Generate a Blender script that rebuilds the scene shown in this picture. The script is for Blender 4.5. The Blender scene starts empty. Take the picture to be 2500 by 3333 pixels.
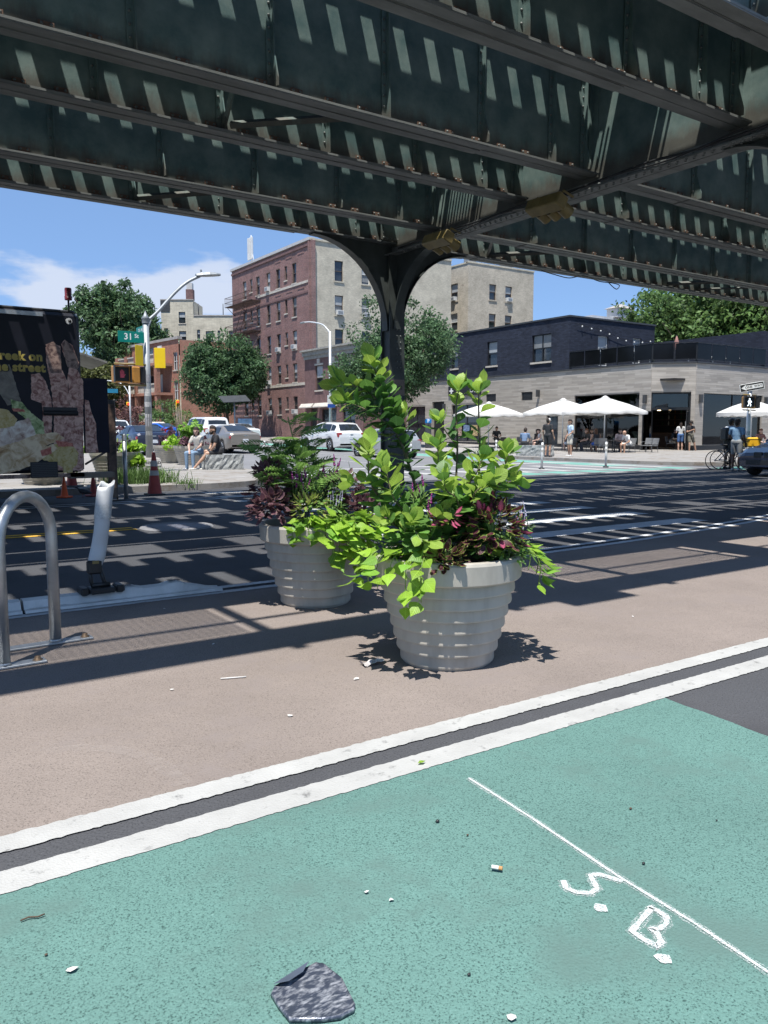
import bpy, bmesh, math, random
import numpy as np
from mathutils import Vector, Matrix
R = math.radians
scn = bpy.context.scene
COL = scn.collection

# ---------------------------------------------------------------- camera
CAM_H = 1.38
F_PX, W_PX, H_PX, HORIZON = 2580.0, 2500.0, 3333.0, 1402.0
PITCH = math.atan((H_PX / 2 - HORIZON) / F_PX)
HEAD = R(34.0)                       # view direction, turned from +Y (the avenue) towards +X (the street under the railway)
cam = bpy.data.cameras.new("camera")
cam.sensor_fit = 'VERTICAL'
cam.sensor_height = 36.0
cam.lens = 36.0 * F_PX / H_PX
cam.clip_start = 0.05
cam.clip_end = 3000
cam_o = bpy.data.objects.new("camera", cam)
cam_o.location = (0, 0, CAM_H)
cam_o.rotation_euler = (R(90) - PITCH, 0, -HEAD)
COL.objects.link(cam_o)
scn.camera = cam_o

# ---------------------------------------------------------------- light
SX, SY = 0.262, 0.240                # the sun's rays move this far in x and y for each metre they fall
SUN_EL = math.atan2(1, math.hypot(SX, SY))
world = bpy.data.worlds.new("World")
scn.world = world
world.use_nodes = True
wn, wl = world.node_tree.nodes, world.node_tree.links
bg = wn["Background"]
sky = wn.new("ShaderNodeTexSky")
sky.sky_type = 'NISHITA'
sky.sun_disc = False
sky.sun_elevation = SUN_EL
sky.sun_rotation = math.atan2(-SX, -SY)
sky.altitude = 300
sky.air_density = 0.75
sky.dust_density = 0.0
sky.ozone_density = 6.0
# fair weather clouds, all round the horizon
tc = wn.new("ShaderNodeTexCoord")
mp = wn.new("ShaderNodeMapping"); mp.inputs["Scale"].default_value = (1, 1, 3.0); mp.inputs["Location"].default_value = (2.4, 4.1, 0.586)
wl.new(tc.outputs["Generated"], mp.inputs["Vector"])
cn = wn.new("ShaderNodeTexNoise"); cn.inputs["Scale"].default_value = 4.2; cn.inputs["Detail"].default_value = 6; cn.inputs["Roughness"].default_value = 0.52
wl.new(mp.outputs["Vector"], cn.inputs["Vector"])
cr = wn.new("ShaderNodeMapRange"); cr.interpolation_type = 'SMOOTHSTEP'
cr.inputs["From Min"].default_value = 0.545; cr.inputs["From Max"].default_value = 0.63
wl.new(cn.outputs["Fac"], cr.inputs["Value"])
mx = wn.new("ShaderNodeMix"); mx.data_type = 'RGBA'
hz = wn.new("ShaderNodeMix"); hz.data_type = 'RGBA'; hz.inputs["Factor"].default_value = 0.6     # summer haze pales the whole sky
wl.new(sky.outputs["Color"], hz.inputs["A"]); hz.inputs["B"].default_value = (1.45, 2.5, 4.5, 1)
wl.new(hz.outputs["Result"], mx.inputs["A"])
sxyz = wn.new("ShaderNodeSeparateXYZ"); wl.new(tc.outputs["Generated"], sxyz.inputs[0])
el1 = wn.new("ShaderNodeMapRange"); el1.interpolation_type = 'SMOOTHSTEP'; el1.inputs["From Min"].default_value = 0.30; el1.inputs["From Max"].default_value = 0.17
wl.new(sxyz.outputs[2], el1.inputs["Value"])
cm = wn.new("ShaderNodeMath"); cm.operation = 'MULTIPLY'; wl.new(cr.outputs["Result"], cm.inputs[0]); wl.new(el1.outputs["Result"], cm.inputs[1])
mx.inputs["B"].default_value = (3.6, 4.1, 5.1, 1)
wl.new(cm.outputs[0], mx.inputs["Factor"])
wl.new(mx.outputs["Result"], bg.inputs["Color"])
bg.inputs["Strength"].default_value = 0.115
sun = bpy.data.lights.new("sun", 'SUN')
sun.energy = 4.8
sun.angle = R(0.53)
sun.color = (1.0, 0.965, 0.91)
sun_o = bpy.data.objects.new("sun", sun)
sun_o.rotation_euler = Vector((SX, SY, -1)).to_track_quat('-Z', 'Y').to_euler()
sun_o.location = (-20, -20, 60)
COL.objects.link(sun_o)
vs = scn.view_settings
vs.view_transform = 'Standard'
vs.look = 'None'
vs.exposure = 0.66
vs.gamma = 1.0
vs.use_curve_mapping = False
scn.cycles.max_bounces = 5
scn.cycles.diffuse_bounces = 2
scn.cycles.transparent_max_bounces = 12

# ---------------------------------------------------------------- survey: a pixel of the photograph and one known plane give a point of the place
_f = Vector((math.sin(HEAD), math.cos(HEAD), 0)); _r = Vector((math.cos(HEAD), -math.sin(HEAD), 0))
_f3 = _f * math.cos(PITCH) + Vector((0, 0, -math.sin(PITCH)))
_u3 = _f * math.sin(PITCH) + Vector((0, 0, math.cos(PITCH)))
_C = Vector((0, 0, CAM_H))
def _ray(x, y): return _f3 * F_PX + _r * (x - W_PX / 2) + _u3 * (H_PX / 2 - y)
def at_z(x, y, z=0.0):
    d = _ray(x, y); return _C + d * ((z - CAM_H) / d.z)
def at_y(x, y, Y):
    d = _ray(x, y); return _C + d * (Y / d.y)
def at_x(x, y, X):
    d = _ray(x, y); return _C + d * (X / d.x)
def at_d(x, y, depth):
    d = _ray(x, y); return _C + d * (depth / d.dot(_f))
def gz(Y): return max(0.0, Y - 28.0) * 0.016          # the avenue climbs gently away

# ---------------------------------------------------------------- materials
MATS = {}
def mat(name, col, rough=0.6, metal=0.0, var=0.12, scale=4.0, bump=0.0, bscale=40.0, spec=0.5, trans=0.0, col2=None, mixr=(0.35, 0.7), coat=0.0, emit=None, alpha_noise=None, aniso=None, detail=6):
    """procedural material: noise mottling between two tones, optional fine relief"""
    if name in MATS: return MATS[name]
    m = bpy.data.materials.new(name); m.use_nodes = True
    n, l = m.node_tree.nodes, m.node_tree.links
    b = n["Principled BSDF"]
    b.inputs["Roughness"].default_value = rough
    b.inputs["Metallic"].default_value = metal
    b.inputs["Specular IOR Level"].default_value = spec
    if coat: b.inputs["Coat Weight"].default_value = coat
    t = n.new("ShaderNodeTexCoord")
    vec = t.outputs["Object"]
    if aniso:
        mp_ = n.new("ShaderNodeMapping"); mp_.inputs["Scale"].default_value = aniso
        l.new(vec, mp_.inputs["Vector"]); vec = mp_.outputs["Vector"]
    c1 = tuple(c * (1 - var) for c in col) + (1,)
    c2 = (tuple(min(1, c * (1 + var)) for c in col) if col2 is None else tuple(col2)) + (1,)
    if var or col2:
        nz = n.new("ShaderNodeTexNoise"); nz.inputs["Scale"].default_value = scale; nz.inputs["Detail"].default_value = detail; nz.inputs["Roughness"].default_value = 0.62
        l.new(vec, nz.inputs["Vector"])
        mr = n.new("ShaderNodeMapRange"); mr.inputs["From Min"].default_value = mixr[0]; mr.inputs["From Max"].default_value = mixr[1]
        l.new(nz.outputs["Fac"], mr.inputs["Value"])
        mi = n.new("ShaderNodeMix"); mi.data_type = 'RGBA'
        l.new(mr.outputs["Result"], mi.inputs["Factor"])
        mi.inputs["A"].default_value = c1; mi.inputs["B"].default_value = c2
        l.new(mi.outputs["Result"], b.inputs["Base Color"])
    else:
        b.inputs["Base Color"].default_value = tuple(col) + (1,)
    if bump:
        nb = n.new("ShaderNodeTexNoise"); nb.inputs["Scale"].default_value = bscale; nb.inputs["Detail"].default_value = 4
        l.new(vec, nb.inputs["Vector"])
        bu = n.new("ShaderNodeBump"); bu.inputs["Strength"].default_value = bump; bu.inputs["Distance"].default_value = 0.01
        l.new(nb.outputs["Fac"], bu.inputs["Height"]); l.new(bu.outputs["Normal"], b.inputs["Normal"])
    if trans:                                             # leaves: light shines through
        tr = n.new("ShaderNodeBsdfTranslucent")
        if var or col2: l.new(mi.outputs["Result"], tr.inputs["Color"])
        else: tr.inputs["Color"].default_value = tuple(col) + (1,)
        ms = n.new("ShaderNodeMixShader"); ms.inputs[0].default_value = trans
        l.new(b.outputs[0], ms.inputs[1]); l.new(tr.outputs[0], ms.inputs[2])
        l.new(ms.outputs[0], n["Material Output"].inputs[0])
    if emit:
        b.inputs["Emission Color"].default_value = tuple(emit[0]) + (1,); b.inputs["Emission Strength"].default_value = emit[1]
    if alpha_noise:                                       # worn or sprayed paint: breaks up into specks
        sc, lo, hi = alpha_noise
        an = n.new("ShaderNodeTexNoise"); an.inputs["Scale"].default_value = sc; an.inputs["Detail"].default_value = 5; an.inputs["Roughness"].default_value = 0.7
        l.new(t.outputs["Object"], an.inputs["Vector"])
        am = n.new("ShaderNodeMapRange"); am.inputs["From Min"].default_value = lo; am.inputs["From Max"].default_value = hi
        l.new(an.outputs["Fac"], am.inputs["Value"]); l.new(am.outputs["Result"], b.inputs["Alpha"])
    MATS[name] = m
    return m

# ---------------------------------------------------------------- mesh building
class MB:
    def __init__(s): s.v = []; s.f = []; s.mi = []; s.sm = []
    def add(s, vs, fs, mi=0, smooth=False):
        o = len(s.v); s.v.extend([tuple(v) for v in vs]); s.f.extend([tuple(i + o for i in f) for f in fs])
        s.mi.extend([mi] * len(fs)); s.sm.extend([smooth] * len(fs)); return s
    def box(s, x0, x1, y0, y1, z0, z1, mi=0):
        return s.add([(x0,y0,z0),(x1,y0,z0),(x1,y1,z0),(x0,y1,z0),(x0,y0,z1),(x1,y0,z1),(x1,y1,z1),(x0,y1,z1)],
                     [(0,3,2,1),(4,5,6,7),(0,1,5,4),(1,2,6,5),(2,3,7,6),(3,0,4,7)], mi)
    def cbox(s, c, d, mi=0): return s.box(c[0]-d[0]/2, c[0]+d[0]/2, c[1]-d[1]/2, c[1]+d[1]/2, c[2]-d[2]/2, c[2]+d[2]/2, mi)
    def bev(s, x0, x1, y0, y1, z0, z1, b=0.01, mi=0):      # box with all edges chamfered
        P = []; 
        for z, i in ((z0, b), (z0 + b, 0), (z1 - b, 0), (z1, b)):
            xa, xb, ya, yb = x0 + i, x1 - i, y0 + i, y1 - i; k = b if i == 0 else b * .6
            P.append([(xa+k,ya,z),(xb-k,ya,z),(xb,ya+k,z),(xb,yb-k,z),(xb-k,yb,z),(xa+k,yb,z),(xa,yb-k,z),(xa,ya+k,z)])
        return s.loft(P, mi, cap=True)
    def loft(s, rings, mi=0, cap=True, smooth=False, closed=True):
        n = len(rings[0]); vs = [p for r in rings for p in r]; fs = []
        for a in range(len(rings) - 1):
            for k in range(n if closed else n - 1):
                k2 = (k + 1) % n
                fs.append((a*n+k, a*n+k2, (a+1)*n+k2, (a+1)*n+k))
        if cap:
            fs.append(tuple(reversed(range(n)))); fs.append(tuple((len(rings)-1)*n + k for k in range(n)))
        return s.add(vs, fs, mi, smooth)
    def prism(s, pts, z0, z1, mi=0):                       # polygon in plan, extruded up
        n = len(pts)
        return s.add([(x,y,z0) for x,y in pts]+[(x,y,z1) for x,y in pts],
                     [tuple(reversed(range(n))), tuple(range(n,2*n))]+[(i,(i+1)%n,n+(i+1)%n,n+i) for i in range(n)], mi)
    def prism_y(s, pts, y0, y1, mi=0):                     # outline in x,z extruded along y
        n = len(pts)
        return s.add([(x,y0,z) for x,z in pts]+[(x,y1,z) for x,z in pts],
                     [tuple(range(n)), tuple(reversed(range(n,2*n)))]+[(i,n+i,n+(i+1)%n,(i+1)%n) for i in range(n)], mi)
    def prism_x(s, pts, x0, x1, mi=0):                     # outline in y,z extruded along x
        n = len(pts)
        return s.add([(x0,y,z) for y,z in pts]+[(x1,y,z) for y,z in pts],
                     [tuple(reversed(range(n))), tuple(range(n,2*n))]+[(i,(i+1)%n,n+(i+1)%n,n+i) for i in range(n)], mi)
    def tube(s, pts, r, n=8, mi=0, cap=True, smooth=True, sq=1.0):
        pts = [Vector(p) for p in pts]; rs = r if isinstance(r, (list, tuple)) else [r] * len(pts)
        rings = []; ref = None
        for i, p in enumerate(pts):
            t = (pts[min(i+1, len(pts)-1)] - pts[max(i-1, 0)])
            t = t.normalized() if t.length > 1e-9 else Vector((0,0,1))
            if ref is None:
                ref = Vector((0,0,1)) if abs(t.z) < .9 else Vector((1,0,0))
            a = (ref - t * ref.dot(t)).normalized(); b = t.cross(a); ref = a
            rings.append([p + (a * math.cos(2*math.pi*k/n) + b * (math.sin(2*math.pi*k/n)*sq)) * rs[i] for k in range(n)])
        return s.loft(rings, mi, cap, smooth)
    def lathe(s, prof, n=32, mi=0, c=(0,0,0), cap=False, smooth=True, ax='z'):
        rings = []
        for r, z in prof:
            q = []
            for k in range(n):
                a = 2*math.pi*k/n; x, y = r*math.cos(a), r*math.sin(a)
                q.append((c[0]+x, c[1]+y, c[2]+z) if ax == 'z' else ((c[0]+x, c[1]-z, c[2]+y) if ax == 'y' else (c[0]+z, c[1]+x, c[2]+y)))
            rings.append(q)
        return s.loft(rings, mi, cap, smooth)
    def cyl(s, c, r, h, n=16, mi=0, smooth=False, ax='z'): return s.lathe([(r,0),(r,h)], n, mi, c, True, smooth, ax)
    def ball(s, c, r, n=12, m=8, mi=0):
        if not isinstance(r, (tuple, list)): r = (r, r, r)
        rings = []
        for j in range(m + 1):
            th = math.pi * (j + .02) / (m + .04) ; 
            rings.append([(c[0]+r[0]*math.sin(th)*math.cos(2*math.pi*k/n), c[1]+r[1]*math.sin(th)*math.sin(2*math.pi*k/n), c[2]-r[2]*math.cos(th)) for k in range(n)])
        return s.loft(rings, mi, True, True)
    def mesh(s, name):
        me = bpy.data.meshes.new(name); me.from_pydata(s.v, [], s.f)
        if any(s.mi): me.polygons.foreach_set("material_index", s.mi)
        if any(s.sm): me.polygons.foreach_set("use_smooth", s.sm)
        me.update(); return me
def link(name, data, parent=None, loc=None, rot=None, sc=None):
    o = bpy.data.objects.new(name, data); COL.objects.link(o)
    if parent is not None: o.parent = parent
    if loc is not None: o.location = loc
    if rot is not None: o.rotation_euler = rot
    if sc is not None: o.scale = (sc, sc, sc) if not isinstance(sc, (tuple, list)) else sc
    return o
def obj(name, mb, m, parent=None, loc=None, rot=None, sc=None):
    me = mb.mesh(name) if isinstance(mb, MB) else mb
    if isinstance(mb, MB):
        for k in (m if isinstance(m, (list, tuple)) else [m]): me.materials.append(k)
    return link(name, me, parent, loc, rot, sc)
def tag(o, label, cat, group=None):
    o["label"] = label; o["category"] = cat
    if group: o["group"] = group
    return o
def thing(name, label, cat, loc=(0,0,0), rotz=0.0, group=None):
    o = bpy.data.objects.new(name, None); COL.objects.link(o); o.empty_display_size = .2
    o.location = loc; o.rotation_euler = (0, 0, rotz)
    return tag(o, label, cat, group)
def struct(name, mb, m, parent=None, label=None):
    o = obj(name, mb, m, parent)
    if parent is None: o["kind"] = "structure"
    if label: o["label"] = label
    return o
def stuff(o): o["kind"] = "stuff"; return o
def copy_tree(o, parent=None):
    c = o.copy(); COL.objects.link(c)
    if parent is not None: c.parent = parent
    for ch in o.children: copy_tree(ch, c)
    return c
def text_mesh(body, size=1.0, bold=0.0, ext=0.0, align='CENTER', shear=0.0, res=3, spacing=1.0):
    cu = bpy.data.curves.new("lettering", 'FONT'); cu.body = body; cu.size = size; cu.offset = bold; cu.extrude = ext
    cu.align_x = align; cu.align_y = 'CENTER'; cu.shear = shear; cu.resolution_u = res; cu.space_character = spacing
    o = bpy.data.objects.new("lettering", cu); COL.objects.link(o)
    dg = bpy.context.evaluated_depsgraph_get(); dg.update()
    me = bpy.data.meshes.new_from_object(o.evaluated_get(dg))
    bpy.data.objects.remove(o); bpy.data.curves.remove(cu)
    return me
def text(name, body, size, m, parent, loc, rot, bold=0.0, align='CENTER', **k):
    me = text_mesh(body, size, bold, 0.0, align, **k); me.materials.clear(); me.materials.append(m)
    return link(name, me, parent, loc, rot)
rnd = random.Random(7)
# ================================================================ GROUND
def ground_mat(name, base, dark, light, speck=230.0, patch=1.3, bump=.5, rough=.85, specks=(.40,.62), pstr=.5, stain=None, spec=.3):
    """asphalt and coatings: stone speckle, broad patches, relief"""
    m = bpy.data.materials.new(name); m.use_nodes = True
    n, l = m.node_tree.nodes, m.node_tree.links
    b = n["Principled BSDF"]; b.inputs["Roughness"].default_value = rough; b.inputs["Specular IOR Level"].default_value = spec
    g = n.new("ShaderNodeNewGeometry")
    def noise(sc, det=5, ro=.6):
        q = n.new("ShaderNodeTexNoise"); q.inputs["Scale"].default_value = sc; q.inputs["Detail"].default_value = det; q.inputs["Roughness"].default_value = ro
        l.new(g.outputs["Position"], q.inputs["Vector"]); return q
    def rng(src, a, b_):
        q = n.new("ShaderNodeMapRange"); q.inputs["From Min"].default_value = a; q.inputs["From Max"].default_value = b_
        l.new(src, q.inputs["Value"]); return q.outputs["Result"]
    def mix(f, A, B):
        q = n.new("ShaderNodeMix"); q.data_type = 'RGBA'; l.new(f, q.inputs["Factor"])
        for k, v in (("A", A), ("B", B)):
            if isinstance(v, tuple): q.inputs[k].default_value = v + (1,)
            else: l.new(v, q.inputs[k])
        return q.outputs["Result"]
    big = noise(patch, 5, .65); fine = noise(speck, 3, .7); vo = n.new("ShaderNodeTexVoronoi"); vo.inputs["Scale"].default_value = speck * .55
    l.new(g.outputs["Position"], vo.inputs["Vector"])
    c = mix(rng(big.outputs["Fac"], .5 - .3 * pstr - .05, .5 + .3 * pstr), base, tuple(x * .82 for x in base))
    c = mix(rng(fine.outputs["Fac"], specks[1], specks[1] + .12), c, light)
    c = mix(rng(fine.outputs["Fac"], specks[0], specks[0] - .10), c, dark)
    if stain:
        st = noise(stain[1], 5, .72); c = mix(rng(st.outputs["Fac"], stain[2], stain[2] + .14), c, stain[0])
    l.new(c, b.inputs["Base Color"])
    bu = n.new("ShaderNodeBump"); bu.inputs["Strength"].default_value = bump; bu.inputs["Distance"].default_value = .006
    ad = n.new("ShaderNodeMath"); ad.operation = 'ADD'
    l.new(fine.outputs["Fac"], ad.inputs[0]); l.new(vo.outputs["Distance"], ad.inputs[1])
    l.new(ad.outputs[0], bu.inputs["Height"]); l.new(bu.outputs["Normal"], b.inputs["Normal"])
    MATS[name] = m; return m
M_asph = ground_mat("asphalt", (.079,.081,.088), (.026,.027,.030), (.17,.17,.17), 130, .8, .6, specks=(.45,.62), stain=((.05,.05,.054), .35, .52))
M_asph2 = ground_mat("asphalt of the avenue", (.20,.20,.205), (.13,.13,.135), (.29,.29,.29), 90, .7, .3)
M_brown = ground_mat("brown epoxy gravel", (.252,.212,.188), (.090,.076,.067), (.38,.34,.31), 170, 1.1, .45, specks=(.445,.625), stain=((.215,.183,.168), 1.2, .52))
M_green = ground_mat("green bike lane coating", (.122,.238,.210), (.028,.066,.059), (.20,.335,.305), 180, .9, .45, specks=(.465,.62), stain=((.098,.172,.153), 1.2, .50))
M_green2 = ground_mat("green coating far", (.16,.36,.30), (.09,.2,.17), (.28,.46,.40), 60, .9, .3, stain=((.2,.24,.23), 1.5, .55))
M_walk = ground_mat("pavement concrete", (.34,.325,.31), (.25,.237,.225), (.42,.405,.39), 60, 1.2, .25, stain=((.31,.295,.28), 1.6, .54))
M_kerb = ground_mat("kerb steel faced concrete", (.30,.285,.265), (.2,.185,.17), (.4,.385,.37), 60, 1.5, .3, stain=((.2,.17,.14), 2.0, .5))
M_white = ground_mat("white thermoplastic", (.43,.43,.415), (.30,.30,.29), (.50,.50,.485), 200, 3.0, .4, specks=(.36,.66), stain=((.17,.17,.166), 15.0, .585))
M_whiteo = ground_mat("worn white marking", (.58,.59,.60), (.38,.38,.39), (.64,.64,.64), 120, 3.0, .4, specks=(.36,.68), stain=((.26,.26,.27), 6.0, .60))
M_yell = ground_mat("yellow marking", (.74,.43,.05), (.5,.29,.05), (.8,.5,.1), 90, 3.0, .3, stain=((.35,.23,.08), 4.0, .58))

mb = MB()                                               # one sheet to the horizon: flat under the railway, the avenue climbs away
ys = [-60, 0, 28, 60, 100, 160, 400, 1200]; xs = [-800, -60, 0, 60, 200, 1200]
g_ = lambda y: min(gz(y), gz(160))
mb.add([(x, y, g_(y)) for y in ys for x in xs], [(a*6+k, a*6+k+1, (a+1)*6+k+1, (a+1)*6+k) for a in range(len(ys)-1) for k in range(5)])
struct("road", mb, M_asph)
def sheet(name, x0, x1, y0, y1, z, m, parent=None, jag=0.0, step=.12, sides="xy"):
    """flat painted area with slightly uneven long edges"""
    mb = MB(); n = max(2, int((x1 - x0) / step)) if jag else 2
    vs = []; 
    for i in range(n):
        x = x0 + (x1 - x0) * i / (n - 1)
        vs += [(x, y0 + (rnd.uniform(-jag, jag) if jag else 0), max(z, 0) + gz(y0)), (x, y1 + (rnd.uniform(-jag, jag) if jag else 0), z + gz(y1))]
    mb.add(vs, [(2*i, 2*i+2, 2*i+3, 2*i+1) for i in range(n-1)])
    return struct(name, mb, m, parent)
# paved crossing of the avenue with the street: lighter, sun bleached
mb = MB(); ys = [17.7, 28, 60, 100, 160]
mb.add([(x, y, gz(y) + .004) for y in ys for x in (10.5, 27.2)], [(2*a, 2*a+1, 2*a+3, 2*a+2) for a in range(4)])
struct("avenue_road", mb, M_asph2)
# brown pedestrian zone, its edge bends away to the right as on the photograph
def edge_y(x):                                          # outer line of the zone towards the traffic lane
    return 6.30 + (0.0 if x < 5 else 0.012 * (x - 5) ** 2 * (1 if x < 10 else 1))
mb = MB(); xs = [-14 + .25 * i for i in range(170)]
mb.add([p for x in xs for p in ((x, 2.85, .003), (x, min(edge_y(x), 7.6), .003))], [(2*i, 2*i+2, 2*i+3, 2*i+1) for i in range(len(xs)-1)])
struct("pedestrian_zone", mb, M_brown)
def line(name, x0, x1, ya, yb, z, m, jag=.004, fn=None, step=.018):
    mb = MB(); n = int((x1 - x0) / step); vs = []
    for i in range(n + 1):
        x = x0 + (x1 - x0) * i / n; o = fn(x) if fn else 0
        vs += [(x, ya + o + rnd.uniform(-jag, jag), z), (x, yb + o + rnd.uniform(-jag, jag), z)]
    mb.add(vs, [(2*i, 2*i+2, 2*i+3, 2*i+1) for i in range(n)]); return struct(name, mb, m)
line("lane_line", -14, 24, 2.745, 2.865, .006, M_white, .0045)
line("lane_line", -14, 24, 2.49, 2.625, .006, M_white, .0035)
o_ = lambda x: min(edge_y(x), 7.6) - 6.30
line("edge_line", -14, 24, 6.27, 6.37, .007, M_whiteo, .006, o_)
line("edge_line", -14, 24, 6.47, 6.57, .007, M_whiteo, .006, o_)
# green bike lane with its slanting end
mb = MB(); xs = [-6 + .2 * i for i in range(60)]
ca, cb = at_z(2150, 2268), at_z(2500, 2398); dv = (cb - ca) / (cb - ca).length
P = [(-14, -1.1)] + [(ca.x + dv.x * t + rnd.uniform(-.006, .006), ca.y + dv.y * t + rnd.uniform(-.006, .006)) for t in [3.4 * i / 40 for i in range(40, -1, -1)]] + [(ca.x - .01, 2.52), (-14, 2.52)]
mb.add([(x, y, .003) for x, y in P], [tuple(range(len(P)))]); struct("bike_lane", mb, M_green)
# sprayed survey line and letters on the bike lane
M_spray = mat("white spray paint", (.56,.60,.59), .8, var=.06, scale=60, alpha_noise=(200, .36, .52)); M_spray2 = mat("white spray mist", (.52,.57,.56), .8, var=.06, scale=60, alpha_noise=(260, .47, .66))
def spray(name, pts, w, z=.0065, m=None):
    mb = MB(); pts = [Vector((p[0], p[1], z)) for p in pts]; vs = []
    for i, p in enumerate(pts):
        t = (pts[min(i+1, len(pts)-1)] - pts[max(i-1, 0)]).normalized(); s_ = Vector((-t.y, t.x, 0)) * (w / 2 * rnd.uniform(.8, 1.2))
        vs += [p + s_, p - s_]
    mb.add(vs, [(2*i, 2*i+1, 2*i+3, 2*i+2) for i in range(len(pts)-1)]); return mb
def px_path(pts, n=6):
    out = []
    for a, b in zip(pts[:-1], pts[1:]):
        for k in range(n): out.append(at_z(a[0]+(b[0]-a[0])*k/n, a[1]+(b[1]-a[1])*k/n))
    out.append(at_z(*pts[-1])); return out
def bl(x, y): return (x * 1.507, 2250 + y * 1.507)
struct("sprayed_line", spray("l", px_path([bl(1012,190), bl(1150,278), bl(1330,400), bl(1500,505), bl(1680,625)], 8), .010), M_spray)
struct("sprayed_line", spray("l", px_path([bl(1012,190), bl(1150,278), bl(1330,400), bl(1500,505), bl(1680,625)], 8), .030, .005), M_spray2)
sS = [bl(1216,412), bl(1222,428), bl(1245,438), bl(1275,440), bl(1290,430), bl(1280,412), bl(1275,402), bl(1295,399), bl(1325,408), bl(1345,415)]
sB = [bl(1408,472), bl(1385,498), bl(1365,522), bl(1390,540), bl(1420,555), bl(1428,545), bl(1418,525), bl(1405,518), bl(1425,517), bl(1440,505), bl(1438,490), bl(1420,478), bl(1400,468)]
struct("sprayed_letter", spray("s", px_path(sS, 3), .017), M_spray)
struct("sprayed_letter", spray("s", px_path(sS, 3), .034, .005), M_spray2)
struct("sprayed_letter", spray("b", px_path(sB, 3), .017), M_spray)
struct("sprayed_letter", spray("b", px_path(sB, 3), .034, .005), M_spray2)
for d in (bl(1297,472), bl(1432,582)):
    c = at_z(*d); mb = MB(); mb.add([(c.x + .021*math.cos(k*.7)*rnd.uniform(.8,1.2), c.y + .021*math.sin(k*.7)*rnd.uniform(.8,1.2), .0065) for k in range(9)], [tuple(range(9))])
    struct("sprayed_dot", mb, M_spray)
# worn pale arc on the brown zone
M_arc = mat("faint dust arc", (.45,.40,.37), .9, var=.1, scale=40, alpha_noise=(7, .36, 1.9))
struct("dust_mark", spray("a", px_path([bl(100,132), bl(170,124), bl(250,128), bl(310,142), bl(350,162), bl(380,188), bl(395,205)], 5), .07), M_arc)
# yellow double line
line("centre_line", -14, 3.3, 11.06, 11.17, .006, M_yell, .006)
line("centre_line", -14, 3.3, 11.27, 11.38, .006, M_yell, .006)
line("lane_line", -14, 6.4, 15.15, 15.27, .006, M_whiteo, .005)
line("lane_line", -14, 6.4, 15.5, 15.6, .006, M_whiteo, .005)
# crosswalk bars across the street, running with the traffic
for y in [7.25, 8.4, 9.55, 10.7, 11.85, 13.0, 14.15, 15.3, 16.45]:
    x0 = 5.9 + (y - 11) * .10 ; x1 = 10.9 + (y - 7) * .06
    if y < 8: x0, x1 = 6.3, 10.9
    line("crosswalk_bar", x0, x1, y, y + .42, .009, M_whiteo if y < 12 else M_white, .010)
# crosswalk of the avenue and stop lines in the sun
for i in range(9):
    x = 11.6 + 1.72 * i
    mb = MB(); mb.add([(x, 19.0, .009), (x + .55, 19.0, .009), (x + .55, 22.6, .009), (x, 22.6, .009)], [(0,1,2,3)]); struct("crosswalk_bar", mb, M_white)
mb = MB(); mb.box(11.2, 26.2, 24.2, 24.65, .0, .009); struct("stop_line", mb, M_white)
mb = MB(); ys = [28.2, 45, 70]
mb.add([(x, y, gz(y) + .012) for y in ys for x in (18.2, 18.34)], [(0,1,3,2),(2,3,5,4)]); struct("lane_line", mb, M_white)
mb = MB(); mb.add([(x, y, gz(y) + .012) for y in ys for x in (21.0, 21.12)], [(0,1,3,2),(2,3,5,4)]); struct("lane_line", mb, M_white)
# green bike crossing on the far side of the street and along the right kerb
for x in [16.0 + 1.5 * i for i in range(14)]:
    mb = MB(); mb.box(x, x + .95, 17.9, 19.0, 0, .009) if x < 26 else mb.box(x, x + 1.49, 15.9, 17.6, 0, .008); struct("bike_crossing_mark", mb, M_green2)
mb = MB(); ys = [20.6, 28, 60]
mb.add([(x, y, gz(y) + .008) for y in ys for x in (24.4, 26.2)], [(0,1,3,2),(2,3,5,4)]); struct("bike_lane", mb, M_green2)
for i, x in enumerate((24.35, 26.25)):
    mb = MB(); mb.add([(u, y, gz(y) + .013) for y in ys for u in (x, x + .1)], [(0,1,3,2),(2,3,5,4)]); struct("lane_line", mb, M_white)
for i in range(7): line("lane_line", 27.5 + 2.6*i, 29.3 + 2.6*i, 15.6, 15.72, .013, M_white)
for i in range(4):
    mb = MB(); mb.box(18.6 + i*1.9, 19.6 + i*1.9, 17.35, 17.62, 0, .014); struct("lane_mark", mb, M_white)

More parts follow.
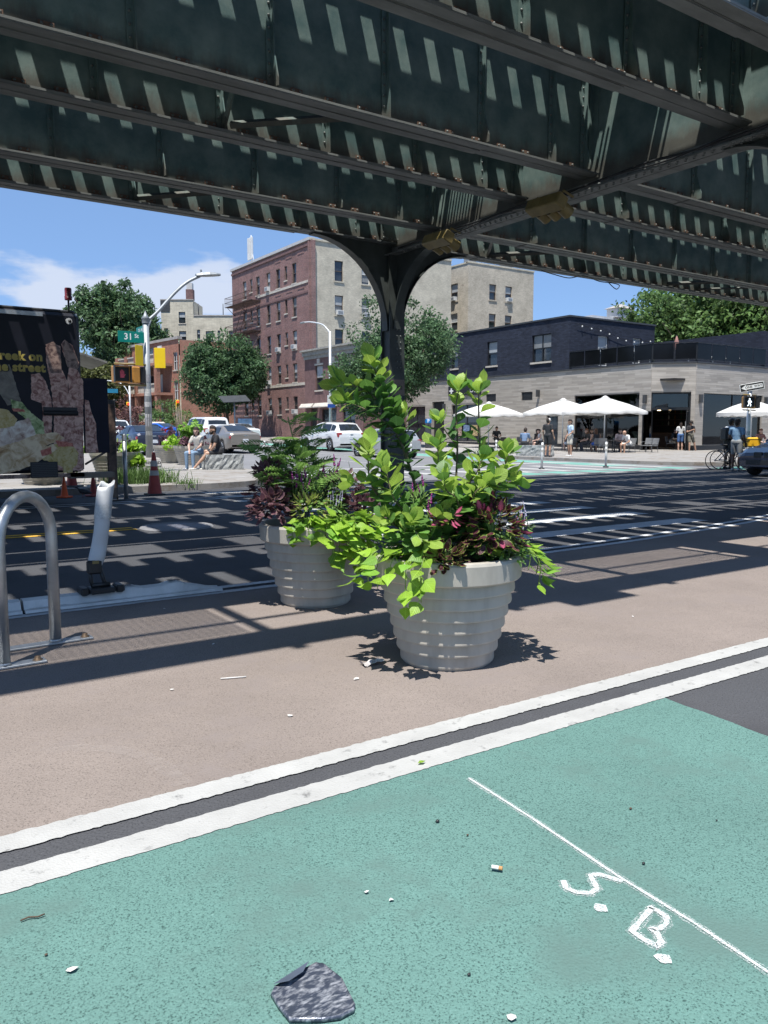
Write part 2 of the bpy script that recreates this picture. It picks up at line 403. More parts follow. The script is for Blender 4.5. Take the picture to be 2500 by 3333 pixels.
# ---- pavements: kerb and flagstones of concrete
def arc(cx, cy, r, a0, a1, n=10): return [(cx + r*math.cos(R(a0+(a1-a0)*k/n)), cy + r*math.sin(R(a0+(a1-a0)*k/n))) for k in range(n+1)]
def pavement(name, outline, label, flags, cut, zk=.15):
    mb = MB(); n = len(outline)
    mb.add([(x, y, gz(y)) for x, y in outline] + [(x, y, gz(y) + zk - .012) for x, y in outline], [tuple(range(n, 2*n))] + [(i, (i+1) % n, n+(i+1) % n, n+i) for i in range(n)])
    root = struct(name, mb, M_kerb, label=label)
    for (x0, y0, x1, y1) in flags:
        if not cut((x0+x1)/2, (y0+y1)/2, x0, y0, x1, y1): continue
        g = .008; q = MB(); d = rnd.uniform(-.003, .003)
        q.add([(x0+g,y0+g,gz(y0)+zk-.02),(x1-g,y0+g,gz(y0)+zk-.02),(x1-g,y1-g,gz(y1)+zk-.02),(x0+g,y1-g,gz(y1)+zk-.02),(x0+g,y0+g,gz(y0)+zk+d),(x1-g,y0+g,gz(y0)+zk+d),(x1-g,y1-g,gz(y1)+zk+d),(x0+g,y1-g,gz(y1)+zk+d)],
              [(4,5,6,7),(0,1,5,4),(1,2,6,5),(2,3,7,6),(3,0,4,7)])
        obj("paving_slab", q, M_walk, root)
    return root
outL = [(-14, 17.86)] + [(6.6, 17.86)] + arc(6.6, 21.86, 4.0, -90, 0, 12) + [(10.6, 28), (10.6, 60), (10.6, 100), (-14, 100)]
def inL(cx, cy, x0, y0, x1, y1):
    if x1 > 6.6 and y0 < 21.86: return math.hypot(x1 - 6.6, y0 - 21.86) < 3.8
    return True
fl = [(x, y, x + 1.5, y + 1.5) for x in [-4.6 + 1.5*i for i in range(10)] for y in [18.05 + 1.5*j for j in range(12)]]
pavement("pavement_left", outL, "pale concrete pavement of the corner behind the food truck", fl, inL)
mb = MB(); mb.add([(6.9,18.3,.141),(9.2,19.9,.141),(10.35,22.3,.141),(10.35,36,.141+gz(36)),(-4,36,.141+gz(36)),(-4,18.1,.141)], [(0,1,2,3,4,5)])
outR = [(27.0, 100), (27.0, 28), (27.0, 21.9)] + arc(31.0, 21.86, 4.0, 180, 270, 12) + [(90, 17.86), (90, 100)]
def inR(cx, cy, x0, y0, x1, y1):
    if x0 < 31 and y0 < 21.86: return math.hypot(x0 - 31, y0 - 21.86) < 3.8
    return True
fl = [(x, y, x + 2, y + 2) for x in [27.2 + 2*i for i in range(9)] for y in [18.05 + 2*j for j in range(12)] if not (x > 36 and y > 26)]
pavement("pavement_right", outR, "pale concrete pavement in front of the café corner", fl, inR)
# ================================================================ ELEVATED RAILWAY
M_el = mat("olive green railway paint", (.112,.188,.182), .5, var=.22, scale=2.2, bump=.12, bscale=60, spec=.3, col2=(.205,.268,.242))
def rusty(m, z0, z1, col=(.085,.045,.030)):              # rust creeping up the web from the dirt on the flange
    n, l = m.node_tree.nodes, m.node_tree.links; b = n["Principled BSDF"]; src = b.inputs["Base Color"].links[0].from_socket
    g = n.new("ShaderNodeNewGeometry"); sp = n.new("ShaderNodeSeparateXYZ"); l.new(g.outputs["Position"], sp.inputs[0])
    nz = n.new("ShaderNodeTexNoise"); nz.inputs["Scale"].default_value = 3.5; nz.inputs["Detail"].default_value = 5; nz.inputs["Roughness"].default_value = .7
    mp_ = n.new("ShaderNodeMapping"); mp_.inputs["Scale"].default_value = (1.6, 1, .35); l.new(g.outputs["Position"], mp_.inputs["Vector"]); l.new(mp_.outputs["Vector"], nz.inputs["Vector"])
    r = n.new("ShaderNodeMapRange"); r.inputs["From Min"].default_value = z1; r.inputs["From Max"].default_value = z0; l.new(sp.outputs[2], r.inputs["Value"])
    a = n.new("ShaderNodeMath"); a.operation = 'ADD'; l.new(r.outputs["Result"], a.inputs[0]); l.new(nz.outputs["Fac"], a.inputs[1])
    r2 = n.new("ShaderNodeMapRange"); r2.inputs["From Min"].default_value = .95; r2.inputs["From Max"].default_value = 1.35; r2.inputs["To Max"].default_value = .6; l.new(a.outputs[0], r2.inputs["Value"])
    mi = n.new("ShaderNodeMix"); mi.data_type = 'RGBA'; l.new(r2.outputs["Result"], mi.inputs["Factor"]); l.new(src, mi.inputs["A"]); mi.inputs["B"].default_value = col + (1,); l.new(mi.outputs["Result"], b.inputs["Base Color"])
rusty(M_el, 5.24, 5.75)
M_eld = mat("dark railway paint", (.055,.064,.060), .5, var=.25, scale=2.0, bump=.12, bscale=50, spec=.35)
M_fl = mat("dusty flange paint", (.185,.195,.185), .6, var=.25, scale=3.0, bump=.15, bscale=40, spec=.3, aniso=(.4,2,2))
M_rust = mat("rusty clip paint", (.135,.10,.075), .7, var=.3, scale=9, bump=.3, bscale=60, col2=(.22,.12,.075))
M_rivet = mat("rivet paint", (.13,.145,.135), .45, var=.15, scale=8)
M_tie = mat("creosoted timber", (.055,.043,.034), .85, var=.3, scale=6, bump=.3)
M_rail = mat("rail steel", (.12,.08,.06), .5, .6, var=.3, scale=6)
EL = thing("elevated_railway", "dark green riveted steel elevated railway spanning the whole street", "railway viaduct", (0,0,0))
ZB, ZT = 5.22, 7.12                                     # underside and top of the girders
YS = [14.0, 12.5, 10.15, 8.65, 6.2, 4.7]
XB = 9.66; XA, XC = -7.6, 29.3                          # lines of the columns
hr = MB(); hr.lathe([(.020,0),(.019,.008),(.012,.015),(.001,.018)], 8, cap=True); RIV = hr.mesh("rivet"); RIV.materials.append(M_rivet)   # rivet head, axis z
# stiffener: tapering plate standing off the web, -y side
def stiff_mesh(h, d_top, d_bot, kick):
    s = MB()
    pr = [(0, .03), (-d_bot, .03), (-d_bot, .12), (-d_top, .42 if kick else h * .5), (-d_top, h - .03), (0, h - .03)]
    s.prism_x(pr, -.008, .008); s.box(-.075, .008, -.013, -.002, .03, h - .03)
    return s.mesh("stiffener")
ST_A = stiff_mesh(ZT - ZB - .06, .06, .15, True); ST_A.materials.append(M_el)
ST_B = stiff_mesh(ZT - ZB - .06, .07, .09, False); ST_B.materials.append(M_el)
cl = MB(); cl.box(-.075, .075, -.012, 0, 0, .105); cl.box(-.075, .075, -.085, -.012, 0, .012)
for cx in (-.045, .045): cl.lathe([(.018,0),(.018,.012),(.009,.018)], 6, 1, (cx, -.012, .075), True, True, 'y')
cl.lathe([(.018,0),(.017,.012),(.008,.018)], 6, 1, (0, -.05, .012), True)
CLIP = cl.mesh("clip"); CLIP.materials.append(M_rust); CLIP.materials.append(M_rivet)
def girder(Y, x0, x1, vis):
    mb = MB(); w = .17
    mb.box(x0, x1, Y - .007, Y + .007, ZB + .03, ZT - .03)                 # web
    mb.box(x0, x1, Y - w, Y + w, ZT - .028, ZT)                            # top flange
    for s_ in (-1, 1):                                                     # flange angles
        mb.box(x0, x1, Y + s_*.009 - .006, Y + s_*.009 + .006, ZB + .03, ZB + .14)
        mb.box(x0, x1, Y + s_*.009 - .006, Y + s_*.009 + .006, ZT - .14, ZT - .03)
    g = obj("girder", mb, M_el, EL)
    f = MB(); f.box(x0, x1, Y - w, Y - .012, ZB, ZB + .026); f.box(x0, x1, Y + .012, Y + w, ZB, ZB + .026); f.box(x0, x1, Y - .012, Y + .012, ZB + .008, ZB + .03)
    f.box(x0 + 2.2, x1 - 2.2, Y - w + .004, Y - .022, ZB - .014, ZB - .001); f.box(x0 + 2.2, x1 - 2.2, Y + .022, Y + w - .004, ZB - .014, ZB - .001)
    obj("flange", f, M_fl, g)
    if not vis: return g
    k0 = int((x0 - 2.7) / 1.58) - 1
    xs = [2.7 + 1.58 * k for k in range(k0, 40)]
    if x0 < XB: xs = [x for x in xs if x0 + .3 < x < 8.2] + [8.78, 9.45]
    else: xs = [x for x in xs if x0 + .5 < x < x1 - .4]
    for i, x in enumerate(xs):
        o = link("stiffener", ST_A if (i + int(Y)) % 2 else ST_B, g, (x, Y - .016, ZB + .03))
        rv = MB()
        for z in [.2 + .13 * q for q in range(11)]: rv.lathe([(.018,0),(.017,.009),(.008,.016)], 6, 0, (x - .045, Y - .029, ZB + z), True, True, 'y')
        stuff(obj("rivets", rv, M_rivet, g))
    n = 0; x = x0 + .30
    while x < x1 - .2:
        if not any(abs(x - s_) < .11 for s_ in xs) and 0.3 < x < 26:
            link("clip", CLIP, g, (x, Y - .021, ZB + .027)); n += 1
        x += .457
    return g
for Y in YS:
    girder(Y, XA, XB - .02, True); girder(Y, XB + .02, XC, True)
    girder(Y, XC + .02, XC + 19, False)
# cross girders on the column lines: web plate, riveted flange angles
for xb in (XA, XB, XC):
    mb = MB(); zb = 4.99
    mb.box(xb - .009, xb + .009, 4.45, 14.25, zb + .02, ZT - .003)
    c = obj("cross_girder", mb, M_el, EL)
    f = MB()
    for s_ in (-1, 1):
        f.box(xb + s_*.012, xb + s_*.21, 4.45, 14.25, zb, zb + .022); f.box(xb + s_*.011, xb + s_*.026, 4.45, 14.25, zb + .022, zb + .17)
    obj("flange", f, M_fl, c)
    if xb == XB:
        for k in range(70):
            y = 4.7 + .135 * k
            for dx, zz, ax in ((-.10, zb - .001, 0), (-.165, zb - .001, 0)):
                if y < 13.6: link("rivet", RIV, c, (xb + dx, y + (.06 if dx == -.10 else 0), zz), (math.pi, 0, 0))
            if k % 2 == 0 and y < 13.6: link("rivet", RIV, c, (xb - .026, y, zb + .10), (0, -math.pi/2, 0))
        for Y in YS:                                   # end angles where the girders frame in
            q = MB(); q.box(xb - .10, xb - .011, Y - .024, Y - .009, zb + .26, ZT - .06); q.box(xb - .024, xb - .011, Y - .12, Y - .024, zb + .26, ZT - .06)
            obj("end_angle", q, M_el, c)
# columns with curved knee braces
def knee(dirx, diry, reach, drop, w=.10):
    """curved bracket plate with a flange along its arch, in the direction given; local origin at the column's axis under the girder"""
    n = 14; top = []; 
    pl = MB(); r0 = .18
    cur = []
    for k in range(n + 1):
        a = (math.pi / 2) * k / n
        cur.append((r0 + reach * (1 - math.cos(a)), -drop * (1 - math.sin(a))))
    poly = [(0, -drop), *cur, (r0 + reach, .02), (0, .02)]
    def pt(u, v, z): return (dirx * u - diry * v, diry * u + dirx * v, z)
    m = len(poly); pl.add([pt(u, -.008, z) for u, z in poly] + [pt(u, .008, z) for u, z in poly], [tuple(range(m)), tuple(reversed(range(m, 2*m)))] + [(i, m+i, m+(i+1) % m, (i+1) % m) for i in range(m)])
    fl_ = MB(); rings = []
    for i, (u, z) in enumerate(cur):
        a = (math.pi / 2) * i / n; nu, nz_ = math.cos(a), -math.sin(a)
        rings.append([pt(u, -w, z), pt(u, w, z), pt(u + nu*.02, w, z + nz_*.02), pt(u + nu*.02, -w, z + nz_*.02)])
    fl_.loft(rings)
    return pl, fl_
def column(xc, yc, braces, label_=None):
    mb = MB()                                          # H section built of plates and channels
    mb.box(xc - .19, xc + .19, yc - .17, yc - .145, .02, 5.0); mb.box(xc - .19, xc + .19, yc + .145, yc + .17, .02, 5.0)
    mb.box(xc - .135, xc - .11, yc - .145, yc + .145, .02, 5.0); mb.box(xc + .11, xc + .135, yc - .145, yc + .145, .02, 5.0)
    mb.bev(xc - .30, xc + .30, yc - .30, yc + .30, 0, .12, .02)
    c = obj("column", mb, M_eld, EL)
    for (dx, dy, re, dr) in braces:
        p, f = knee(dx, dy, re, dr); zz = 5.0 if dy else ZB
        obj("knee_brace", p, M_eld, c, (xc, yc, zz - .01)); obj("brace_flange", f, M_eld, c, (xc, yc, zz - .01))
    return c
colm = column(XB, 14.0, [(-1, 0, 1.75, 1.75), (1, 0, 1.75, 1.75), (0, -1, 1.5, 1.5)])
column(XB, 4.7, [(0, 1, 1.5, 1.5), (-1, 0, 1.5, 1.5), (1, 0, 1.5, 1.5)])
for xb in (XA, XC):
    column(xb, 14.0, [(-1, 0, 1.5, 1.5), (1, 0, 1.5, 1.5), (0, -1, 1.5, 1.5)]); column(xb, 4.7, [(0, 1, 1.5, 1.5)])
q = MB(); q.prism_y([(XB-.42, 5.26), (XB+.5, 5.26), (XB+.5, 5.5), (XB+.02, 5.86), (XB-.42, 5.86)], 13.80, 13.815); obj("gusset_plate", q, M_el, colm)
rv = MB()
for k in range(9): rv.lathe([(.022,0),(.02,.01),(.01,.016)], 6, 0, (XB - .36 + .09*k, 13.80, 5.30), True, True, 'y')
for k in range(5): rv.lathe([(.022,0),(.02,.01),(.01,.016)], 6, 0, (XB - .36, 13.80, 5.40 + .09*k), True, True, 'y')
stuff(obj("rivets", rv, M_rivet, colm))
for k in range(10):
    for s_ in (-.045, .045):
        link("rivet", RIV, colm, (XB + .04 + s_ , 13.83, 2.7 + .13*k), (math.pi/2, 0, 0))
q = MB(); q.box(XB - .17, XB + .19, 13.822, 13.829, 1.75, 2.45); obj("painted_panel", q, mat("brown painted panel", (.17,.135,.11), .6), colm)
q = MB(); q.box(XB - .17, XB + .19, 13.815, 13.821, 1.85, 2.12); obj("black_panel", q, mat("black painted panel", (.02,.021,.022), .5), colm)
M_num = mat("stencil black", (.015,.015,.016), .6, var=0); M_graf = mat("white graffiti", (.55,.56,.56), .6, var=0)
text("lettering", "242", .11, M_num, colm, (XB + .05, 13.818, 2.28), (R(90), 0, 0))
text("lettering", "KTO", .13, M_graf, colm, (XB + .03, 13.811, 1.95), (R(90), 0, R(0)))
text("lettering", "M   M", .07, M_graf, colm, (XB + .03, 13.811, 2.08), (R(90), 0, 0))
# sway bracing seen between the girders
def brace(a, b, w=.05):
    q = MB(); q.tube([a, b], w, 4, smooth=False); obj("sway_brace", q, M_el, EL)
for x in (4.27, 7.43 + 6*1.58):
    brace((x + .08, 10.0, ZB + .10), (x + 1.35, 8.8, ZB + .10)); brace((x + .03, 10.1, ZB + .1), (x + .03, 8.75, ZT - .25), .035)
for x in (4.27, 12.2, 18.5):
    brace((x + .05, 13.9, ZB + .10), (x + 1.25, 12.6, ZB + .10))
brace((12.2, 13.9, ZB + .10), (11.2, 12.6, ZB + .10), .035)
brace((16.9, 10.0, ZB + .2), (18.3, 8.8, ZB + .2), .06); brace((20, 13.9, ZB + .1), (21.3, 12.6, ZB + .1), .03)
# the track deck: ties, rails, guard timbers and walkways; seen only by the light it lets through
tie = MB(); n_ties = 0
x = -9.0
while x < 46:
    for ya in YS[1::2]:
        tie.box(x, x + .262, ya - (.56 if ya > 5 else .20), ya + 2.06, ZT + .002, ZT + .20)  # first track's tie ends cut back to let sun reach the rear planter
    x += .482
stuff(obj("ties", tie, M_tie, EL))
for ya in YS[1::2]:
    q = MB()
    for y0, y1 in ((ya - .50, ya - .375), (ya - .13, ya + .09), (ya + 1.5 - .41, ya + 1.5 + .10)):
        q.box(-9, 46, y0, y1, ZT + .203, ZT + .34)
    obj("guard_timber", q, M_tie, EL)
    q = MB()
    for y0 in (ya + .02, ya + 1.45): q.box(-9, 46, y0, y0 + .07, ZT + .343, ZT + .45)
    obj("rail", q, M_rail, EL)
wk = MB()
for y0, y1 in ((2.80, 3.27), (15.0, 15.5)): wk.box(-9, 46, y0, y1, ZT - .25, ZT - .2)
for y0 in (2.84, 3.0, 15.6): wk.box(-9, 46, y0, y0 + .05, ZT + .6, ZT + .66)
for y0, w_ in ((7.0, .12), (7.85, .1), (10.9, .12), (11.75, .1), (3.52, .05), (14.85, .10)): wk.box(-9, 46, y0, y0 + w_, ZT + .02, ZT + .08)
rw = random.Random(5)
for y0, y1 in ((7.12, 7.85), (11.02, 11.75)):       # planks added out of sight; their gaps break the light into patches
    x = -9.0
    while x < 46:
        w_ = rw.choice((.9, 1.4, 2.0)); wk.box(x, x + w_, y0, y1, ZT + .21, ZT + .25); x += w_ + rw.choice((.3, .45, .6))
x = -9
while x < 46:
    wk.box(x, x + .09, 2.75, 4.4, ZT - .33, ZT - .26); wk.box(x + .6, x + .69, 14.5, 15.95, ZT - .33, ZT - .26)
    wk.box(x, x + .05, 2.82, 2.88, ZT - .26, ZT + .66); x += 1.9
for x0 in (-2.4, 2.9, 6.4, 13.4, 17.5, 21.5):           # platforms of grating and cable trays
    wk.box(x0, x0 + .75, 2.6, 4.3, ZT - .30, ZT - .262)
gr = MB(); 
for x0, x1 in ((-6.0, -2.4), (-1.6, 0.4), (3.7, 6.2), (9.95, 12.0)):
    xx = x0
    while xx < x1: gr.box(xx, xx + .022, 3.3, 4.25, ZT - .25, ZT - .21); xx += .062
obj("walkway", wk, M_tie, EL); obj("grating", gr, M_rail, EL)
gr = MB(); yy = 10.75                                        # slatted walk beside the cross girder
while yy < 12.0: gr.box(XB - 1.3, XB - .35, yy, yy + .035, ZT + .02, ZT + .06); yy += .085
yy = 6.9
while yy < 8.1: gr.box(XB - 1.3, XB - .35, yy, yy + .035, ZT + .02, ZT + .06); yy += .085
obj("grating", gr, M_rail, EL)
# ================================================================ BUILDINGS
def brick_mat(name, col, mortar, var=.25, sc=1.0, bw=.205, bh=.068, mort=.01, bump=.4, col2=None, rough=.85, blotch=None):
    m = bpy.data.materials.new(name); m.use_nodes = True
    n, l = m.node_tree.nodes, m.node_tree.links; b = n["Principled BSDF"]; b.inputs["Roughness"].default_value = rough; b.inputs["Specular IOR Level"].default_value = .2
    g = n.new("ShaderNodeNewGeometry"); sp = n.new("ShaderNodeSeparateXYZ"); l.new(g.outputs["Position"], sp.inputs[0])
    ad = n.new("ShaderNodeMath"); ad.operation = 'ADD'; l.new(sp.outputs[0], ad.inputs[0]); l.new(sp.outputs[1], ad.inputs[1])
    cb = n.new("ShaderNodeCombineXYZ"); l.new(ad.outputs[0], cb.inputs[0]); l.new(sp.outputs[2], cb.inputs[1])
    br = n.new("ShaderNodeTexBrick"); br.inputs["Scale"].default_value = 1.0; br.inputs["Brick Width"].default_value = bw; br.inputs["Row Height"].default_value = bh
    br.inputs["Mortar Size"].default_value = mort; br.inputs["Mortar Smooth"].default_value = .2; br.inputs["Bias"].default_value = 0
    l.new(cb.outputs[0], br.inputs["Vector"])
    br.inputs["Color1"].default_value = tuple(c*(1-var) for c in col) + (1,); br.inputs["Color2"].default_value = (tuple(c*(1+var) for c in col) if col2 is None else tuple(col2)) + (1,)
    br.inputs["Mortar"].default_value = tuple(mortar) + (1,)
    nz = n.new("ShaderNodeTexNoise"); nz.inputs["Scale"].default_value = .8; nz.inputs["Detail"].default_value = 6; nz.inputs["Roughness"].default_value = .7; l.new(g.outputs["Position"], nz.inputs["Vector"])
    mr = n.new("ShaderNodeMapRange"); mr.inputs["From Min"].default_value = .35; mr.inputs["From Max"].default_value = .7; mr.inputs["To Min"].default_value = .8; mr.inputs["To Max"].default_value = 1.15; l.new(nz.outputs["Fac"], mr.inputs["Value"])
    mu = n.new("ShaderNodeMix"); mu.data_type = 'RGBA'; mu.blend_type = 'MULTIPLY'; mu.inputs["Factor"].default_value = 1.0
    l.new(br.outputs["Color"], mu.inputs["A"]); l.new(mr.outputs["Result"], mu.inputs["B"])
    out = mu.outputs["Result"]
    if blotch:
        n2 = n.new("ShaderNodeTexNoise"); n2.inputs["Scale"].default_value = blotch[1]; n2.inputs["Detail"].default_value = 7; n2.inputs["Roughness"].default_value = .75; l.new(g.outputs["Position"], n2.inputs["Vector"])
        r2 = n.new("ShaderNodeMapRange"); r2.inputs["From Min"].default_value = blotch[2]; r2.inputs["From Max"].default_value = blotch[2] + .08; l.new(n2.outputs["Fac"], r2.inputs["Value"])
        mi = n.new("ShaderNodeMix"); mi.data_type = 'RGBA'; l.new(r2.outputs["Result"], mi.inputs["Factor"]); l.new(out, mi.inputs["A"]); mi.inputs["B"].default_value = tuple(blotch[0]) + (1,); out = mi.outputs["Result"]
    l.new(out, b.inputs["Base Color"])
    bu = n.new("ShaderNodeBump"); bu.inputs["Strength"].default_value = bump; bu.inputs["Distance"].default_value = .01; bu.invert = True
    l.new(br.outputs["Fac"], bu.inputs["Height"]); l.new(bu.outputs["Normal"], b.inputs["Normal"])
    MATS[name] = m; return m
M_red = brick_mat("red brick", (.21,.10,.09), (.34,.29,.27), .3)
M_tan = brick_mat("buff painted brick", (.57,.525,.42), (.46,.42,.34), .12, blotch=((.33,.27,.22), 1.1, .67))
M_tan2 = brick_mat("weathered buff brick", (.53,.475,.38), (.42,.37,.30), .14, blotch=((.27,.23,.19), .5, .60))
M_navy = brick_mat("navy painted brick", (.030,.036,.055), (.02,.025,.038), .25, bh=.085, bw=.30, bump=.9)
M_orange = brick_mat("orange brick", (.34,.135,.085), (.40,.30,.25), .2)
M_clad = mat("grey porcelain cladding", (.385,.348,.300), .55, var=.14, scale=.6, aniso=(1,1,10), bump=.1, bscale=20)
M_clad_b = mat("grey porcelain cladding darker", (.335,.304,.264), .55, var=.12, scale=.6, aniso=(1,1,10))
M_clad_c = mat("grey porcelain cladding lighter", (.43,.392,.342), .55, var=.12, scale=.6, aniso=(1,1,10))
M_stone = mat("limestone trim", (.50,.46,.40), .8, var=.15, scale=3, bump=.2)
M_brst = mat("brownstone", (.165,.095,.09), .85, var=.25, scale=3, bump=.3)
M_black = mat("black steel", (.012,.013,.015), .45, var=.2)
M_dgrey = mat("dark trim", (.045,.048,.052), .5, var=.2)
M_frame = mat("brown window frame", (.10,.075,.06), .5, var=.15)
M_framew = mat("white window frame", (.62,.62,.60), .45, var=.08)
M_framek = mat("black window frame", (.015,.016,.018), .35, var=.1)
M_blind = mat("window blind", (.36,.38,.39), .7, var=.12, scale=2)
M_blind2 = mat("grey window blind", (.20,.21,.215), .7, var=.12, scale=2)
M_roof = mat("roof felt", (.10,.10,.10), .9)
M_cop = mat("pale metal coping", (.55,.53,.50), .5, .2, var=.12)
M_ac = mat("air conditioner white", (.62,.63,.62), .5, var=.08)
M_acg = mat("air conditioner grille", (.22,.23,.235), .6)
M_fe = mat("rusty fire escape", (.085,.055,.045), .65, var=.25)
M_conc = mat("concrete base", (.33,.31,.29), .9, var=.2, scale=2, bump=.2)
def glass_mat(name, col, rough=.06, spec=.8):
    return mat(name, col, rough, 0, var=.35, scale=.7, spec=spec)
M_glass = glass_mat("window glass", (.030,.037,.046))
M_glassd = glass_mat("dark tinted glass", (.008,.009,.011), .12, .15)
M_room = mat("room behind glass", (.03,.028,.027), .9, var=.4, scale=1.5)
def shop_glass():
    m = bpy.data.materials.new("shop window glass"); m.use_nodes = True; n, l = m.node_tree.nodes, m.node_tree.links
    gl = n.new("ShaderNodeBsdfGlossy"); gl.inputs["Roughness"].default_value = .02; tr = n.new("ShaderNodeBsdfTransparent"); tr.inputs["Color"].default_value = (.55,.60,.62,1)
    fr = n.new("ShaderNodeFresnel"); fr.inputs["IOR"].default_value = 1.7; ms = n.new("ShaderNodeMixShader")
    l.new(fr.outputs[0], ms.inputs[0]); l.new(tr.outputs[0], ms.inputs[1]); l.new(gl.outputs[0], ms.inputs[2]); l.new(ms.outputs[0], n["Material Output"].inputs[0]); return m
M_shop = shop_glass()
class Face:
    """a wall plane: s runs along it, z up, n points outwards"""
    def __init__(s, O, u): s.O = Vector(O); s.u = Vector(u).normalized(); s.n = Vector((s.u.y, -s.u.x, 0))
    def p(s, a, z, d=0.0): return s.O + s.u * a + Vector((0, 0, z)) + s.n * d
    def bx(s, mb, a0, a1, z0, z1, d0, d1, mi=0):
        P = [s.p(a, z, d) for z in (z0, z1) for a, d in ((a0, d1), (a1, d1), (a1, d0), (a0, d0))]
        return mb.add(P, [(0,3,2,1),(4,5,6,7),(0,1,5,4),(1,2,6,5),(2,3,7,6),(3,0,4,7)], mi)
def wall(face, L, z0, z1, ops, depth=.18):
    """wall sheet with real openings and reveals"""
    mb = MB(); A = sorted({0.0, L, *[v for o in ops for v in o[:2]]}); Z = sorted({z0, z1, *[v for o in ops for v in o[2:4]]})
    A = [a for a in A if 0 <= a <= L]; Z = [z for z in Z if z0 <= z <= z1]
    for a0, a1 in zip(A[:-1], A[1:]):
        for q0, q1 in zip(Z[:-1], Z[1:]):
            ca, cz = (a0+a1)/2, (q0+q1)/2
            if any(o[0] < ca < o[1] and o[2] < cz < o[3] for o in ops): continue
            mb.add([face.p(a0,q0), face.p(a1,q0), face.p(a1,q1), face.p(a0,q1)], [(0,1,2,3)])
    for o in ops:
        a0, a1, q0, q1 = o[:4]
        for c in (((a0,q0),(a0,q1)), ((a1,q1),(a1,q0)), ((a0,q1),(a1,q1)), ((a1,q0),(a0,q0))):
            mb.add([face.p(*c[0]), face.p(*c[1]), face.p(c[1][0], c[1][1], -depth), face.p(c[0][0], c[0][1], -depth)], [(0,1,2,3)])
    return mb
def window(T, face, o, fm=None, sill=None, blind=0, ac=False, depth=.14, two=False, gm=None, mull=False, lintel=None):
    a0, a1, z0, z1 = o[:4]; fm = fm or M_frame; t = .055
    mb = MB(); d0, d1 = -depth - .05, -depth + .02
    face.bx(mb, a0, a0+t, z0, z1, d0, d1); face.bx(mb, a1-t, a1, z0, z1, d0, d1); face.bx(mb, a0+t, a1-t, z1-t, z1, d0, d1); face.bx(mb, a0+t, a1-t, z0, z0+t, d0, d1)
    zm = (z0+z1)/2; face.bx(mb, a0+t, a1-t, zm-.03, zm+.03, d0, d1 + .012)
    if two or mull: am = (a0+a1)/2; face.bx(mb, am-.05, am+.05, z0+t, zm-.03, d0, d1); face.bx(mb, am-.05, am+.05, zm+.03, z1-t, d0, d1)
    w = obj("window", mb, fm, T)
    pb = MB(); face.bx(pb, a0+t, a1-t, z0+t, zm-.03, d0-.012, d0+.01); obj("pane", pb, gm or M_glass, w)
    pb = MB(); face.bx(pb, a0+t, a1-t, zm+.03, z1-t, d0+.018, d0+.035); obj("pane", pb, gm or M_glass, w)
    if blind:
        zb = z1 - t - (z1 - z0 - 2*t) * min(blind, 1.0)
        q = MB(); face.bx(q, a0+t+.02, a1-t-.02, max(zb, zm+.03) , z1-t-.01, d0+.036, d0+.041); obj("blind", q, M_blind if rnd.random() < .6 else M_blind2, w)
        if zb < zm - .05:
            q = MB(); face.bx(q, a0+t+.02, a1-t-.02, zb, zm-.032, d0+.011, d0+.016); obj("blind", q, M_blind2, w)
    if sill is not None:
        q = MB(); face.bx(q, a0-.08, a1+.08, z0-.12, z0-.004, -.1, .07); obj("sill", q, sill, w)
    if lintel is not None:
        q = MB(); face.bx(q, a0-.1, a1+.1, z1+.004, z1+.16, -.05, .03); obj("lintel", q, lintel, w)
    if ac:
        q = MB(); aw = min(.62, a1-a0-.1); am = (a0+a1)/2
        face.bx(q, am-aw/2, am+aw/2, z0+.03, z0+.42, -.2, .28); A = obj("air_conditioner", q, M_ac, w)
        q = MB()
        for k in range(5): face.bx(q, am-aw/2+.05, am+aw/2-.05, z0+.08+k*.06, z0+.115+k*.06, .281, .286)
        obj("grille", q, M_acg, w)
    return w
def bld(name, label, x, y): return thing(name, label, "building", (0,0,0))
def pbox(T, name, m, x0, x1, y0, y1, z0, z1): q = MB(); q.box(x0, x1, y0, y1, z0, z1); return obj(name, q, m, T)

# ---------------- five storey red brick apartment house
T = bld("apartment_house", "five storey red brick apartment house with buff painted side wall and fire escape", 35, 64)
fr = Face((35, 80.9, 0), (0, -1, 0))                     # street front faces -x; s = 80.9 - y
S = lambda y: 80.9 - y
cols = [(77.70,.43,0),(76.10,.29,1),(74.50,.42,0),(72.12,.41,0),(70.0,.41,0),(68.37,.26,1),(66.70,.42,0)]
rows = [(14.92,16.72),(11.88,13.65),(8.92,10.62),(5.90,7.62),(2.95,4.58)]
ops = []; meta = []
for ri, (z0, z1) in enumerate(rows):
    for ci, (yc, hw, small) in enumerate(cols):
        o = (S(yc+hw), S(yc-hw), z0 + (.5 if small else 0), z1); ops.append(o); meta.append((ri, ci, small))
wl_ = wall(fr, 17.3, .3, 18.2, ops); W_ = obj("wall", wl_, M_red, T)
ACS = {(0,3),(2,3+1),(2,6),(3,3),(4,3),(4,6)}
for o, (ri, ci, sm_) in zip(ops, meta):
    window(T, fr, o, M_frame, M_stone, blind=rnd.choice((0,.4,.55,.8)), ac=(ri,ci) in ACS)
for nm, z0, z1, d in (("band", 14.60, 14.82, .06), ("band", 13.72, 13.90, .05), ("band", 5.55, 5.80, .06), ("cornice", 17.75, 17.95, .10), ("base_course", .3, .9, .05)):
    q = MB(); fr.bx(q, 0 if nm != "band" or z0 < 6 else 6.4, 17.25, z0, z1, -.03, d); obj(nm, q, M_stone if z0 < 17 and z0 > 2 and z1 < 14.85 and z0 != 13.72 else M_brst, T)
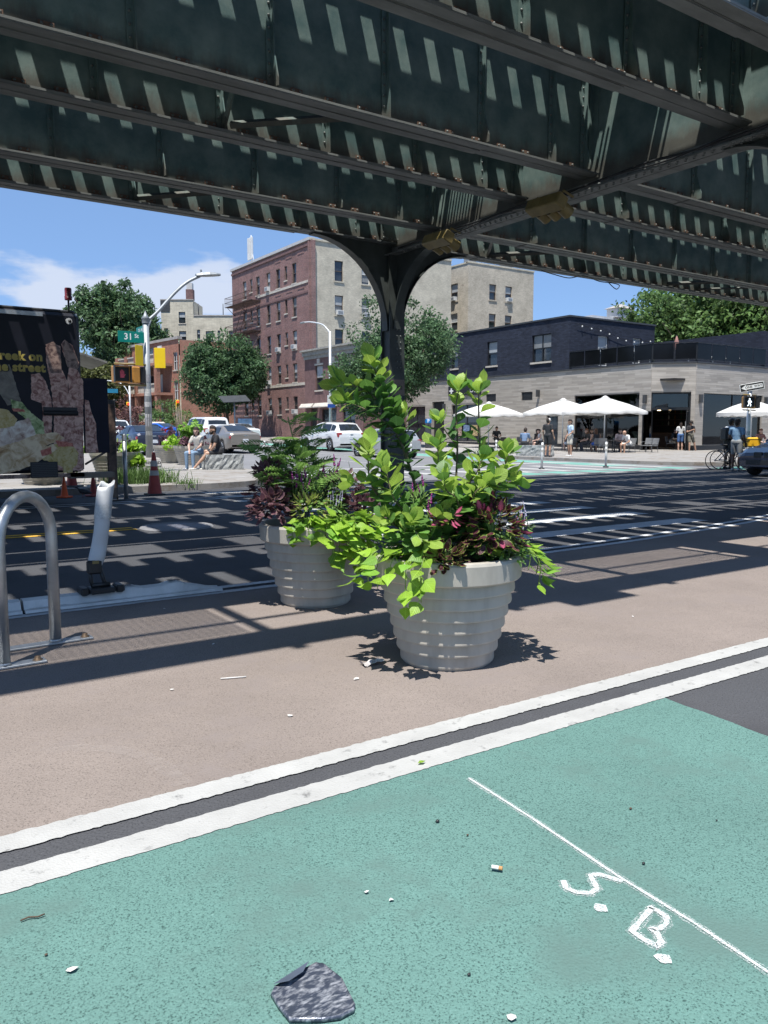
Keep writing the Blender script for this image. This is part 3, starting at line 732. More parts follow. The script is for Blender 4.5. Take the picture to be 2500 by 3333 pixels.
for z in (14.25, 17.35):
    for k in range(3):
        q = MB(); fr.bx(q, 10.3+2.3*k, 11.5+2.3*k, z-.05, z+.10, -.02, .03); obj("brick_panel", q, M_red, T)
q = MB(); fr.bx(q, -.1, 17.35, 18.2, 18.45, -.5, .16); obj("coping", q, M_cop, T)
sd = Face((35.0, 63.6, 0), (1, 0, 0))                    # side wall faces -y
ops2 = [(2.5,3.4,z0,z1) for z0, z1 in rows] + [(5.4,6.3,z0,z1) for z0, z1 in rows] + [(9.0,9.9,z0,z1) for z0, z1 in rows[:4]]
obj("side_wall", wall(sd, 16, .3, 18.2, ops2), M_tan, T)
for i, o in enumerate(ops2): window(T, sd, o, M_framew if i > 4 else M_frame, M_tan, blind=rnd.choice((0,.5,.9)), ac=i in (1,6))
q = MB(); sd.bx(q, -.1, 16, 18.2, 18.38, -.4, .1); obj("coping", q, M_tan, T)
q = MB(); fr.bx(q, 17.305, 17.55, .3, 18.2, -.4, .012); sd.bx(q, -.14, -.004, .3, 18.2, -.2, .02); obj("quoin", q, M_red, T)
pbox(T, "roof", M_roof, 35.25, 51, 63.8, 80.8, 17.6, 17.75)
pbox(T, "rear_wall", M_tan, 50.8, 51, 63.9, 80.8, .3, 18.1); pbox(T, "rear_wall", M_tan, 35.3, 50.7, 80.7, 80.9, .3, 18.1)
# fire escape on the left bays
FE = obj("fire_escape", MB().box(34.0, 34.05, 73.9, 80.5, 14.30, 14.36), M_fe, T)
def fe_level(z, last):
    q = MB(); 
    for k in range(8): q.box(33.95 + k*.14, 34.03 + k*.14, 73.9, 80.5, z, z + .05)
    obj("platform", q, M_fe, FE); q = MB()
    for zz in (.45, .95): q.tube([(35, 73.9, z+zz), (33.95, 73.9, z+zz), (33.95, 80.5, z+zz), (35, 80.5, z+zz)], .025, 5)
    for k in range(27): q.tube([(33.95, 73.9+.253*k, z), (33.95, 73.9+.253*k, z+.95)], .014, 4)
    obj("railing", q, M_fe, FE)
    q = MB()
    for yy in (74.2, 77.2, 80.2): q.tube([(34.1, yy, z), (34.98, yy, z-.8)], .03, 4)
    obj("bracket", q, M_fe, FE)
    if not last:
        q = MB()
        for dx in (0, .5): q.tube([(34.2+dx, 76.2, z), (34.2+dx, 78.6, z-2.95)], .035, 4)
        for k in range(10): q.tube([(34.2, 76.2+.24*k, z-.3*k), (34.7, 76.2+.24*k, z-.3*k)], .02, 4)
        obj("stair", q, M_fe, FE)
for i, z in enumerate((14.30, 11.35, 8.40, 5.45)): fe_level(z, i == 3)
q = MB()
for dy in (0, .42): q.tube([(34.2, 74.6+dy, 2.6), (34.2, 74.6+dy, 6.4)], .025, 4)
for k in range(12): q.tube([(34.2, 74.6, 2.8+.3*k), (34.2, 75.02, 2.8+.3*k)], .015, 4)
obj("drop_ladder", q, M_fe, FE)
# antenna on its roof
A = thing("antenna_mast", "white cellular antenna mast on the roof of the red brick house", "antenna", (35.6, 77.2, 17.75))
q = MB(); q.tube([(0,0,0),(0,0,3.6)], .05, 6); q.tube([(0,0,2.4),(-.0,-1.0,0)], .03, 5); obj("mast", q, M_ac, A)
for dy in (-.35, .1, .5): q = MB(); q.bev(-.12, .06, dy, dy+.26, 1.2, 3.4, .03); obj("panel", q, M_ac, A)

# ---------------- brownstone next to it
T = bld("brownstone_house", "low two storey brownstone house with a stone cornice beside the red brick house", 33.8, 60)
fb = Face((33.8, 62.6, 0), (0, -1, 0)); S2 = lambda y: 62.6 - y
ob = [(S2(60.7), S2(59.4), 4.85, 6.95), (S2(58.2), S2(56.9), 4.85, 6.95), (S2(55.7), S2(54.4), 4.85, 6.95), (S2(61.6), S2(60.5), .5, 3.3), (S2(59.6), S2(57.2), 1.3, 3.2), (S2(56.2), S2(54.2), 1.3, 3.2)]
obj("wall", wall(fb, 9.6, .2, 8.2, ob), M_brst, T)
for o in ob[:3]: window(T, fb, o, M_frame, M_stone, blind=.5, lintel=M_stone)
for o in ob[:3]:
    q = MB(); c = (o[0]+o[1])/2; fb.bx(q, c-.22, c+.22, o[3]+.17, o[3]+.55, -.02, .09); obj("keystone", q, M_stone, T)
for o in ob[4:]: window(T, fb, o, M_framek, M_stone, two=True)
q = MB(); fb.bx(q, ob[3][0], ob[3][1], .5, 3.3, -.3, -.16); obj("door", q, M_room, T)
q = MB(); fb.bx(q, -.15, 9.7, 8.2, 8.35, -.4, .42); fb.bx(q, -.1, 9.65, 7.85, 8.195, -.4, .22); fb.bx(q, -.05, 9.6, 7.55, 7.845, -.1, .08); obj("cornice", q, mat("grey stone cornice", (.30,.29,.26), .8, var=.2), T)
for a0, a1 in ((.2, 2.4), (2.7, 5.6)):
    q = MB(); P = [fb.p(a, z, d) for a in (a0, a1) for z, d in ((3.45,.02),(3.75,.02),(3.72,.5),(3.42,.75),(3.34,.75))]
    q.loft([P[:5], P[5:]]); obj("awning", q, M_stone, T)
pbox(T, "roof", M_roof, 34.0, 46, 53.1, 62.5, 8.0, 8.15); pbox(T, "side_wall", M_brst, 33.85, 46, 53.02, 53.14, .2, 8.2)

# ---------------- dark two storey corner building with the café
T = bld("cafe_building", "two storey corner café building, navy brick above grey cladding with roof terrace", 38, 30)
XF = 38.0; zS = 5.18; zT2 = 8.50
f1 = Face((XF, 54.0, 0), (0, -1, 0)); Y1 = lambda y: 54.0 - y           # avenue side
up = [(Y1(47.3), Y1(46.5), 6.02, 7.65), (Y1(43.26), Y1(42.2), 5.95, 7.62), (Y1(38.8), Y1(37.05), 5.88, 7.64), (Y1(51.2), Y1(50.3), 6.0, 7.6)]
obj("upper_wall", wall(f1, 54.0 - 35.5, zS, zT2, up), M_navy, T)
for k, o in enumerate(up): window(T, f1, o, M_framek, M_stone, blind=.5 if k == 2 else .45, two=(k == 2))
f2 = Face((XF, 35.5, 0), (1, 0, 0))
up2 = [(2.66, 3.66, 5.6, 7.5), (6.1, 7.0, 5.9, 7.56)]
obj("upper_wall", wall(f2, 8.35, zS, zT2, up2), M_navy, T)
for o in up2: window(T, f2, o, M_framew, None, blind=.6)
q = MB(); f1.bx(q, -.05, 18.56, zT2, zT2+.10, -.35, .07); f2.bx(q, .06, 8.4, zT2+.002, zT2+.102, -.35, .07); obj("coping", q, M_dgrey, T)
pbox(T, "upper_wall", M_navy, 46.2, 46.35, 35.6, 54, zS, zT2)
pbox(T, "upper_wall", M_navy, 46.55, 60, 27.7, 27.9, zS, 7.4); pbox(T, "upper_wall", M_navy, 46.4, 46.55, 27.6, 35.5, zS, 7.4)
pbox(T, "roof", M_roof, XF+.3, 46.2, 35.7, 54, 8.1, 8.2)
q = MB(); q.prism([(XF+.05, 35.45), (XF+.05, 29.25), (39.68, 27.55), (60, 27.55), (60, 35.45)], 5.0, 5.10); obj("terrace_floor", q, M_roof, T)
# ground floor: three faces clad in long grey planks, each plank a piece
fa = Face((XF, 54.0, 0), (0, -1, 0)); LA = 54.0 - 29.21
fbv = Vector((39.65 - XF, 27.5 - 29.21, 0)); fb_ = Face((XF, 29.21, 0), fbv); LB = fbv.length
fc = Face((39.65, 27.5, 0), (1, 0, 0)); LC = 9.0
opA = [(Y1(34.95), Y1(30.0), .55, 3.55), (Y1(37.35), Y1(36.3), .3, 2.6), (Y1(39.7), Y1(38.65), 3.42, 3.96), (Y1(43.3), Y1(42.25), 3.44, 3.97), (Y1(47.2), Y1(43.9), .6, 3.3), (Y1(49.6), Y1(48.1), .3, 3.6), (Y1(53), Y1(50.5), .6, 3.3)]
opB = [(.02, LB - .22, .15, 3.55)]
opC = [(.78, 6.7, .55, 3.5)]
big_p, rest = [], MB()
cl_mats = [M_clad, M_clad_b, M_clad_c]
planks = []
for fce, L, opsx, near in ((fa, LA, opA, 1), (fb_, LB, opB, 2), (fc, LC, opC, 2)):
    obj("wall", wall(fce, L, .55, zS - .02, opsx, .2), M_clad_b, T)
    hh = .118; z = .55; r_ = 0
    while z < zS - .12:
        z1_ = min(z + hh, zS - .03); cuts = [0.0]; a = (-.9 if r_ % 2 else -.35) - rnd.random()*.3
        while a < L: 
            a += 1.2
            if 0.1 < a < L - .1: cuts.append(a)
        cuts.append(L)
        segs = list(zip(cuts[:-1], cuts[1:])); out = []
        for s0, s1 in segs:
            parts = [(s0, s1)]
            for o in opsx:
                if o[2] < z1_ - .01 and o[3] > z + .01:
                    np_ = []
                    for p0, p1 in parts:
                        if o[1] <= p0 or o[0] >= p1: np_.append((p0, p1))
                        else:
                            if o[0] > p0 + .03: np_.append((p0, o[0]))
                            if o[1] < p1 - .03: np_.append((o[1], p1))
                    parts = np_
            out += parts
        for s0, s1 in out:
            planks.append((fce.p((s0+s1)/2, z).length / (s1 - s0 + .2), fce, s0, s1, z, z1_))
        z += hh; r_ += 1
planks.sort(key=lambda t: t[0])
for i, (_, fce, s0, s1, za, zb) in enumerate(planks):
    d = .012 + rnd.random() * .004
    if i < 295:
        q = MB(); fce.bx(q, s0 + .004, s1 - .004, za + .004, zb - .004, -.01, d); obj("plank", q, rnd.choice(cl_mats), T)
    else: fce.bx(rest, s0 + .004, s1 - .004, za + .004, zb - .004, -.01, d, rnd.choice((0, 0, 1, 2)))
stuff(obj("planks", rest, cl_mats, T))
for fce, L in ((fa, LA), (fb_, LB), (fc, LC)):
    for s0, s1 in ((0, L),):
        op_ = opA if fce is fa else (opB if fce is fb_ else opC)
        doors = sorted([(o[0], o[1]) for o in op_ if o[2] < .5]); a = 0.0; q = MB()
        for d0, d1 in doors + [(L, L)]:
            if d0 - a > .05: fce.bx(q, a, d0, .1, .549, -.2, .03)
            a = d1
        if q.v: obj("plinth", q, M_black, T)
    q = MB(); fce.bx(q, 0, L, zS - .02, zS + .06, -.15, .09); obj("terrace_edge", q, M_dgrey, T)
# shop interior, seen through the glass: floor, back wall, counter, shelves, lamps
M_shelf = mat("bar shelf wood", (.10,.06,.04), .6, var=.3)
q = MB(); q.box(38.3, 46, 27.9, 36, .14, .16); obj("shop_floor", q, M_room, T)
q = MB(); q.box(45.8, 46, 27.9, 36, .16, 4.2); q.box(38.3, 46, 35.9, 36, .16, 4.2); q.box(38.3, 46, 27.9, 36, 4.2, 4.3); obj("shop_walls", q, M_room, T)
q = MB(); q.bev(43.0, 43.7, 28.6, 33.6, .16, 1.25, .03); obj("counter", q, M_shelf, T)
for z in (1.7, 2.1, 2.5): q = MB(); q.box(45.4, 45.78, 28.5, 34.5, z, z + .04); obj("shelf", q, M_shelf, T)
M_bot = [mat("bottle amber", (.22,.10,.03), .15), mat("bottle pale", (.5,.48,.42), .3), mat("bottle green", (.05,.12,.06), .15)]
for k in range(36):
    q = MB(); q.lathe([(.04,0),(.04,.18),(.015,.24),(.015,.3)], 6, cap=True); obj("bottle", q, M_bot[k % 3], T, (45.5, 28.7 + .48*(k % 12), (1.745, 2.145, 2.545)[k // 12]))
M_lamp = mat("lit shop lamp", (1,.85,.65), .5, var=0, emit=((1,.75,.45), 6.0))
for k in range(5): q = MB(); q.lathe([(.02,.0),(.10,-.06),(.11,-.10),(.0,-.10)], 8); obj("pendant_lamp", q, M_lamp, T, (42.2 + .4*(k % 2), 28.8 + k*1.1, 2.75))
for o, fce, n_ in ((opA[0], fa, 2), (opC[0], fc, 2)):
    a0, a1, z0, z1 = o; st = (a1 - a0) / n_
    w = MB(); t = .05; d0, d1 = -.17, -.09
    for k in range(n_ + 1): fce.bx(w, a0 + st*k - (t if k == n_ else (0 if k == 0 else t/2)), a0 + st*k + (t if k == 0 else (0 if k == n_ else t/2)), z0, z1, d0, d1)
    fce.bx(w, a0 + t, a1 - t, z1 - t, z1, d0, d1 - .004); fce.bx(w, a0 + t, a1 - t, z0, z0 + t, d0, d1 - .004)
    W1 = obj("shop_window", w, M_framek, T)
    for k in range(n_):
        q = MB(); fce.bx(q, a0 + st*k + t, a0 + st*(k+1) - t, z0 + t, z1 - t, -.14, -.132); obj("pane", q, M_shop, W1)
        q = MB(); fce.bx(q, a0 + st*k + t, a0 + st*(k+1) - t, z1 - t - .45, z1 - t - .01, -.20, -.19); obj("blind", q, M_dgrey, W1)
a0, a1, z0, z1 = opB[0]
w = MB(); fb_.bx(w, a0, a0+.08, z0, z1, -.18, -.08); fb_.bx(w, a1-.08, a1, z0, z1, -.18, -.08); fb_.bx(w, a0+.08, a1-.08, z1-.1, z1, -.18, -.085); fb_.bx(w, a0+.08, a1-.08, 2.55, 2.7, -.18, -.085)
ED = obj("entrance", w, M_framek, T); q = MB(); fb_.bx(q, a0+.08, a1-.08, 2.7, z1-.1, -.15, -.14); obj("pane", q, M_shop, ED)
dl = MB(); fd = Face(fb_.p(a1 - .1, 0, -.1), fb_.n + fb_.u * -.25)
for s0, s1, zz0, zz1 in ((0, .06, .17, 2.5), (.94, 1.0, .17, 2.5), (.06, .94, 2.43, 2.5), (.06, .94, .17, .26)): fd.bx(dl, s0, s1, zz0, zz1, -.02, .02)
D = obj("door", dl, M_framek, T); q = MB(); fd.bx(q, .06, .94, .26, 2.43, -.004, .004); obj("pane", q, M_shop, D); q = MB(); fd.bx(q, .86, .89, .7, 1.9, .03, .06); obj("handle", q, M_cop, D)
dl = MB(); fd = Face(fb_.p(a0 + .1, 0, -.1), fb_.n * 1.0 + fb_.u * -.9)
for s0, s1, zz0, zz1 in ((0, .06, .17, 2.5), (.84, .9, .17, 2.5), (.06, .84, 2.43, 2.5), (.06, .84, .17, .26)): fd.bx(dl, s0, s1, zz0, zz1, -.02, .02)
D = obj("door", dl, M_framek, T); q = MB(); fd.bx(q, .06, .84, .26, 2.43, -.004, .004); obj("pane", q, M_shop, D)
window(T, fa, opA[1], M_framek, None, depth=.16); 
for o in opA[2:4]:
    q = MB(); fa.bx(q, o[0], o[1], o[2], o[3], -.2, -.1); v = obj("vent", q, M_black, T); q = MB()
    for k in range(6): fa.bx(q, o[0]+.03, o[1]-.03, o[2]+.04+k*.085, o[2]+.075+k*.085, -.1, -.03)
    obj("louvre", q, M_dgrey, v)
window(T, fa, opA[4], M_framek, None, two=True, depth=.16); window(T, fa, opA[6], M_framek, None, two=True, depth=.16)
q = MB(); fa.bx(q, opA[5][0], opA[5][1], .3, 3.6, -.5, -.2); obj("doorway", q, M_black, T)
for fce, a in ((fa, Y1(29.55)), (fc, .38), (fc, 6.95), (fa, Y1(48.0))):                # wall lamps
    q = MB(); fce.bx(q, a - .09, a + .09, 2.95, 3.42, .02, .2); obj("wall_lamp", q, M_dgrey, T)
q = MB(); fa.bx(q, Y1(38.0)-.05, Y1(38.0)+.05, 3.6, 4.05, .02, .3); obj("wall_lamp", q, M_dgrey, T)
# sign panel on the avenue side
q = MB(); fa.bx(q, Y1(47.5), Y1(43.8), 3.98, 4.70, .02, .10); SG = obj("sign_panel", q, M_black, T)
M_sgn = mat("white sign lettering", (.75,.75,.73), .5, var=0)
text("lettering", "CAFÉ", .42, M_sgn, SG, fa.p(Y1(44.5), 4.3, .106), (R(90), 0, R(-90)), bold=.006)
q = MB(); fa.bx(q, Y1(47.2), Y1(47.05), 4.15, 4.55, .101, .108); fa.bx(q, Y1(47.35), Y1(46.9), 4.3, 4.4, .101, .107); obj("emblem", q, M_sgn, SG)
# menu posters in the avenue windows
for k, cc in enumerate(((.35,.25,.2), (.15,.22,.35), (.4,.3,.15))):
    q = MB(); fa.bx(q, Y1(46.8) + k*.9, Y1(46.8) + k*.9 + .7, 1.0, 1.8, -.1, -.09); obj("poster", q, mat("poster print %d" % k, cc, .6, var=.8, scale=9), T)
# terrace railing: dark glass panels between posts
for fce, L, a_ in ((fa, LA, Y1(35.45)), (fb_, LB, 0), (fc, 6.85, 0)):
    n_ = max(1, round((L - a_) / 1.25)); st = (L - a_) / n_; 
    q = MB(); fce.bx(q, a_, L, zS + 1.10, zS + 1.14, -.03, .03); fce.bx(q, a_, L, zS + .15, zS + .19, -.03, .03); RG = obj("terrace_railing", q, M_black, T)
    for k in range(n_ + 1): q = MB(); fce.bx(q, a_ + st*k - .03, a_ + st*k + .03, zS + .06, zS + 1.14, -.065, -.035); obj("post", q, M_black, RG)
    for k in range(n_): q = MB(); fce.bx(q, a_ + st*k + .05, a_ + st*(k+1) - .05, zS + .21, zS + 1.08, -.008, .008); obj("glass_panel", q, M_glassd, RG)
# things on the terrace
U = thing("closed_parasol", "folded dusty red parasol standing on the roof terrace", "parasol", (42.6, 31.0, 5.1))
q = MB(); q.lathe([(.17,1.25),(.22,1.35),(.13,1.75),(.03,2.05)], 10, cap=True); obj("canopy", q, mat("dusty red canvas", (.26,.13,.11), .8), U); q = MB(); q.tube([(0,0,0),(0,0,2.12)], .02, 6); obj("pole", q, M_black, U)
for i, (x, y) in enumerate(((40.6, 31.4), (41.6, 29.4), (44, 29.4), (45.5, 29.2))):
    B = thing("terrace_table", ["white table on the roof terrace near the navy wall", "white table on the roof terrace over the entrance", "white table on the roof terrace right of the folded parasol", "rightmost white table on the roof terrace"][i], "table", (x, y, 5.1), 0, "tables on the roof terrace")
    q = MB(); q.bev(-.4, .4, -.4, .4, .7, .74, .01); obj("table_top", q, M_framew, B); q = MB(); q.tube([(0,0,.02),(0,0,.7)], .03, 6); q.lathe([(.22,0),(.2,.02)], 12, cap=True); obj("leg", q, M_framew, B)
# string lights
def string_lights(pts, label, sag=.25, nb=8):
    L_ = thing("string_lights", label, "lights", pts[0]); o = Vector(pts[0]); a, b = Vector((0,0,0)), Vector(pts[1]) - o
    P = [a.lerp(b, t/16) + Vector((0,0,-sag*4*(t/16)*(1-t/16))) for t in range(17)]; q = MB(); q.tube(P, .012, 4); obj("cable", q, M_black, L_)
    for k in range(nb):
        t = (k+.5)/nb; c = a.lerp(b, t) + Vector((0,0,-sag*4*t*(1-t))); q = MB(); q.ball((c.x,c.y,c.z-.09), .055, 8, 6); obj("bulb", q, M_ac, L_)
string_lights([(38.6, 35.4, 8.1), (41.2, 35.4, 7.85)], "string of white bulbs at the left of the navy terrace wall", .02, 3)
string_lights([(41.2, 35.4, 7.85), (46.2, 35.4, 7.6)], "sagging string of white bulbs on the right of the navy terrace wall", .35, 6)
string_lights([(43.5, 29.5, 6.35), (50, 28.0, 7.2)], "string of white bulbs over the right end of the terrace", .12, 5)

# ---------------- buff apartment house behind the café building
T = bld("apartment_house", "weathered buff brick apartment house rising behind the café building", 53.6, 64)
Xc = 53.57
g1 = Face((Xc, 64.0, 0), (1, 0, 0))
og = [(2.85,3.8,15.0,16.6),(5.1,6.05,15.0,16.6),(2.85,3.8,12.0,13.58),(5.1,6.05,12.0,13.58),(2.85,3.8,9.0,10.6),(5.1,6.05,9.0,10.6)]
obj("side_wall", wall(g1, 9.2, .3, 18.45, og), M_tan2, T)
for i, o in enumerate(og): window(T, g1, o, M_frame, M_tan2, blind=.45, ac=i in (1,))
g2 = Face((Xc, 68.4, 0), (0, -1, 0)); oh = [(1.5,2.7,z,z+1.75) for z in (14.9,11.85,8.9)] + [(.1,.62,z+.4,z+1.75) for z in (14.9,11.85,8.9)]
obj("wall", wall(g2, 4.4, .3, 18.4, oh), M_tan2, T)
for i, o in enumerate(oh): window(T, g2, o, M_framew if i % 2 else M_frame, M_tan2, blind=.5, ac=i == 0)
g3 = Face((Xc + 1.2, 76.0, 0), (0, -1, 0)); oi = [(4.6,7.0,z,z+1.9) for z in (15.0,12.0,9.0)] + [(1.4,2.7,z,z+1.8) for z in (15.6,12.4,9.4)]
obj("wall", wall(g3, 7.6, .3, 18.6, oi), M_tan2, T)
for i, o in enumerate(oi): window(T, g3, o, M_framew if i == 1 else M_frame, M_tan2, blind=.5, two=i < 3, ac=i in (0, 1))
pbox(T, "wall", M_tan2, Xc + .01, Xc + 1.25, 68.3, 68.42, .3, 18.38)
q = MB(); g1.bx(q, -.06, 9.25, 18.45, 18.6, -.3, .06); g2.bx(q, 0, 4.33, 18.4, 18.55, -.3, .06); g3.bx(q, 0, 7.6, 18.6, 18.72, -.3, .06); obj("coping", q, M_tan, T)
pbox(T, "roof", M_roof, Xc + 1.6, 62.6, 64.4, 76, 18.0, 18.1); pbox(T, "side_wall", M_tan2, 62.65, 62.8, 64.05, 76, .3, 18.4)
q = MB(); 
for dx in (-.12, .12): q.tube([(Xc - .15, 67.5 + dx, 8.6), (Xc - .15, 67.5 + dx, 18.6), (Xc + .5, 67.5 + dx, 19.0)], .06, 6)
obj("conduit", q, M_cop, T)
FE = obj("fire_escape", MB().box(53.8, 54.7, 73.0, 75.6, 14.9, 14.95), M_fe, T)
for z in (14.9, 11.9, 8.9):
    q = MB(); q.box(53.8, 54.7, 72.7, 75.6, z + .06, z + .1); obj("platform", q, M_fe, FE); q = MB()
    for zz in (.5, 1.0): q.tube([(54.7, 72.7, z+zz), (53.8, 72.7, z+zz), (53.8, 75.6, z+zz)], .025, 4)
    for k in range(12): q.tube([(53.8, 72.7+.26*k, z), (53.8, 72.7+.26*k, z+1)], .014, 4)
    obj("railing", q, M_fe, FE); q = MB()
    for dx in (0, .45): q.tube([(54.0+dx, 73, z), (54.0+dx, 75.2, z-2.9)], .03, 4)
    obj("stair", q, M_fe, FE)
A = thing("roof_equipment", "row of antennas and rails on the roof of the buff apartment house", "equipment", (58, 65, 18.1)); q = MB()
for k in range(9): q.tube([(-3.6 + k*.9, rnd.uniform(-.1,.1), 0), (-3.6 + k*.9, 0, 1.0 + rnd.random()*.4)], .04, 5)
q.tube([(-3.6,0,.9),(3.6,0,.9)], .03, 4); q.box(-3.9, -2.9, -.4, .4, 0, 1.1); q.box(1, 2.2, -.4, .4, 0, .9); obj("rails", q, M_acg, A)

# ---------------- white block with ventilator beyond the terrace
T = bld("white_block", "low whitewashed roof block with a small ventilator behind the terrace", 95, 70)
pbox(T, "wall", mat("whitewashed render", (.55,.56,.58), .8, var=.18, scale=.6), 88, 99, 78, 88, 0, 17.6)
pbox(T, "ventilator", M_cop, 92.4, 95.8, 77.2, 79.2, 17.6, 18.9); q = MB(); q.add([(92.1,76.9,18.9),(96.1,76.9,18.9),(96.1,79.5,18.9),(92.1,79.5,18.9),(94.1,78.2,19.7)], [(0,1,4),(1,2,4),(2,3,4),(3,0,4),(3,2,1,0)]); obj("cap", q, M_conc, T)

# ---------------- buildings at the far left
T = bld("apartment_house", "far buff apartment house with stepped roofline and brick chimney on the left", 38, 110)
o_ = at_d(535, 1402, 115); g1 = Face((o_.x, o_.y, 0), (_r.x, _r.y, 0))
og = [(2.5,3.45,16.6,18.2),(.4,.95,14.7,15.9),(2.5,3.5,13.9,15.5),(.5,1.0,11.9,13.2),(2.5,3.5,10.9,12.6),(5.05,5.5,14.4,15.7),(6.3,7.3,13.9,15.5),(8.0,8.35,14.0,15.6),(6.3,7.3,10.9,12.5),(5.05,5.5,11.2,12.5),(9.6,10.4,14.0,15.5)]
obj("wall", wall(g1, 4.6, .5, 19.8, [o for o in og if o[1] < 4.6]), M_tan, T)
g1b = Face(g1.p(4.6, 0), (_r.x, _r.y, 0)); obj("wall", wall(g1b, 9, .5, 17.6, [(o[0]-4.6, o[1]-4.6, o[2], o[3]) for o in og if o[0] > 4.6]), M_tan, T)
for k, o in enumerate(og): window(T, g1, o, M_framek, M_stone, blind=(.5, .9, .5)[k % 3])
q = MB(); g1.bx(q, 4.61, 13.6, 17.6, 17.75, -.3, .08); g1.bx(q, -.08, 4.68, 19.8, 19.95, -.3, .08); obj("coping", q, M_conc, T)
q = MB(); g1.bx(q, 3.5, 4.5, 19.95, 21.4, -1.4, -.35); obj("chimney", q, M_brst, T); q = MB(); g1.bx(q, 3.6, 4.4, 21.4, 22.3, -1.3, -.45); obj("flue", q, M_cop, T)
q = MB(); g1.bx(q, -.05, 1.3, 18.2, 19.75, .004, .06); obj("lift_house", q, M_dgrey, T)
q = MB(); g1.bx(q, 0, 13.6, .5, 17.55, -9, -.3); g1.bx(q, .02, 4.58, 17.56, 19.78, -6, -.3); obj("rear_block", q, M_tan, T)
for k in (5.3, 8.8): q = MB(); c = g1.p(k, 17.75, -.2); q.tube([c, c + Vector((0,0,1.6))], .06, 5); obj("vent_pipe", q, M_dgrey, T)
T = bld("terraced_house", "orange brick terraced house with balconies and stone balustrades at the far left", 30, 95)
g1 = Face((29.5, 103, 0), (.12, -1, 0))
obj("wall", wall(g1, 15.5, .5, 11.6, [(14.1,15.2,8.2,10.2),(14.1,15.2,4.8,7.0),(14.1,15.2,1.6,3.8)]), M_orange, T)
for o in ((14.1,15.2,8.2,10.2),(14.1,15.2,4.8,7.0),(14.1,15.2,1.6,3.8)): window(T, g1, o, M_framew, M_stone, two=True)
for z in (2.4, 5.7, 9.0):
    q = MB(); g1.bx(q, 2.4, 13.9, z - .3, z, .0, 2.0); obj("balcony", q, M_orange, T)
    for k in range(5):
        q = MB(); g1.bx(q, 2.4+k*2.7, 2.4+k*2.7+.55, z, z + 3.0 if z < 9 else z + 1.2, 1.45, 1.95); obj("pillar", q, M_orange, T)
    for k in range(4):
        q = MB(); g1.bx(q, 2.4+k*2.7+.6, 2.4+k*2.7+2.65, z+.9, z+1.05, 1.6, 1.85); g1.bx(q, 2.4+k*2.7+.6, 2.4+k*2.7+2.65, z, z+.1, 1.6, 1.85); bal = obj("balustrade", q, M_stone, T)
        for j in range(8):
            c = g1.p(2.4+k*2.7+.75+j*.25, z+.1, 1.72); q = MB(); q.lathe([(.05,0),(.09,.25),(.045,.5),(.07,.8)], 6, c=c); obj("baluster", q, M_stone, bal)
    q = MB(); g1.bx(q, 10.2, 11.3, z + .02, z + 2.2, .004, .05); obj("door", q, M_framew, T); q = MB(); g1.bx(q, 7.6, 9.0, z + .5, z + 2.1, .004, .05); obj("window", q, M_glass, T)
q = MB(); g1.bx(q, -.1, 15.6, 11.6, 11.9, -.4, .15); obj("coping", q, M_conc, T)
pbox(T, "roof", M_roof, 32, 44, 88, 102, 11.2, 11.3); pbox(T, "side_wall", M_orange, 31.5, 44, 87.4, 87.6, .5, 11.5)

# ================================================================ TREES
def leaf_mats(pre, base, tr=.42):
    out = []
    for k, f in enumerate((.62, 1.0, 1.45)):
        out.append(mat("%s foliage %d" % (pre, k), tuple(c*f for c in base), .55, var=.18, scale=3, trans=tr, spec=.35))
    return out
M_bark = mat("bark", (.11,.085,.065), .9, var=.3, scale=9, bump=.5, bscale=25, aniso=(1,1,.25))
def leaf_cloud(name, centres, radii, per, size, mats, parent, seed=1, droop=.25, aspect=.5, weights=None):
    g = np.random.default_rng(seed); C_ = np.repeat(np.asarray(centres), per, 0); Rr = np.repeat(np.asarray(radii), per)
    n = len(C_); d = g.normal(size=(n, 3)); d /= np.linalg.norm(d, axis=1)[:, None]; rr = Rr * g.random(n) ** .45
    P = C_ + d * rr[:, None] * np.array([1, 1, .8])
    ax = d * .6 + g.normal(size=(n, 3)) * .6; ax[:, 2] -= droop; ax /= np.linalg.norm(ax, axis=1)[:, None]
    up = g.normal(size=(n, 3)) * .55; up[:, 2] += .9; sd = np.cross(ax, up); sd /= (np.linalg.norm(sd, axis=1)[:, None] + 1e-9)
    L = size * g.uniform(.65, 1.35, n); Wd = L * aspect
    nrm = np.cross(sd, ax)
    v0 = P - ax * (L/2)[:, None]; v2 = P + ax * (L/2)[:, None]
    v1 = P + sd * (Wd/2)[:, None] + nrm * (Wd*.22)[:, None]; v3 = P - sd * (Wd/2)[:, None] + nrm * (Wd*.22)[:, None]
    V = np.stack([v0, v1, v2, v3], 1).reshape(-1, 3)
    me = bpy.data.meshes.new(name); me.vertices.add(n*4); me.vertices.foreach_set("co", V.astype(np.float32).ravel())
    me.loops.add(n*4); me.loops.foreach_set("vertex_index", np.arange(n*4, dtype=np.int32))
    me.polygons.add(n); me.polygons.foreach_set("loop_start", np.arange(0, n*4, 4, dtype=np.int32))
    for m in mats: me.materials.append(m)
    cl_ = np.repeat(g.integers(0, 10, len(centres)), per); mi = np.where(g.random(n) < .5, (cl_ % 3), g.integers(0, len(mats), n)) % len(mats)
    me.polygons.foreach_set("material_index", mi.astype(np.int32)); me.update(); me.validate()
    return link(name, me, parent)
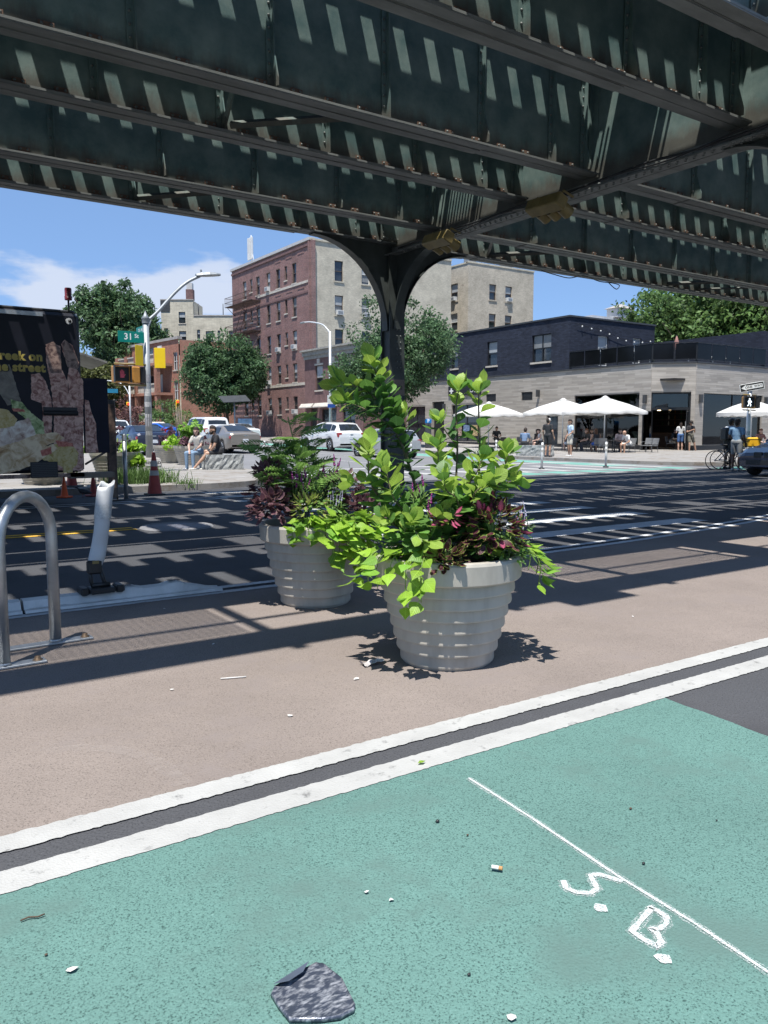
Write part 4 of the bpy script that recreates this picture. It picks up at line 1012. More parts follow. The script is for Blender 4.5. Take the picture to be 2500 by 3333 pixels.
def tree(name, label, x, y, z, crown_c, crown_r, n_clump, per, leaf, clump_r, mats, trunk_r=.2, seed=3, shell=.55, lumps=7, group=None, droop=.25, fork=None):
    T = thing(name, label, "tree", (x, y, z), 0, group); g = np.random.default_rng(seed); cc = np.array(crown_c); cr = np.array(crown_r)
    # lobes make an uneven outline
    lob = []
    for k in range(lumps):
        a = 2*math.pi*k/lumps + g.uniform(-.4,.4); e = g.uniform(-.55, .8); 
        lob.append((cc + cr*np.array([math.cos(a)*math.cos(e), math.sin(a)*math.cos(e), math.sin(e)])*g.uniform(.45,.62), cr*g.uniform(.36,.55)))
    lob.append((cc + cr*np.array([g.uniform(-.2,.2),g.uniform(-.2,.2),.5]), cr*.5)); lob.append((cc, cr*.62))
    cs = []
    for k in range(n_clump):
        c, r_ = lob[g.integers(len(lob))]; d = g.normal(size=3); d /= np.linalg.norm(d); cs.append(c + d*r_*(shell + (1-shell)*g.random()**.5))
    cs = np.array(cs)
    q = MB(); top = cc + np.array([0,0,-cr[2]*.1]); base_r = trunk_r
    q.tube([(0,0,-.1),(0.02,0,.5),(top[0]*.3, top[1]*.3, (cc[2]-cr[2])*.9+.1),(top[0]*.8, top[1]*.8, cc[2]-cr[2]*.3),tuple(top)], [base_r*1.25, base_r, base_r*.8, base_r*.5, base_r*.2], 9)
    obj("trunk", q, M_bark, T)
    lim = MB(); st = np.array([top[0]*.4, top[1]*.4, (cc[2]-cr[2])*.95+.15])
    for k, (c, r_) in enumerate(lob[:-1]):
        s0 = st + (top - st)*g.uniform(0,.7); md = (s0 + c)/2 + np.array([0,0,.25*cr[2]*g.uniform(0,.6)]); lim.tube([tuple(s0), tuple(md), tuple(c)], [base_r*.42, base_r*.28, base_r*.1], 6)
        for j in range(4):
            e = c + (g.normal(size=3))*r_*.55; lim.tube([tuple(md), tuple((md+e)/2 + g.normal(size=3)*.1), tuple(e)], [base_r*.2, base_r*.13, base_r*.04], 5)
    obj("limb", lim, M_bark, T)
    leaf_cloud("crown", cs, clump_r * g.uniform(.6, 1.3, n_clump), per, leaf, mats, T, seed, droop)
    return T
LM_d = leaf_mats("deep green", (.080,.150,.068)); LM_m = leaf_mats("mid green", (.105,.180,.06)); LM_b = leaf_mats("grey green", (.090,.160,.075))
tree("street_tree", "round dense green tree in front of the red brick house", 29.8, 70.5, gz(70.5), (0,0,5.2), (4.5,4.5,4.75), 520, 70, .30, .72, LM_d, .2, 4, .5, 11)
tree("street_tree", "loose leafy street tree behind the railway column", 28.9, 42.0, gz(42), (0,0,5.0), (4.5,4.5,4.9), 520, 60, .22, .66, LM_b, .17, 8, .45, 11)
tree("street_tree", "tall spreading tree behind the street lamp at the far left", 30.5, 106.0, gz(106), (0,0,11.6), (6.4,6.0,7.8), 480, 62, .55, 1.35, LM_b, .45, 12, .5, 11)
tree("street_tree", "smaller yellowish tree below the tall tree behind the food truck", 24.0, 96.0, gz(96), (0,0,4.6), (5.0,4.5,4.4), 240, 55, .42, .95, leaf_mats("olive", (.10,.115,.04)), .25, 15, .5, 8)
tree("street_tree", "large green tree rising behind the right end of the roof terrace", 71.5, 49.6, 0, (0,0,10.6), (9.2,8,8.2), 560, 60, .50, 1.25, LM_m, .4, 21, .5, 12)
tree("street_tree", "second large green tree behind the roof terrace at the right edge", 74.0, 43.0, 0, (0,0,9.8), (9.4,8,8.0), 520, 60, .50, 1.25, leaf_mats("fresh green", (.11,.19,.055)), .4, 23, .5, 12)
tree("street_tree", "green tree seen past the sagging cable between house and terrace trees", 94.0, 60.0, 0, (0,0,11.5), (6,6,5.2), 240, 45, .5, 1.2, LM_m, .35, 29, .55, 8)
for i, (x, y, lab) in enumerate(((24.2, 84, "pinkish bush below the balconies of the orange house"), (27.4, 80, "pale green bush beside the balconies of the orange house"))):
    B = thing("bush", lab, "bush", (x, y, gz(y))); g = np.random.default_rng(50+i); cs = g.normal(size=(60,3))*np.array([1.1,1.1,.7]) + np.array([0,0,2.0])
    leaf_cloud("foliage", cs, np.full(60,.55), 34, .26, leaf_mats("pink bush", (.17,.09,.085)) if i == 0 else LM_m, B, 60+i)
    q = MB(); q.tube([(0,0,0),(0,0,1.8)], [.12,.05], 6); obj("stem", q, M_bark, B)
# ================================================================ PLANTERS AND PLANTS NEAR THE CAMERA
M_pot = mat("warm grey plastic", (.395,.366,.312), .55, var=.17, scale=7, bump=.15, bscale=25, spec=.3, col2=(.43,.402,.345), mixr=(.30,.58), aniso=(1,1,.28))
M_soil = mat("potting soil", (.035,.026,.02), .95, var=.4, scale=20, bump=.6)
def pot_mesh(name, r0=.268, r1=.44, h=.655, steps=7):
    prof = [(0, .0), (r0, .0), (r0 + .008, .018)]; hb = h - .135; z = .018; 
    for k in range(steps):
        z1 = .018 + (hb - .018) * (k + 1) / steps; ra = r0 + (r1 - .035 - r0) * (k / steps) ** .92 + .008; rb = r0 + (r1 - .035 - r0) * ((k + 1) / steps) ** .92 - .004
        prof += [(ra + .006, z), (ra + .008, z + .008), (ra + (rb - ra) * .5 + .002, (z + z1) / 2), (rb - .004, z1 - .003)]; z = z1
    prof += [(r1 - .012, h - .135), (r1 - .002, h - .125), (r1 + .004, h - .02), (r1 - .004, h - .004), (r1 - .014, h), (r1 - .04, h), (r1 - .05, h - .012), (r1 - .06, h - .10)]
    q = MB()
    for i in range(len(prof) - 1):                         # every band is its own strip, so the ribs keep crisp edges
        q.lathe([prof[i], prof[i+1]], 72)
    me = q.mesh(name); me.materials.append(M_pot); return me
POT = pot_mesh("pot")
def planter(x, y, label, rz=0.0, z=0.0, sc=1.0):
    T = thing("planter", label, "planter", (x, y, z), rz, "round ribbed planters on the brown zone"); link("pot", POT, T, sc=sc)
    q = MB(); q.lathe([(.0,.60),(.2,.605),(.384,.59)], 24); obj("soil", q, M_soil, T, sc=sc); return T
PA = Vector((2.95, 3.69, 0)); PB = Vector((3.08, 5.56, 0))
planter(PA.x, PA.y, "front round ribbed grey planter with tall leafy shrubs, standing in the sun")
planter(PB.x, PB.y, "rear round ribbed grey planter with purple and feathery plants, beside the road", 1.0)
# ---- leaf shapes: midrib along +y from the stalk, face up +z
def leaf_mesh(name, L, W, outline, mats, curl=.12, fold=.15, stalk=.25, wave=.0, rim=None, seed=1):
    """outline: half width (0..1) at stations along the blade; rim: fraction of the half width that takes the second material"""
    g = random.Random(seed); q = MB(); n = len(outline); cols = [-1, -.55, 0, .55, 1] if rim is None else [-1, -rim, 0, rim, 1]
    vs = []
    for i, hw in enumerate(outline):
        t = i / (n - 1); y = stalk * L + t * L; zc = curl * L * (t - 1.25 * t * t) * 1.2
        for c in cols:
            x = c * hw * W / 2; z = zc + abs(c) * hw * W * fold + (g.uniform(-wave, wave) * L if abs(c) == 1 else 0) - (abs(c) ** 2) * hw * W * .10
            vs.append((x, y - (abs(c) * .04 * L if t > .6 else 0), z))
    m = len(cols); fs = [(a*m+k, a*m+k+1, (a+1)*m+k+1, (a+1)*m+k) for a in range(n-1) for k in range(m-1)]
    for f_i, f in enumerate(fs):
        k = f_i % (m-1); q.f.append(f); q.mi.append(1 if (rim is not None and k in (0, m-2)) else 0); q.sm.append(True)
    q.v = vs; 
    q.tube([(0,0,-.02*L),(0,stalk*L*.5,0),(0,stalk*L,0)], .012*L + .0008, 4)
    me = q.mesh(name)
    for k in mats: me.materials.append(k)
    return me
def gm(name, c, tr=.4, rough=.45, var=.12, vein=420.0):
    """leaf: every leaf its own tone, side veins slanting from the midrib, light shining through"""
    m = bpy.data.materials.new(name); m.use_nodes = True; n, l = m.node_tree.nodes, m.node_tree.links; b = n["Principled BSDF"]; b.inputs["Roughness"].default_value = rough; b.inputs["Specular IOR Level"].default_value = .4
    def math_(op, a, b_=None, c_=None):
        q = n.new("ShaderNodeMath"); q.operation = op
        for i, v in enumerate((a, b_, c_)):
            if v is None: continue
            if isinstance(v, (int, float)): q.inputs[i].default_value = v
            else: l.new(v, q.inputs[i])
        return q.outputs[0]
    t = n.new("ShaderNodeTexCoord"); sp = n.new("ShaderNodeSeparateXYZ"); l.new(t.outputs["Object"], sp.inputs[0]); oi = n.new("ShaderNodeObjectInfo")
    ax = math_('ABSOLUTE', sp.outputs[0]); ph = math_('MULTIPLY', math_('MULTIPLY_ADD', ax, -.9, sp.outputs[1]), vein); vs_ = math_('POWER', math_('ABSOLUTE', math_('SINE', math_('MULTIPLY', ph, .5))), 6.0)
    rib = math_('LESS_THAN', ax, .0016); ve = math_('MAXIMUM', math_('MULTIPLY', vs_, .35), math_('MULTIPLY', rib, .7))
    nz = n.new("ShaderNodeTexNoise"); nz.inputs["Scale"].default_value = 22; nz.inputs["Detail"].default_value = 3; l.new(t.outputs["Object"], nz.inputs["Vector"])
    br = math_('MULTIPLY_ADD', oi.outputs["Random"], .62, .62); br = math_('MULTIPLY', br, math_('MULTIPLY_ADD', nz.outputs["Fac"], .5, .75))
    mu = n.new("ShaderNodeMix"); mu.data_type = 'RGBA'; mu.blend_type = 'MULTIPLY'; mu.inputs["Factor"].default_value = 1; mu.inputs["A"].default_value = tuple(c) + (1,); l.new(br, mu.inputs["B"])
    mv = n.new("ShaderNodeMix"); mv.data_type = 'RGBA'; l.new(ve, mv.inputs["Factor"]); l.new(mu.outputs["Result"], mv.inputs["A"]); mv.inputs["B"].default_value = tuple(min(1, x * 1.35 + .03) for x in c) + (1,)
    l.new(mv.outputs["Result"], b.inputs["Base Color"]); bu = n.new("ShaderNodeBump"); bu.inputs["Strength"].default_value = .35; bu.inputs["Distance"].default_value = .004; bu.invert = True; l.new(ve, bu.inputs["Height"]); l.new(bu.outputs["Normal"], b.inputs["Normal"])
    tr_ = n.new("ShaderNodeBsdfTranslucent"); l.new(mv.outputs["Result"], tr_.inputs["Color"]); ms = n.new("ShaderNodeMixShader"); ms.inputs[0].default_value = tr; l.new(b.outputs[0], ms.inputs[1]); l.new(tr_.outputs[0], ms.inputs[2]); l.new(ms.outputs[0], n["Material Output"].inputs[0])
    MATS[name] = m; return m
G_old = gm("shrub leaf mature", (.062,.150,.040), .36); G_mid = gm("shrub leaf mid", (.125,.265,.052), .42); G_new = gm("shrub leaf young", (.32,.47,.075), .48)
G_lime = gm("sweet potato leaf lime", (.30,.50,.05), .42); G_lime2 = gm("sweet potato leaf green", (.19,.38,.05), .40)
G_cole = gm("coleus burgundy", (.075,.018,.026), .22); G_coleg = gm("coleus lime margin", (.26,.36,.06), .35); G_pink = gm("coleus pink", (.40,.075,.15), .3)
G_purp = gm("purple coleus", (.13,.06,.078), .3); G_purpm = gm("purple coleus margin", (.27,.17,.15), .3)
G_fern = gm("feathery leaf", (.25,.42,.11), .5); G_fernd = gm("feathery leaf dark", (.08,.16,.045), .35); G_cel = gm("celosia flower", (.22,.02,.16), .2); G_lav = gm("pale salvia flower", (.36,.34,.46), .2); G_stem = gm("woody stem", (.13,.105,.06), .0, .7); G_stg = gm("green stem", (.16,.24,.06), .1)
OV = [.06, .34, .62, .84, .98, 1.0, .90, .66, .10]        # obovate shrub leaf
HT = [.30, .92, 1.0, .88, .70, .52, .34, .17, .02]        # heart shaped vine leaf
CO = [.12, .60, .96, .80, 1.0, .72, .74, .40, .04]        # toothed coleus leaf
LN = [.05, .5, .9, 1.0, .85, .5, .05]
SH = [[leaf_mesh("leaf", L_, L_*.68, OV, [m], cu, .10, .16, .012, seed=k) for k, (L_, cu) in enumerate(((.112,.10),(.124,-.14),(.098,.30)))] for m in (G_old, G_mid, G_new)]
VN = [[leaf_mesh("leaf", L_, L_*.86, HT, [m], cu, .10, .35, .008, seed=9+k) for k, (L_, cu) in enumerate(((.10,-.20),(.12,-.35),(.085,.1)))] for m in (G_lime, G_lime2)]
CL = [[leaf_mesh("leaf", L_, L_*.62, CO, [a, b], -.22, .10, .2, .015, rim=rm, seed=20+k) for k, L_ in enumerate((.085,.10))] for a, b, rm in ((G_cole, G_coleg, .80), (G_purp, G_purpm, .82), (G_pink, G_cole, .55))]
SM = [leaf_mesh("leaf", .055, .02, LN, [G_fernd], -.1, .1, .1, seed=31), leaf_mesh("leaf", .05, .022, LN, [G_fern], -.1, .1, .1, seed=32)]
def aim(o, y_dir, up=(0,0,1), roll=0.0):
    y = Vector(y_dir).normalized(); u = Vector(up); x = y.cross(u)
    if x.length < 1e-3: x = y.cross(Vector((1,0,0)))
    x.normalize(); z = x.cross(y); M = Matrix((x, y, z)).transposed()
    o.rotation_euler = (M @ Matrix.Rotation(roll, 3, 'Y')).to_euler()
def put(name, me, T, p, d, sc=1.0, up=(0,0,1), roll=0.0):
    o = link(name, me, T, Vector(p) - T.location, None, sc); aim(o, d, up, roll); return o
def spline(P, n=14):
    P = [Vector(p) for p in P]; out = []
    for i in range(len(P)-1):
        a, b, c, d = P[max(i-1,0)], P[i], P[i+1], P[min(i+2,len(P)-1)]
        for k in range(n): t = k/n; out.append(.5*((2*b)+(c-a)*t+(2*a-5*b+4*c-d)*t*t+(3*b-a-3*c+d)*t**3))
    out.append(P[-1]); return out
def shrub_stem(T, pts, r=.008, gap=.013, leaf=1.0, young=.25, bare=.15, seed=0):
    """woody stem with leaves spiralling round it; the tip carries a rosette of young leaves"""
    g = random.Random(seed); P = spline(pts); L = sum((a-b).length for a, b in zip(P[:-1], P[1:])); q = MB()
    q.tube([p - T.location for p in P], [r * (1 - .6*i/len(P)) for i in range(len(P))], 6); obj("stem", q, G_stem, T)
    s = 0.0; nxt = bare * L; ang = g.random()*6.28
    for a, b in zip(P[:-1], P[1:]):
        d = (b-a); l = d.length; 
        while nxt < s + l:
            f = (nxt - s)/l; p = a.lerp(b, f); t = nxt/L; ang += 2.4 + g.uniform(-.3,.3); ax = d.normalized()
            sd = ax.orthogonal().normalized(); sd = Matrix.Rotation(ang, 3, ax) @ sd
            up_ = .30 + .45*t + g.uniform(-.25,.2); dr = sd + ax*up_; dr.z -= .12*(1-t)
            k = 2 if t > 1 - young*.55 else (1 if t > 1 - young*1.6 or g.random() < .18 else 0)
            put("leaf", SH[k][g.randrange(3)], T, p, dr, leaf*g.uniform(.72,1.12)*(1 - .2*(t > .93)), ax*.4+Vector((0,0,.8)), g.uniform(-.35,.35)); nxt += gap*g.uniform(.75,1.25)
        s += l
    tip = P[-1]; ax = (P[-1]-P[-4]).normalized()
    for k in range(6):
        sd = Matrix.Rotation(k*1.05+ang, 3, ax) @ ax.orthogonal().normalized()
        put("leaf", SH[2 if k % 3 else 1][k % 3], T, tip, sd*(.75 if k < 4 else .3) + ax*(.75 if k < 4 else 1.2), leaf*g.uniform(.8,1.1), ax, g.uniform(-.3,.3))
D0 = 4.72                                                  # depth of the front planter's axis
def pa(xd, yd, dd=0.0): return at_d(xd*1.507, yd*1.507, D0 + dd)
base = Vector((PA.x, PA.y, .60))
T1 = thing("leafy_shrub", "tallest broad leaved shrub leaning left out of the front planter", "shrub", base + Vector((-.05,.08,0)))
for i, (pts, kw) in enumerate((
    ([T1.location, pa(900,1060,.08), pa(855,930,.1), pa(800,850,.1), pa(742,830,.08)], dict(r=.012, gap=.013, bare=.25)),
    ([pa(868,960,.1), pa(838,880,.12), pa(818,820,.1), pa(806,790,.08)], dict(r=.009, gap=.012, leaf=1.05, bare=.1, young=.4)),
    ([pa(850,925,.1), pa(800,890,.05), pa(752,868,.02)], dict(r=.006, gap=.014, bare=.1)),
    ([T1.location, pa(840,1100,-.05), pa(800,1040,-.1), pa(796,978,-.12)], dict(r=.009, gap=.016, leaf=1.1, bare=.25, young=.5)),
    ([pa(880,1080,0), pa(835,1060,-.1), pa(800,1055,-.12), pa(770,1042,-.12)], dict(r=.006, gap=.03, young=.4)),
    ([T1.location, pa(885,1120,-.15), pa(850,1075,-.22), pa(835,1020,-.2)], dict(r=.007, gap=.014, young=.4)),
    ([pa(880,1000,.1), pa(880,960,.15), pa(872,905,.15)], dict(r=.006, gap=.03)))): shrub_stem(T1, pts, seed=i+1, **kw)
T2 = thing("leafy_shrub", "pair of upright broad leaved stems at the right of the front planter", "shrub", base + Vector((.12,.02,0)))
for i, (pts, kw) in enumerate((
    ([T2.location, pa(985,1080,.12), pa(988,960,.14), pa(985,885,.13), pa(990,846,.12)], dict(r=.009, gap=.03, bare=.35, leaf=1.05)),
    ([T2.location, pa(1030,1060,.1), pa(1036,960,.12), pa(1034,890,.12), pa(1034,850,.12)], dict(r=.009, gap=.03, bare=.35, leaf=1.05)),
    ([pa(985,960,.1), pa(965,935,.08), pa(953,915,.05)], dict(r=.005, gap=.03, leaf=.9)),
    ([T2.location, pa(970,1070,-.05), pa(950,1010,-.1), pa(945,970,-.1)], dict(r=.007, gap=.014, young=.6)),
    ([T2.location, pa(1010,1060,-.1), pa(1030,1020,-.15), pa(1040,995,-.15)], dict(r=.007, gap=.013, young=.7)),
    ([T2.location, pa(1060,1080,-.05), pa(1085,1030,-.08), pa(1095,985,-.1)], dict(r=.008, gap=.013, young=.4)),
    ([T2.location, pa(1060,1080,.12), pa(1080,1050,.15), pa(1105,1040,.15)], dict(r=.006, gap=.013, young=.3)),
    ([T2.location, pa(990,1090,-.2), pa(965,1060,-.28), pa(960,1040,-.3)], dict(r=.006, gap=.012, young=.4)),
    ([T2.location, pa(1020,1085,-.2), pa(1030,1060,-.25), pa(1050,1045,-.25)], dict(r=.006, gap=.013, young=.4)))): shrub_stem(T2, pts, seed=i+31, **kw)
T3 = thing("leafy_shrub", "low broad leaved shoots at the front left of the front planter", "shrub", base + Vector((-.12,-.14,0)))
for i, pts in enumerate(([T3.location, pa(880,1160,-.3), pa(885,1130,-.34)], [T3.location, pa(930,1150,-.3), pa(945,1120,-.32)], [T3.location, pa(900,1150,-.36), pa(915,1170,-.40)], [T3.location, pa(860,1140,-.2), pa(840,1120,-.25)])):
    shrub_stem(T3, pts, r=.005, gap=.012, leaf=.95, young=.35, bare=.3, seed=60+i)
T4 = thing("leafy_shrub", "low mound of broad leaves filling the middle of the front planter", "shrub", base + Vector((0,-.02,.02)))
T5 = thing("leafy_shrub", "bushy broad leaved shoots behind the burgundy coleus in the front planter", "shrub", base + Vector((.16,.06,.12)))
def vine(T, starts, seed, n=7, gap=.05, drop=.22, out=.16, wind=None, cols=(0,0,1), leaf=1.0, maxd=None):
    """trailing vine: stems creep over the rim and hang down"""
    g = random.Random(seed); c = Vector((T.location.x, T.location.y, 0))
    for (cx, cy, a, z0, rr) in starts:
        d = Vector((math.cos(a), math.sin(a), 0)); dr = drop*g.uniform(.4,1.1); P = [Vector((cx,cy,z0)) + d*(rr*.45), Vector((cx,cy,z0+.10)) + d*(rr*.85), Vector((cx,cy,z0+.06)) + d*(rr+out*.5), Vector((cx,cy,z0-.02)) + d*(rr+out*.75), Vector((cx,cy,z0-dr)) + d*(rr+out*.7)]
        Q = spline(P, 8); q = MB(); q.tube([p - T.location for p in Q], .003, 4); obj("stem", q, G_stg, T); s = 0; nx = .05
        for p0, p1 in zip(Q[:-1], Q[1:]):
            l = (p1-p0).length
            while nx < s + l:
                p = p0.lerp(p1, (nx-s)/l); v = d*g.uniform(.5,1.1) + Vector((g.uniform(-.8,.8), g.uniform(-.8,.8), g.uniform(-.9,.25)))
                put("leaf", VN[g.choice(cols)][g.randrange(3)], T, p, v, leaf*g.uniform(.7,1.15), d*.6+Vector((0,0,.8)), g.uniform(-.4,.4)); nx += gap*g.uniform(.7,1.3)
            s += l
tocam = math.atan2(-PA.y, -PA.x)                            # bearing from the planter towards the camera
V1 = thing("trailing_vine", "lime sweet potato vine hanging over the left of the front planter", "vine", base + Vector((-.1,-.1,0)))
vine(V1, [(PA.x, PA.y, tocam - R(a), .62, .40) for a in (16, 26, 38, 50, 62, 74)], 5, drop=.20, gap=.046)
V2 = thing("trailing_vine", "lime sweet potato vine hanging over the right rim of the front planter", "vine", base + Vector((.2,-.05,0)))
vine(V2, [(PA.x, PA.y, tocam + R(a), .62, .40) for a in (76, 88, 98, 112)], 6, drop=.16, out=.2, gap=.045)
def bush(T, c, rx, rz_, n, meshes, seed, face=None, lift=.3, sc=1.0, stems=8, stem_m=None, flat=.5, z0=.6):
    """rounded bedding plant of many leaves"""
    g = random.Random(seed); q = MB()
    for k in range(stems):
        a = g.random()*6.28; e = Vector((math.cos(a)*rx*.7*g.random(), math.sin(a)*rx*.7*g.random(), rz_*g.uniform(.6,1.0)))
        q.tube([(0,0,0), tuple(e*.5+Vector((0,0,.03))), tuple(e)], .004, 4)
    obj("stem", q, stem_m or G_stg, T)
    for k in range(n):
        a = g.random()*6.28; e = math.asin(g.uniform(-.25, 1)); r_ = g.uniform(.7, 1.0)
        d = Vector((math.cos(a)*math.cos(e), math.sin(a)*math.cos(e), math.sin(e)))
        p = T.location + Vector((d.x*rx*r_, d.y*rx*r_, max(-.1, d.z)*rz_*r_))
        v = d + Vector((g.uniform(-.5,.5), g.uniform(-.5,.5), g.uniform(-.5,.3) - .25)); put("leaf", g.choice(meshes), T, p, v, sc*g.uniform(.75,1.2), d*.8+Vector((0,0,.6)), g.uniform(-.4,.4))
bush(T4, None, .27, .26, 150, SH[0] + SH[1]*2 + SH[2], 91, sc=.85, stem_m=G_stem)
bush(T5, None, .17, .26, 90, SH[0] + SH[1]*2, 92, sc=.9, stem_m=G_stem)
C1 = thing("coleus", "burgundy coleus with lime leaf edges at the right of the front planter", "coleus", pa(1062,1160,-.18) )
bush(C1, None, .165, .21, 230, CL[0]*6 + CL[2], 11, sc=.74)
C2 = thing("coleus", "small dark red coleus drooping over the front rim of the planter", "coleus", pa(960,1218,-.36))
bush(C2, None, .10, .09, 95, CL[0], 12, sc=.66)
C3 = thing("coleus", "pink tipped coleus among the green leaves of the front planter", "coleus", pa(968,1120,-.30))
bush(C3, None, .06, .06, 22, CL[2], 13, sc=.65)
C4 = thing("bedding_plant", "narrow leaved dark green bedding plant at the front planter's right rim", "plant", pa(1100,1200,-.2))
bush(C4, None, .10, .12, 120, SM, 14, sc=1.0)
FS = []
def spike(name, mcol, h, r, n=14, seed=1):
    g = random.Random(seed); q = MB()
    q.tube([(0,0,-.08),(0,0,h*.3)], .0025, 4, 1)
    for k in range(n):
        z = h*k/n; rr = r*(1 - .75*k/n)*g.uniform(.8,1.2); q.ball((g.uniform(-1,1)*rr*.3, g.uniform(-1,1)*rr*.3, z), (rr, rr, h/n*.9), 6, 4, 0)
    me = q.mesh(name); me.materials.append(mcol); me.materials.append(G_stg); return me
CEL = [spike("flower", G_cel, .06, .008, 9, k) for k in range(2)]; LAV = [spike("flower", G_lav, .075, .0055, 11, 5)]
def flowers(T, spots, meshes, seed, sc=1.0):
    g = random.Random(seed)
    for p in spots: put("flower", g.choice(meshes), T, p, Vector((g.uniform(-.15,.15), 1, 0)), sc*g.uniform(.8,1.25)).rotation_euler = (g.uniform(-.25,.25), g.uniform(-.25,.25), 0)
S1 = thing("salvia", "pale lavender salvia spikes at the right rim of the front planter", "salvia", pa(1125,1150,-.1))
flowers(S1, [pa(1122+g_[0], 1122+g_[1], -.1) for g_ in ((0,0),(10,8),(-6,14),(14,-8),(4,-14),(-10,4),(8,20))], LAV, 3, 1.1)
bush(S1, None, .06, .10, 45, SM, 33, sc=.8)
S2 = thing("celosia", "magenta celosia flowers between the shrubs of the front planter", "celosia", pa(900,1110,-.1))
flowers(S2, [pa(*c) for c in ((906,1062,-.15),(914,1048,-.15),(892,1068,-.15),(930,1086,-.2),(865,1045,-.1),(1090,1098,-.05),(1078,1102,-.08),(1100,1110,-.05),(925,1100,-.25))], CEL, 4, 1.0)
bush(S2, None, .12, .14, 60, SM, 34, sc=1.1)

# ---- rear planter
DB = 6.33
def pb(xd, yd, dd=0.0): return at_d(xd*1.507, yd*1.507, DB + dd)
bB = Vector((PB.x, PB.y, .60))
def frond_mesh(name, m, L=.34, pairs=11, seed=1, w=.3):
    g = random.Random(seed); q = MB(); P = [Vector((0, L*t, .22*L*t - .42*L*t*t)) for t in [k/12 for k in range(13)]]
    q.tube(P, .0022, 4)
    for k in range(pairs):
        t = .22 + .76*k/pairs; i = t*12; a = P[int(i)].lerp(P[min(12,int(i)+1)], i-int(i)); ll = L*w*(1 - .35*abs(t-.5)*2)*g.uniform(.85,1.1)
        for s_ in (-1, 1):
            e = a + Vector((s_*ll*.85, ll*.5, -ll*.25)); md = a.lerp(e, .5) + Vector((0,0,ll*.05)); n_ = Vector((-s_*.4, .9, 0))*ll*.10
            q.add([a, md + n_, e, md - n_], [(0,1,2,3)]); 
            for f_ in (.35, .65):                          # notched lobes
                c = a.lerp(e, f_); q.add([c, c + Vector((s_*ll*.16, ll*.20, -.01*ll)), c + Vector((s_*ll*.14, ll*.04, 0))], [(0,1,2)]); q.add([c, c + Vector((s_*ll*.20, -ll*.12, -.01*ll)), c + Vector((s_*ll*.12, ll*.02, 0))], [(0,1,2)])
    me = q.mesh(name); me.materials.append(m); return me
FRM = [frond_mesh("frond", G_fern, .34, 9, 1, .40), frond_mesh("frond", G_fern, .28, 8, 2, .44), frond_mesh("frond", G_fernd, .32, 9, 3, .40)]
F1 = thing("feathery_shrub", "feathery cut leaf shrub rising from the rear planter", "shrub", bB + Vector((-.05,.05,0)))
g = random.Random(77)
for i, (tip, n_) in enumerate(((pb(622,900,0), 22), (pb(588,950,-.1), 20), (pb(652,940,.1), 20), (pb(680,975,.1), 18), (pb(606,975,-.15), 20), (pb(640,985,-.2), 20), (pb(664,1000,-.15), 18), (pb(582,985,.05), 16))):
    P = spline([F1.location, F1.location.lerp(tip, .55) + Vector((g.uniform(-.03,.03),0,.02)), tip]); q = MB(); q.tube([p - F1.location for p in P], .005, 5); obj("stem", q, G_stg, F1)
    n_ = int(n_ * .62)
    for k in range(n_):
        t = .30 + .70*k/n_; p = P[int(t*(len(P)-1))]; a = g.random()*6.28; put("frond", FRM[g.choice((0,0,1,1,2))], F1, p, Vector((math.cos(a), math.sin(a), g.uniform(-.25, .55) + .5*t)), g.uniform(.65,1.25)*(1.0 - .2*t), (0,0,1), g.uniform(-.7,.7))
for j, (xd, yd, dd, rx, rz_, n_, lab) in enumerate(((590,1045,-.1,.16,.32,260,"dusky purple coleus at the left of the rear planter"), (585,1085,-.22,.16,.15,170,"low dusky purple coleus over the rear planter's left rim"), (775,1095,.05,.18,.18,210,"dark purple coleus at the right of the rear planter"), (740,1040,.1,.14,.22,150,"upright purple coleus behind the celosia in the rear planter"))):
    c = thing("purple_coleus", lab, "coleus", pb(xd, yd + (40 if j in (0,3) else 20), dd)); bush(c, None, rx, rz_, n_, CL[1], 200+j, sc=.8, stem_m=G_purp)
C5 = thing("coleus", "yellow green coleus in the middle of the rear planter", "coleus", pb(670,1105,-.28)); bush(C5, None, .12, .12, 70, [leaf_mesh("leaf", .09, .035, CO, [G_coleg, G_purpm], -.2, .1, .1, rim=.7, seed=41)], 210, sc=.9)
C6 = thing("bedding_plant", "dark green filler foliage in the rear planter", "plant", pb(690,1090,-.1)); bush(C6, None, .22, .2, 170, SM, 211, sc=1.25)
S3 = thing("celosia", "purple celosia spikes in the middle of the rear planter", "celosia", pb(680,1090,-.12))
flowers(S3, [pb(*c) for c in ((632,1042,-.2),(641,1030,-.2),(650,1040,-.2),(656,1062,-.25),(664,1055,-.25),(688,1030,-.1),(697,1018,-.1),(703,1030,-.1),(722,1004,0),(730,1010,0),(714,1040,-.1),(640,1052,-.24),(688,1048,-.15),(726,1020,0),(660,1030,-.2))], CEL, 9, 1.35)
bush(S3, None, .2, .16, 110, SM, 212, sc=1.2)
S4 = thing("salvia", "pale silvery salvia spikes at the front of the rear planter", "salvia", pb(716,1085,-.25)); flowers(S4, [pb(708+k*6, 1078+(k*37 % 14), -.25) for k in range(6)], LAV, 8, 1.1)
tcb = math.atan2(-PB.y, -PB.x)
V3 = thing("trailing_vine", "lime sweet potato vine trailing over the front of the rear planter", "vine", bB + Vector((-.1,-.15,0)))
vine(V3, [(PB.x, PB.y, tcb - R(a), .62, .38) for a in (22, 14, 6, -2, -10)], 15, drop=.08, out=.10, gap=.036, leaf=1.0)
V4 = thing("trailing_vine", "long lime sweet potato vine hanging down the right of the rear planter", "vine", bB + Vector((.1,-.1,0)))
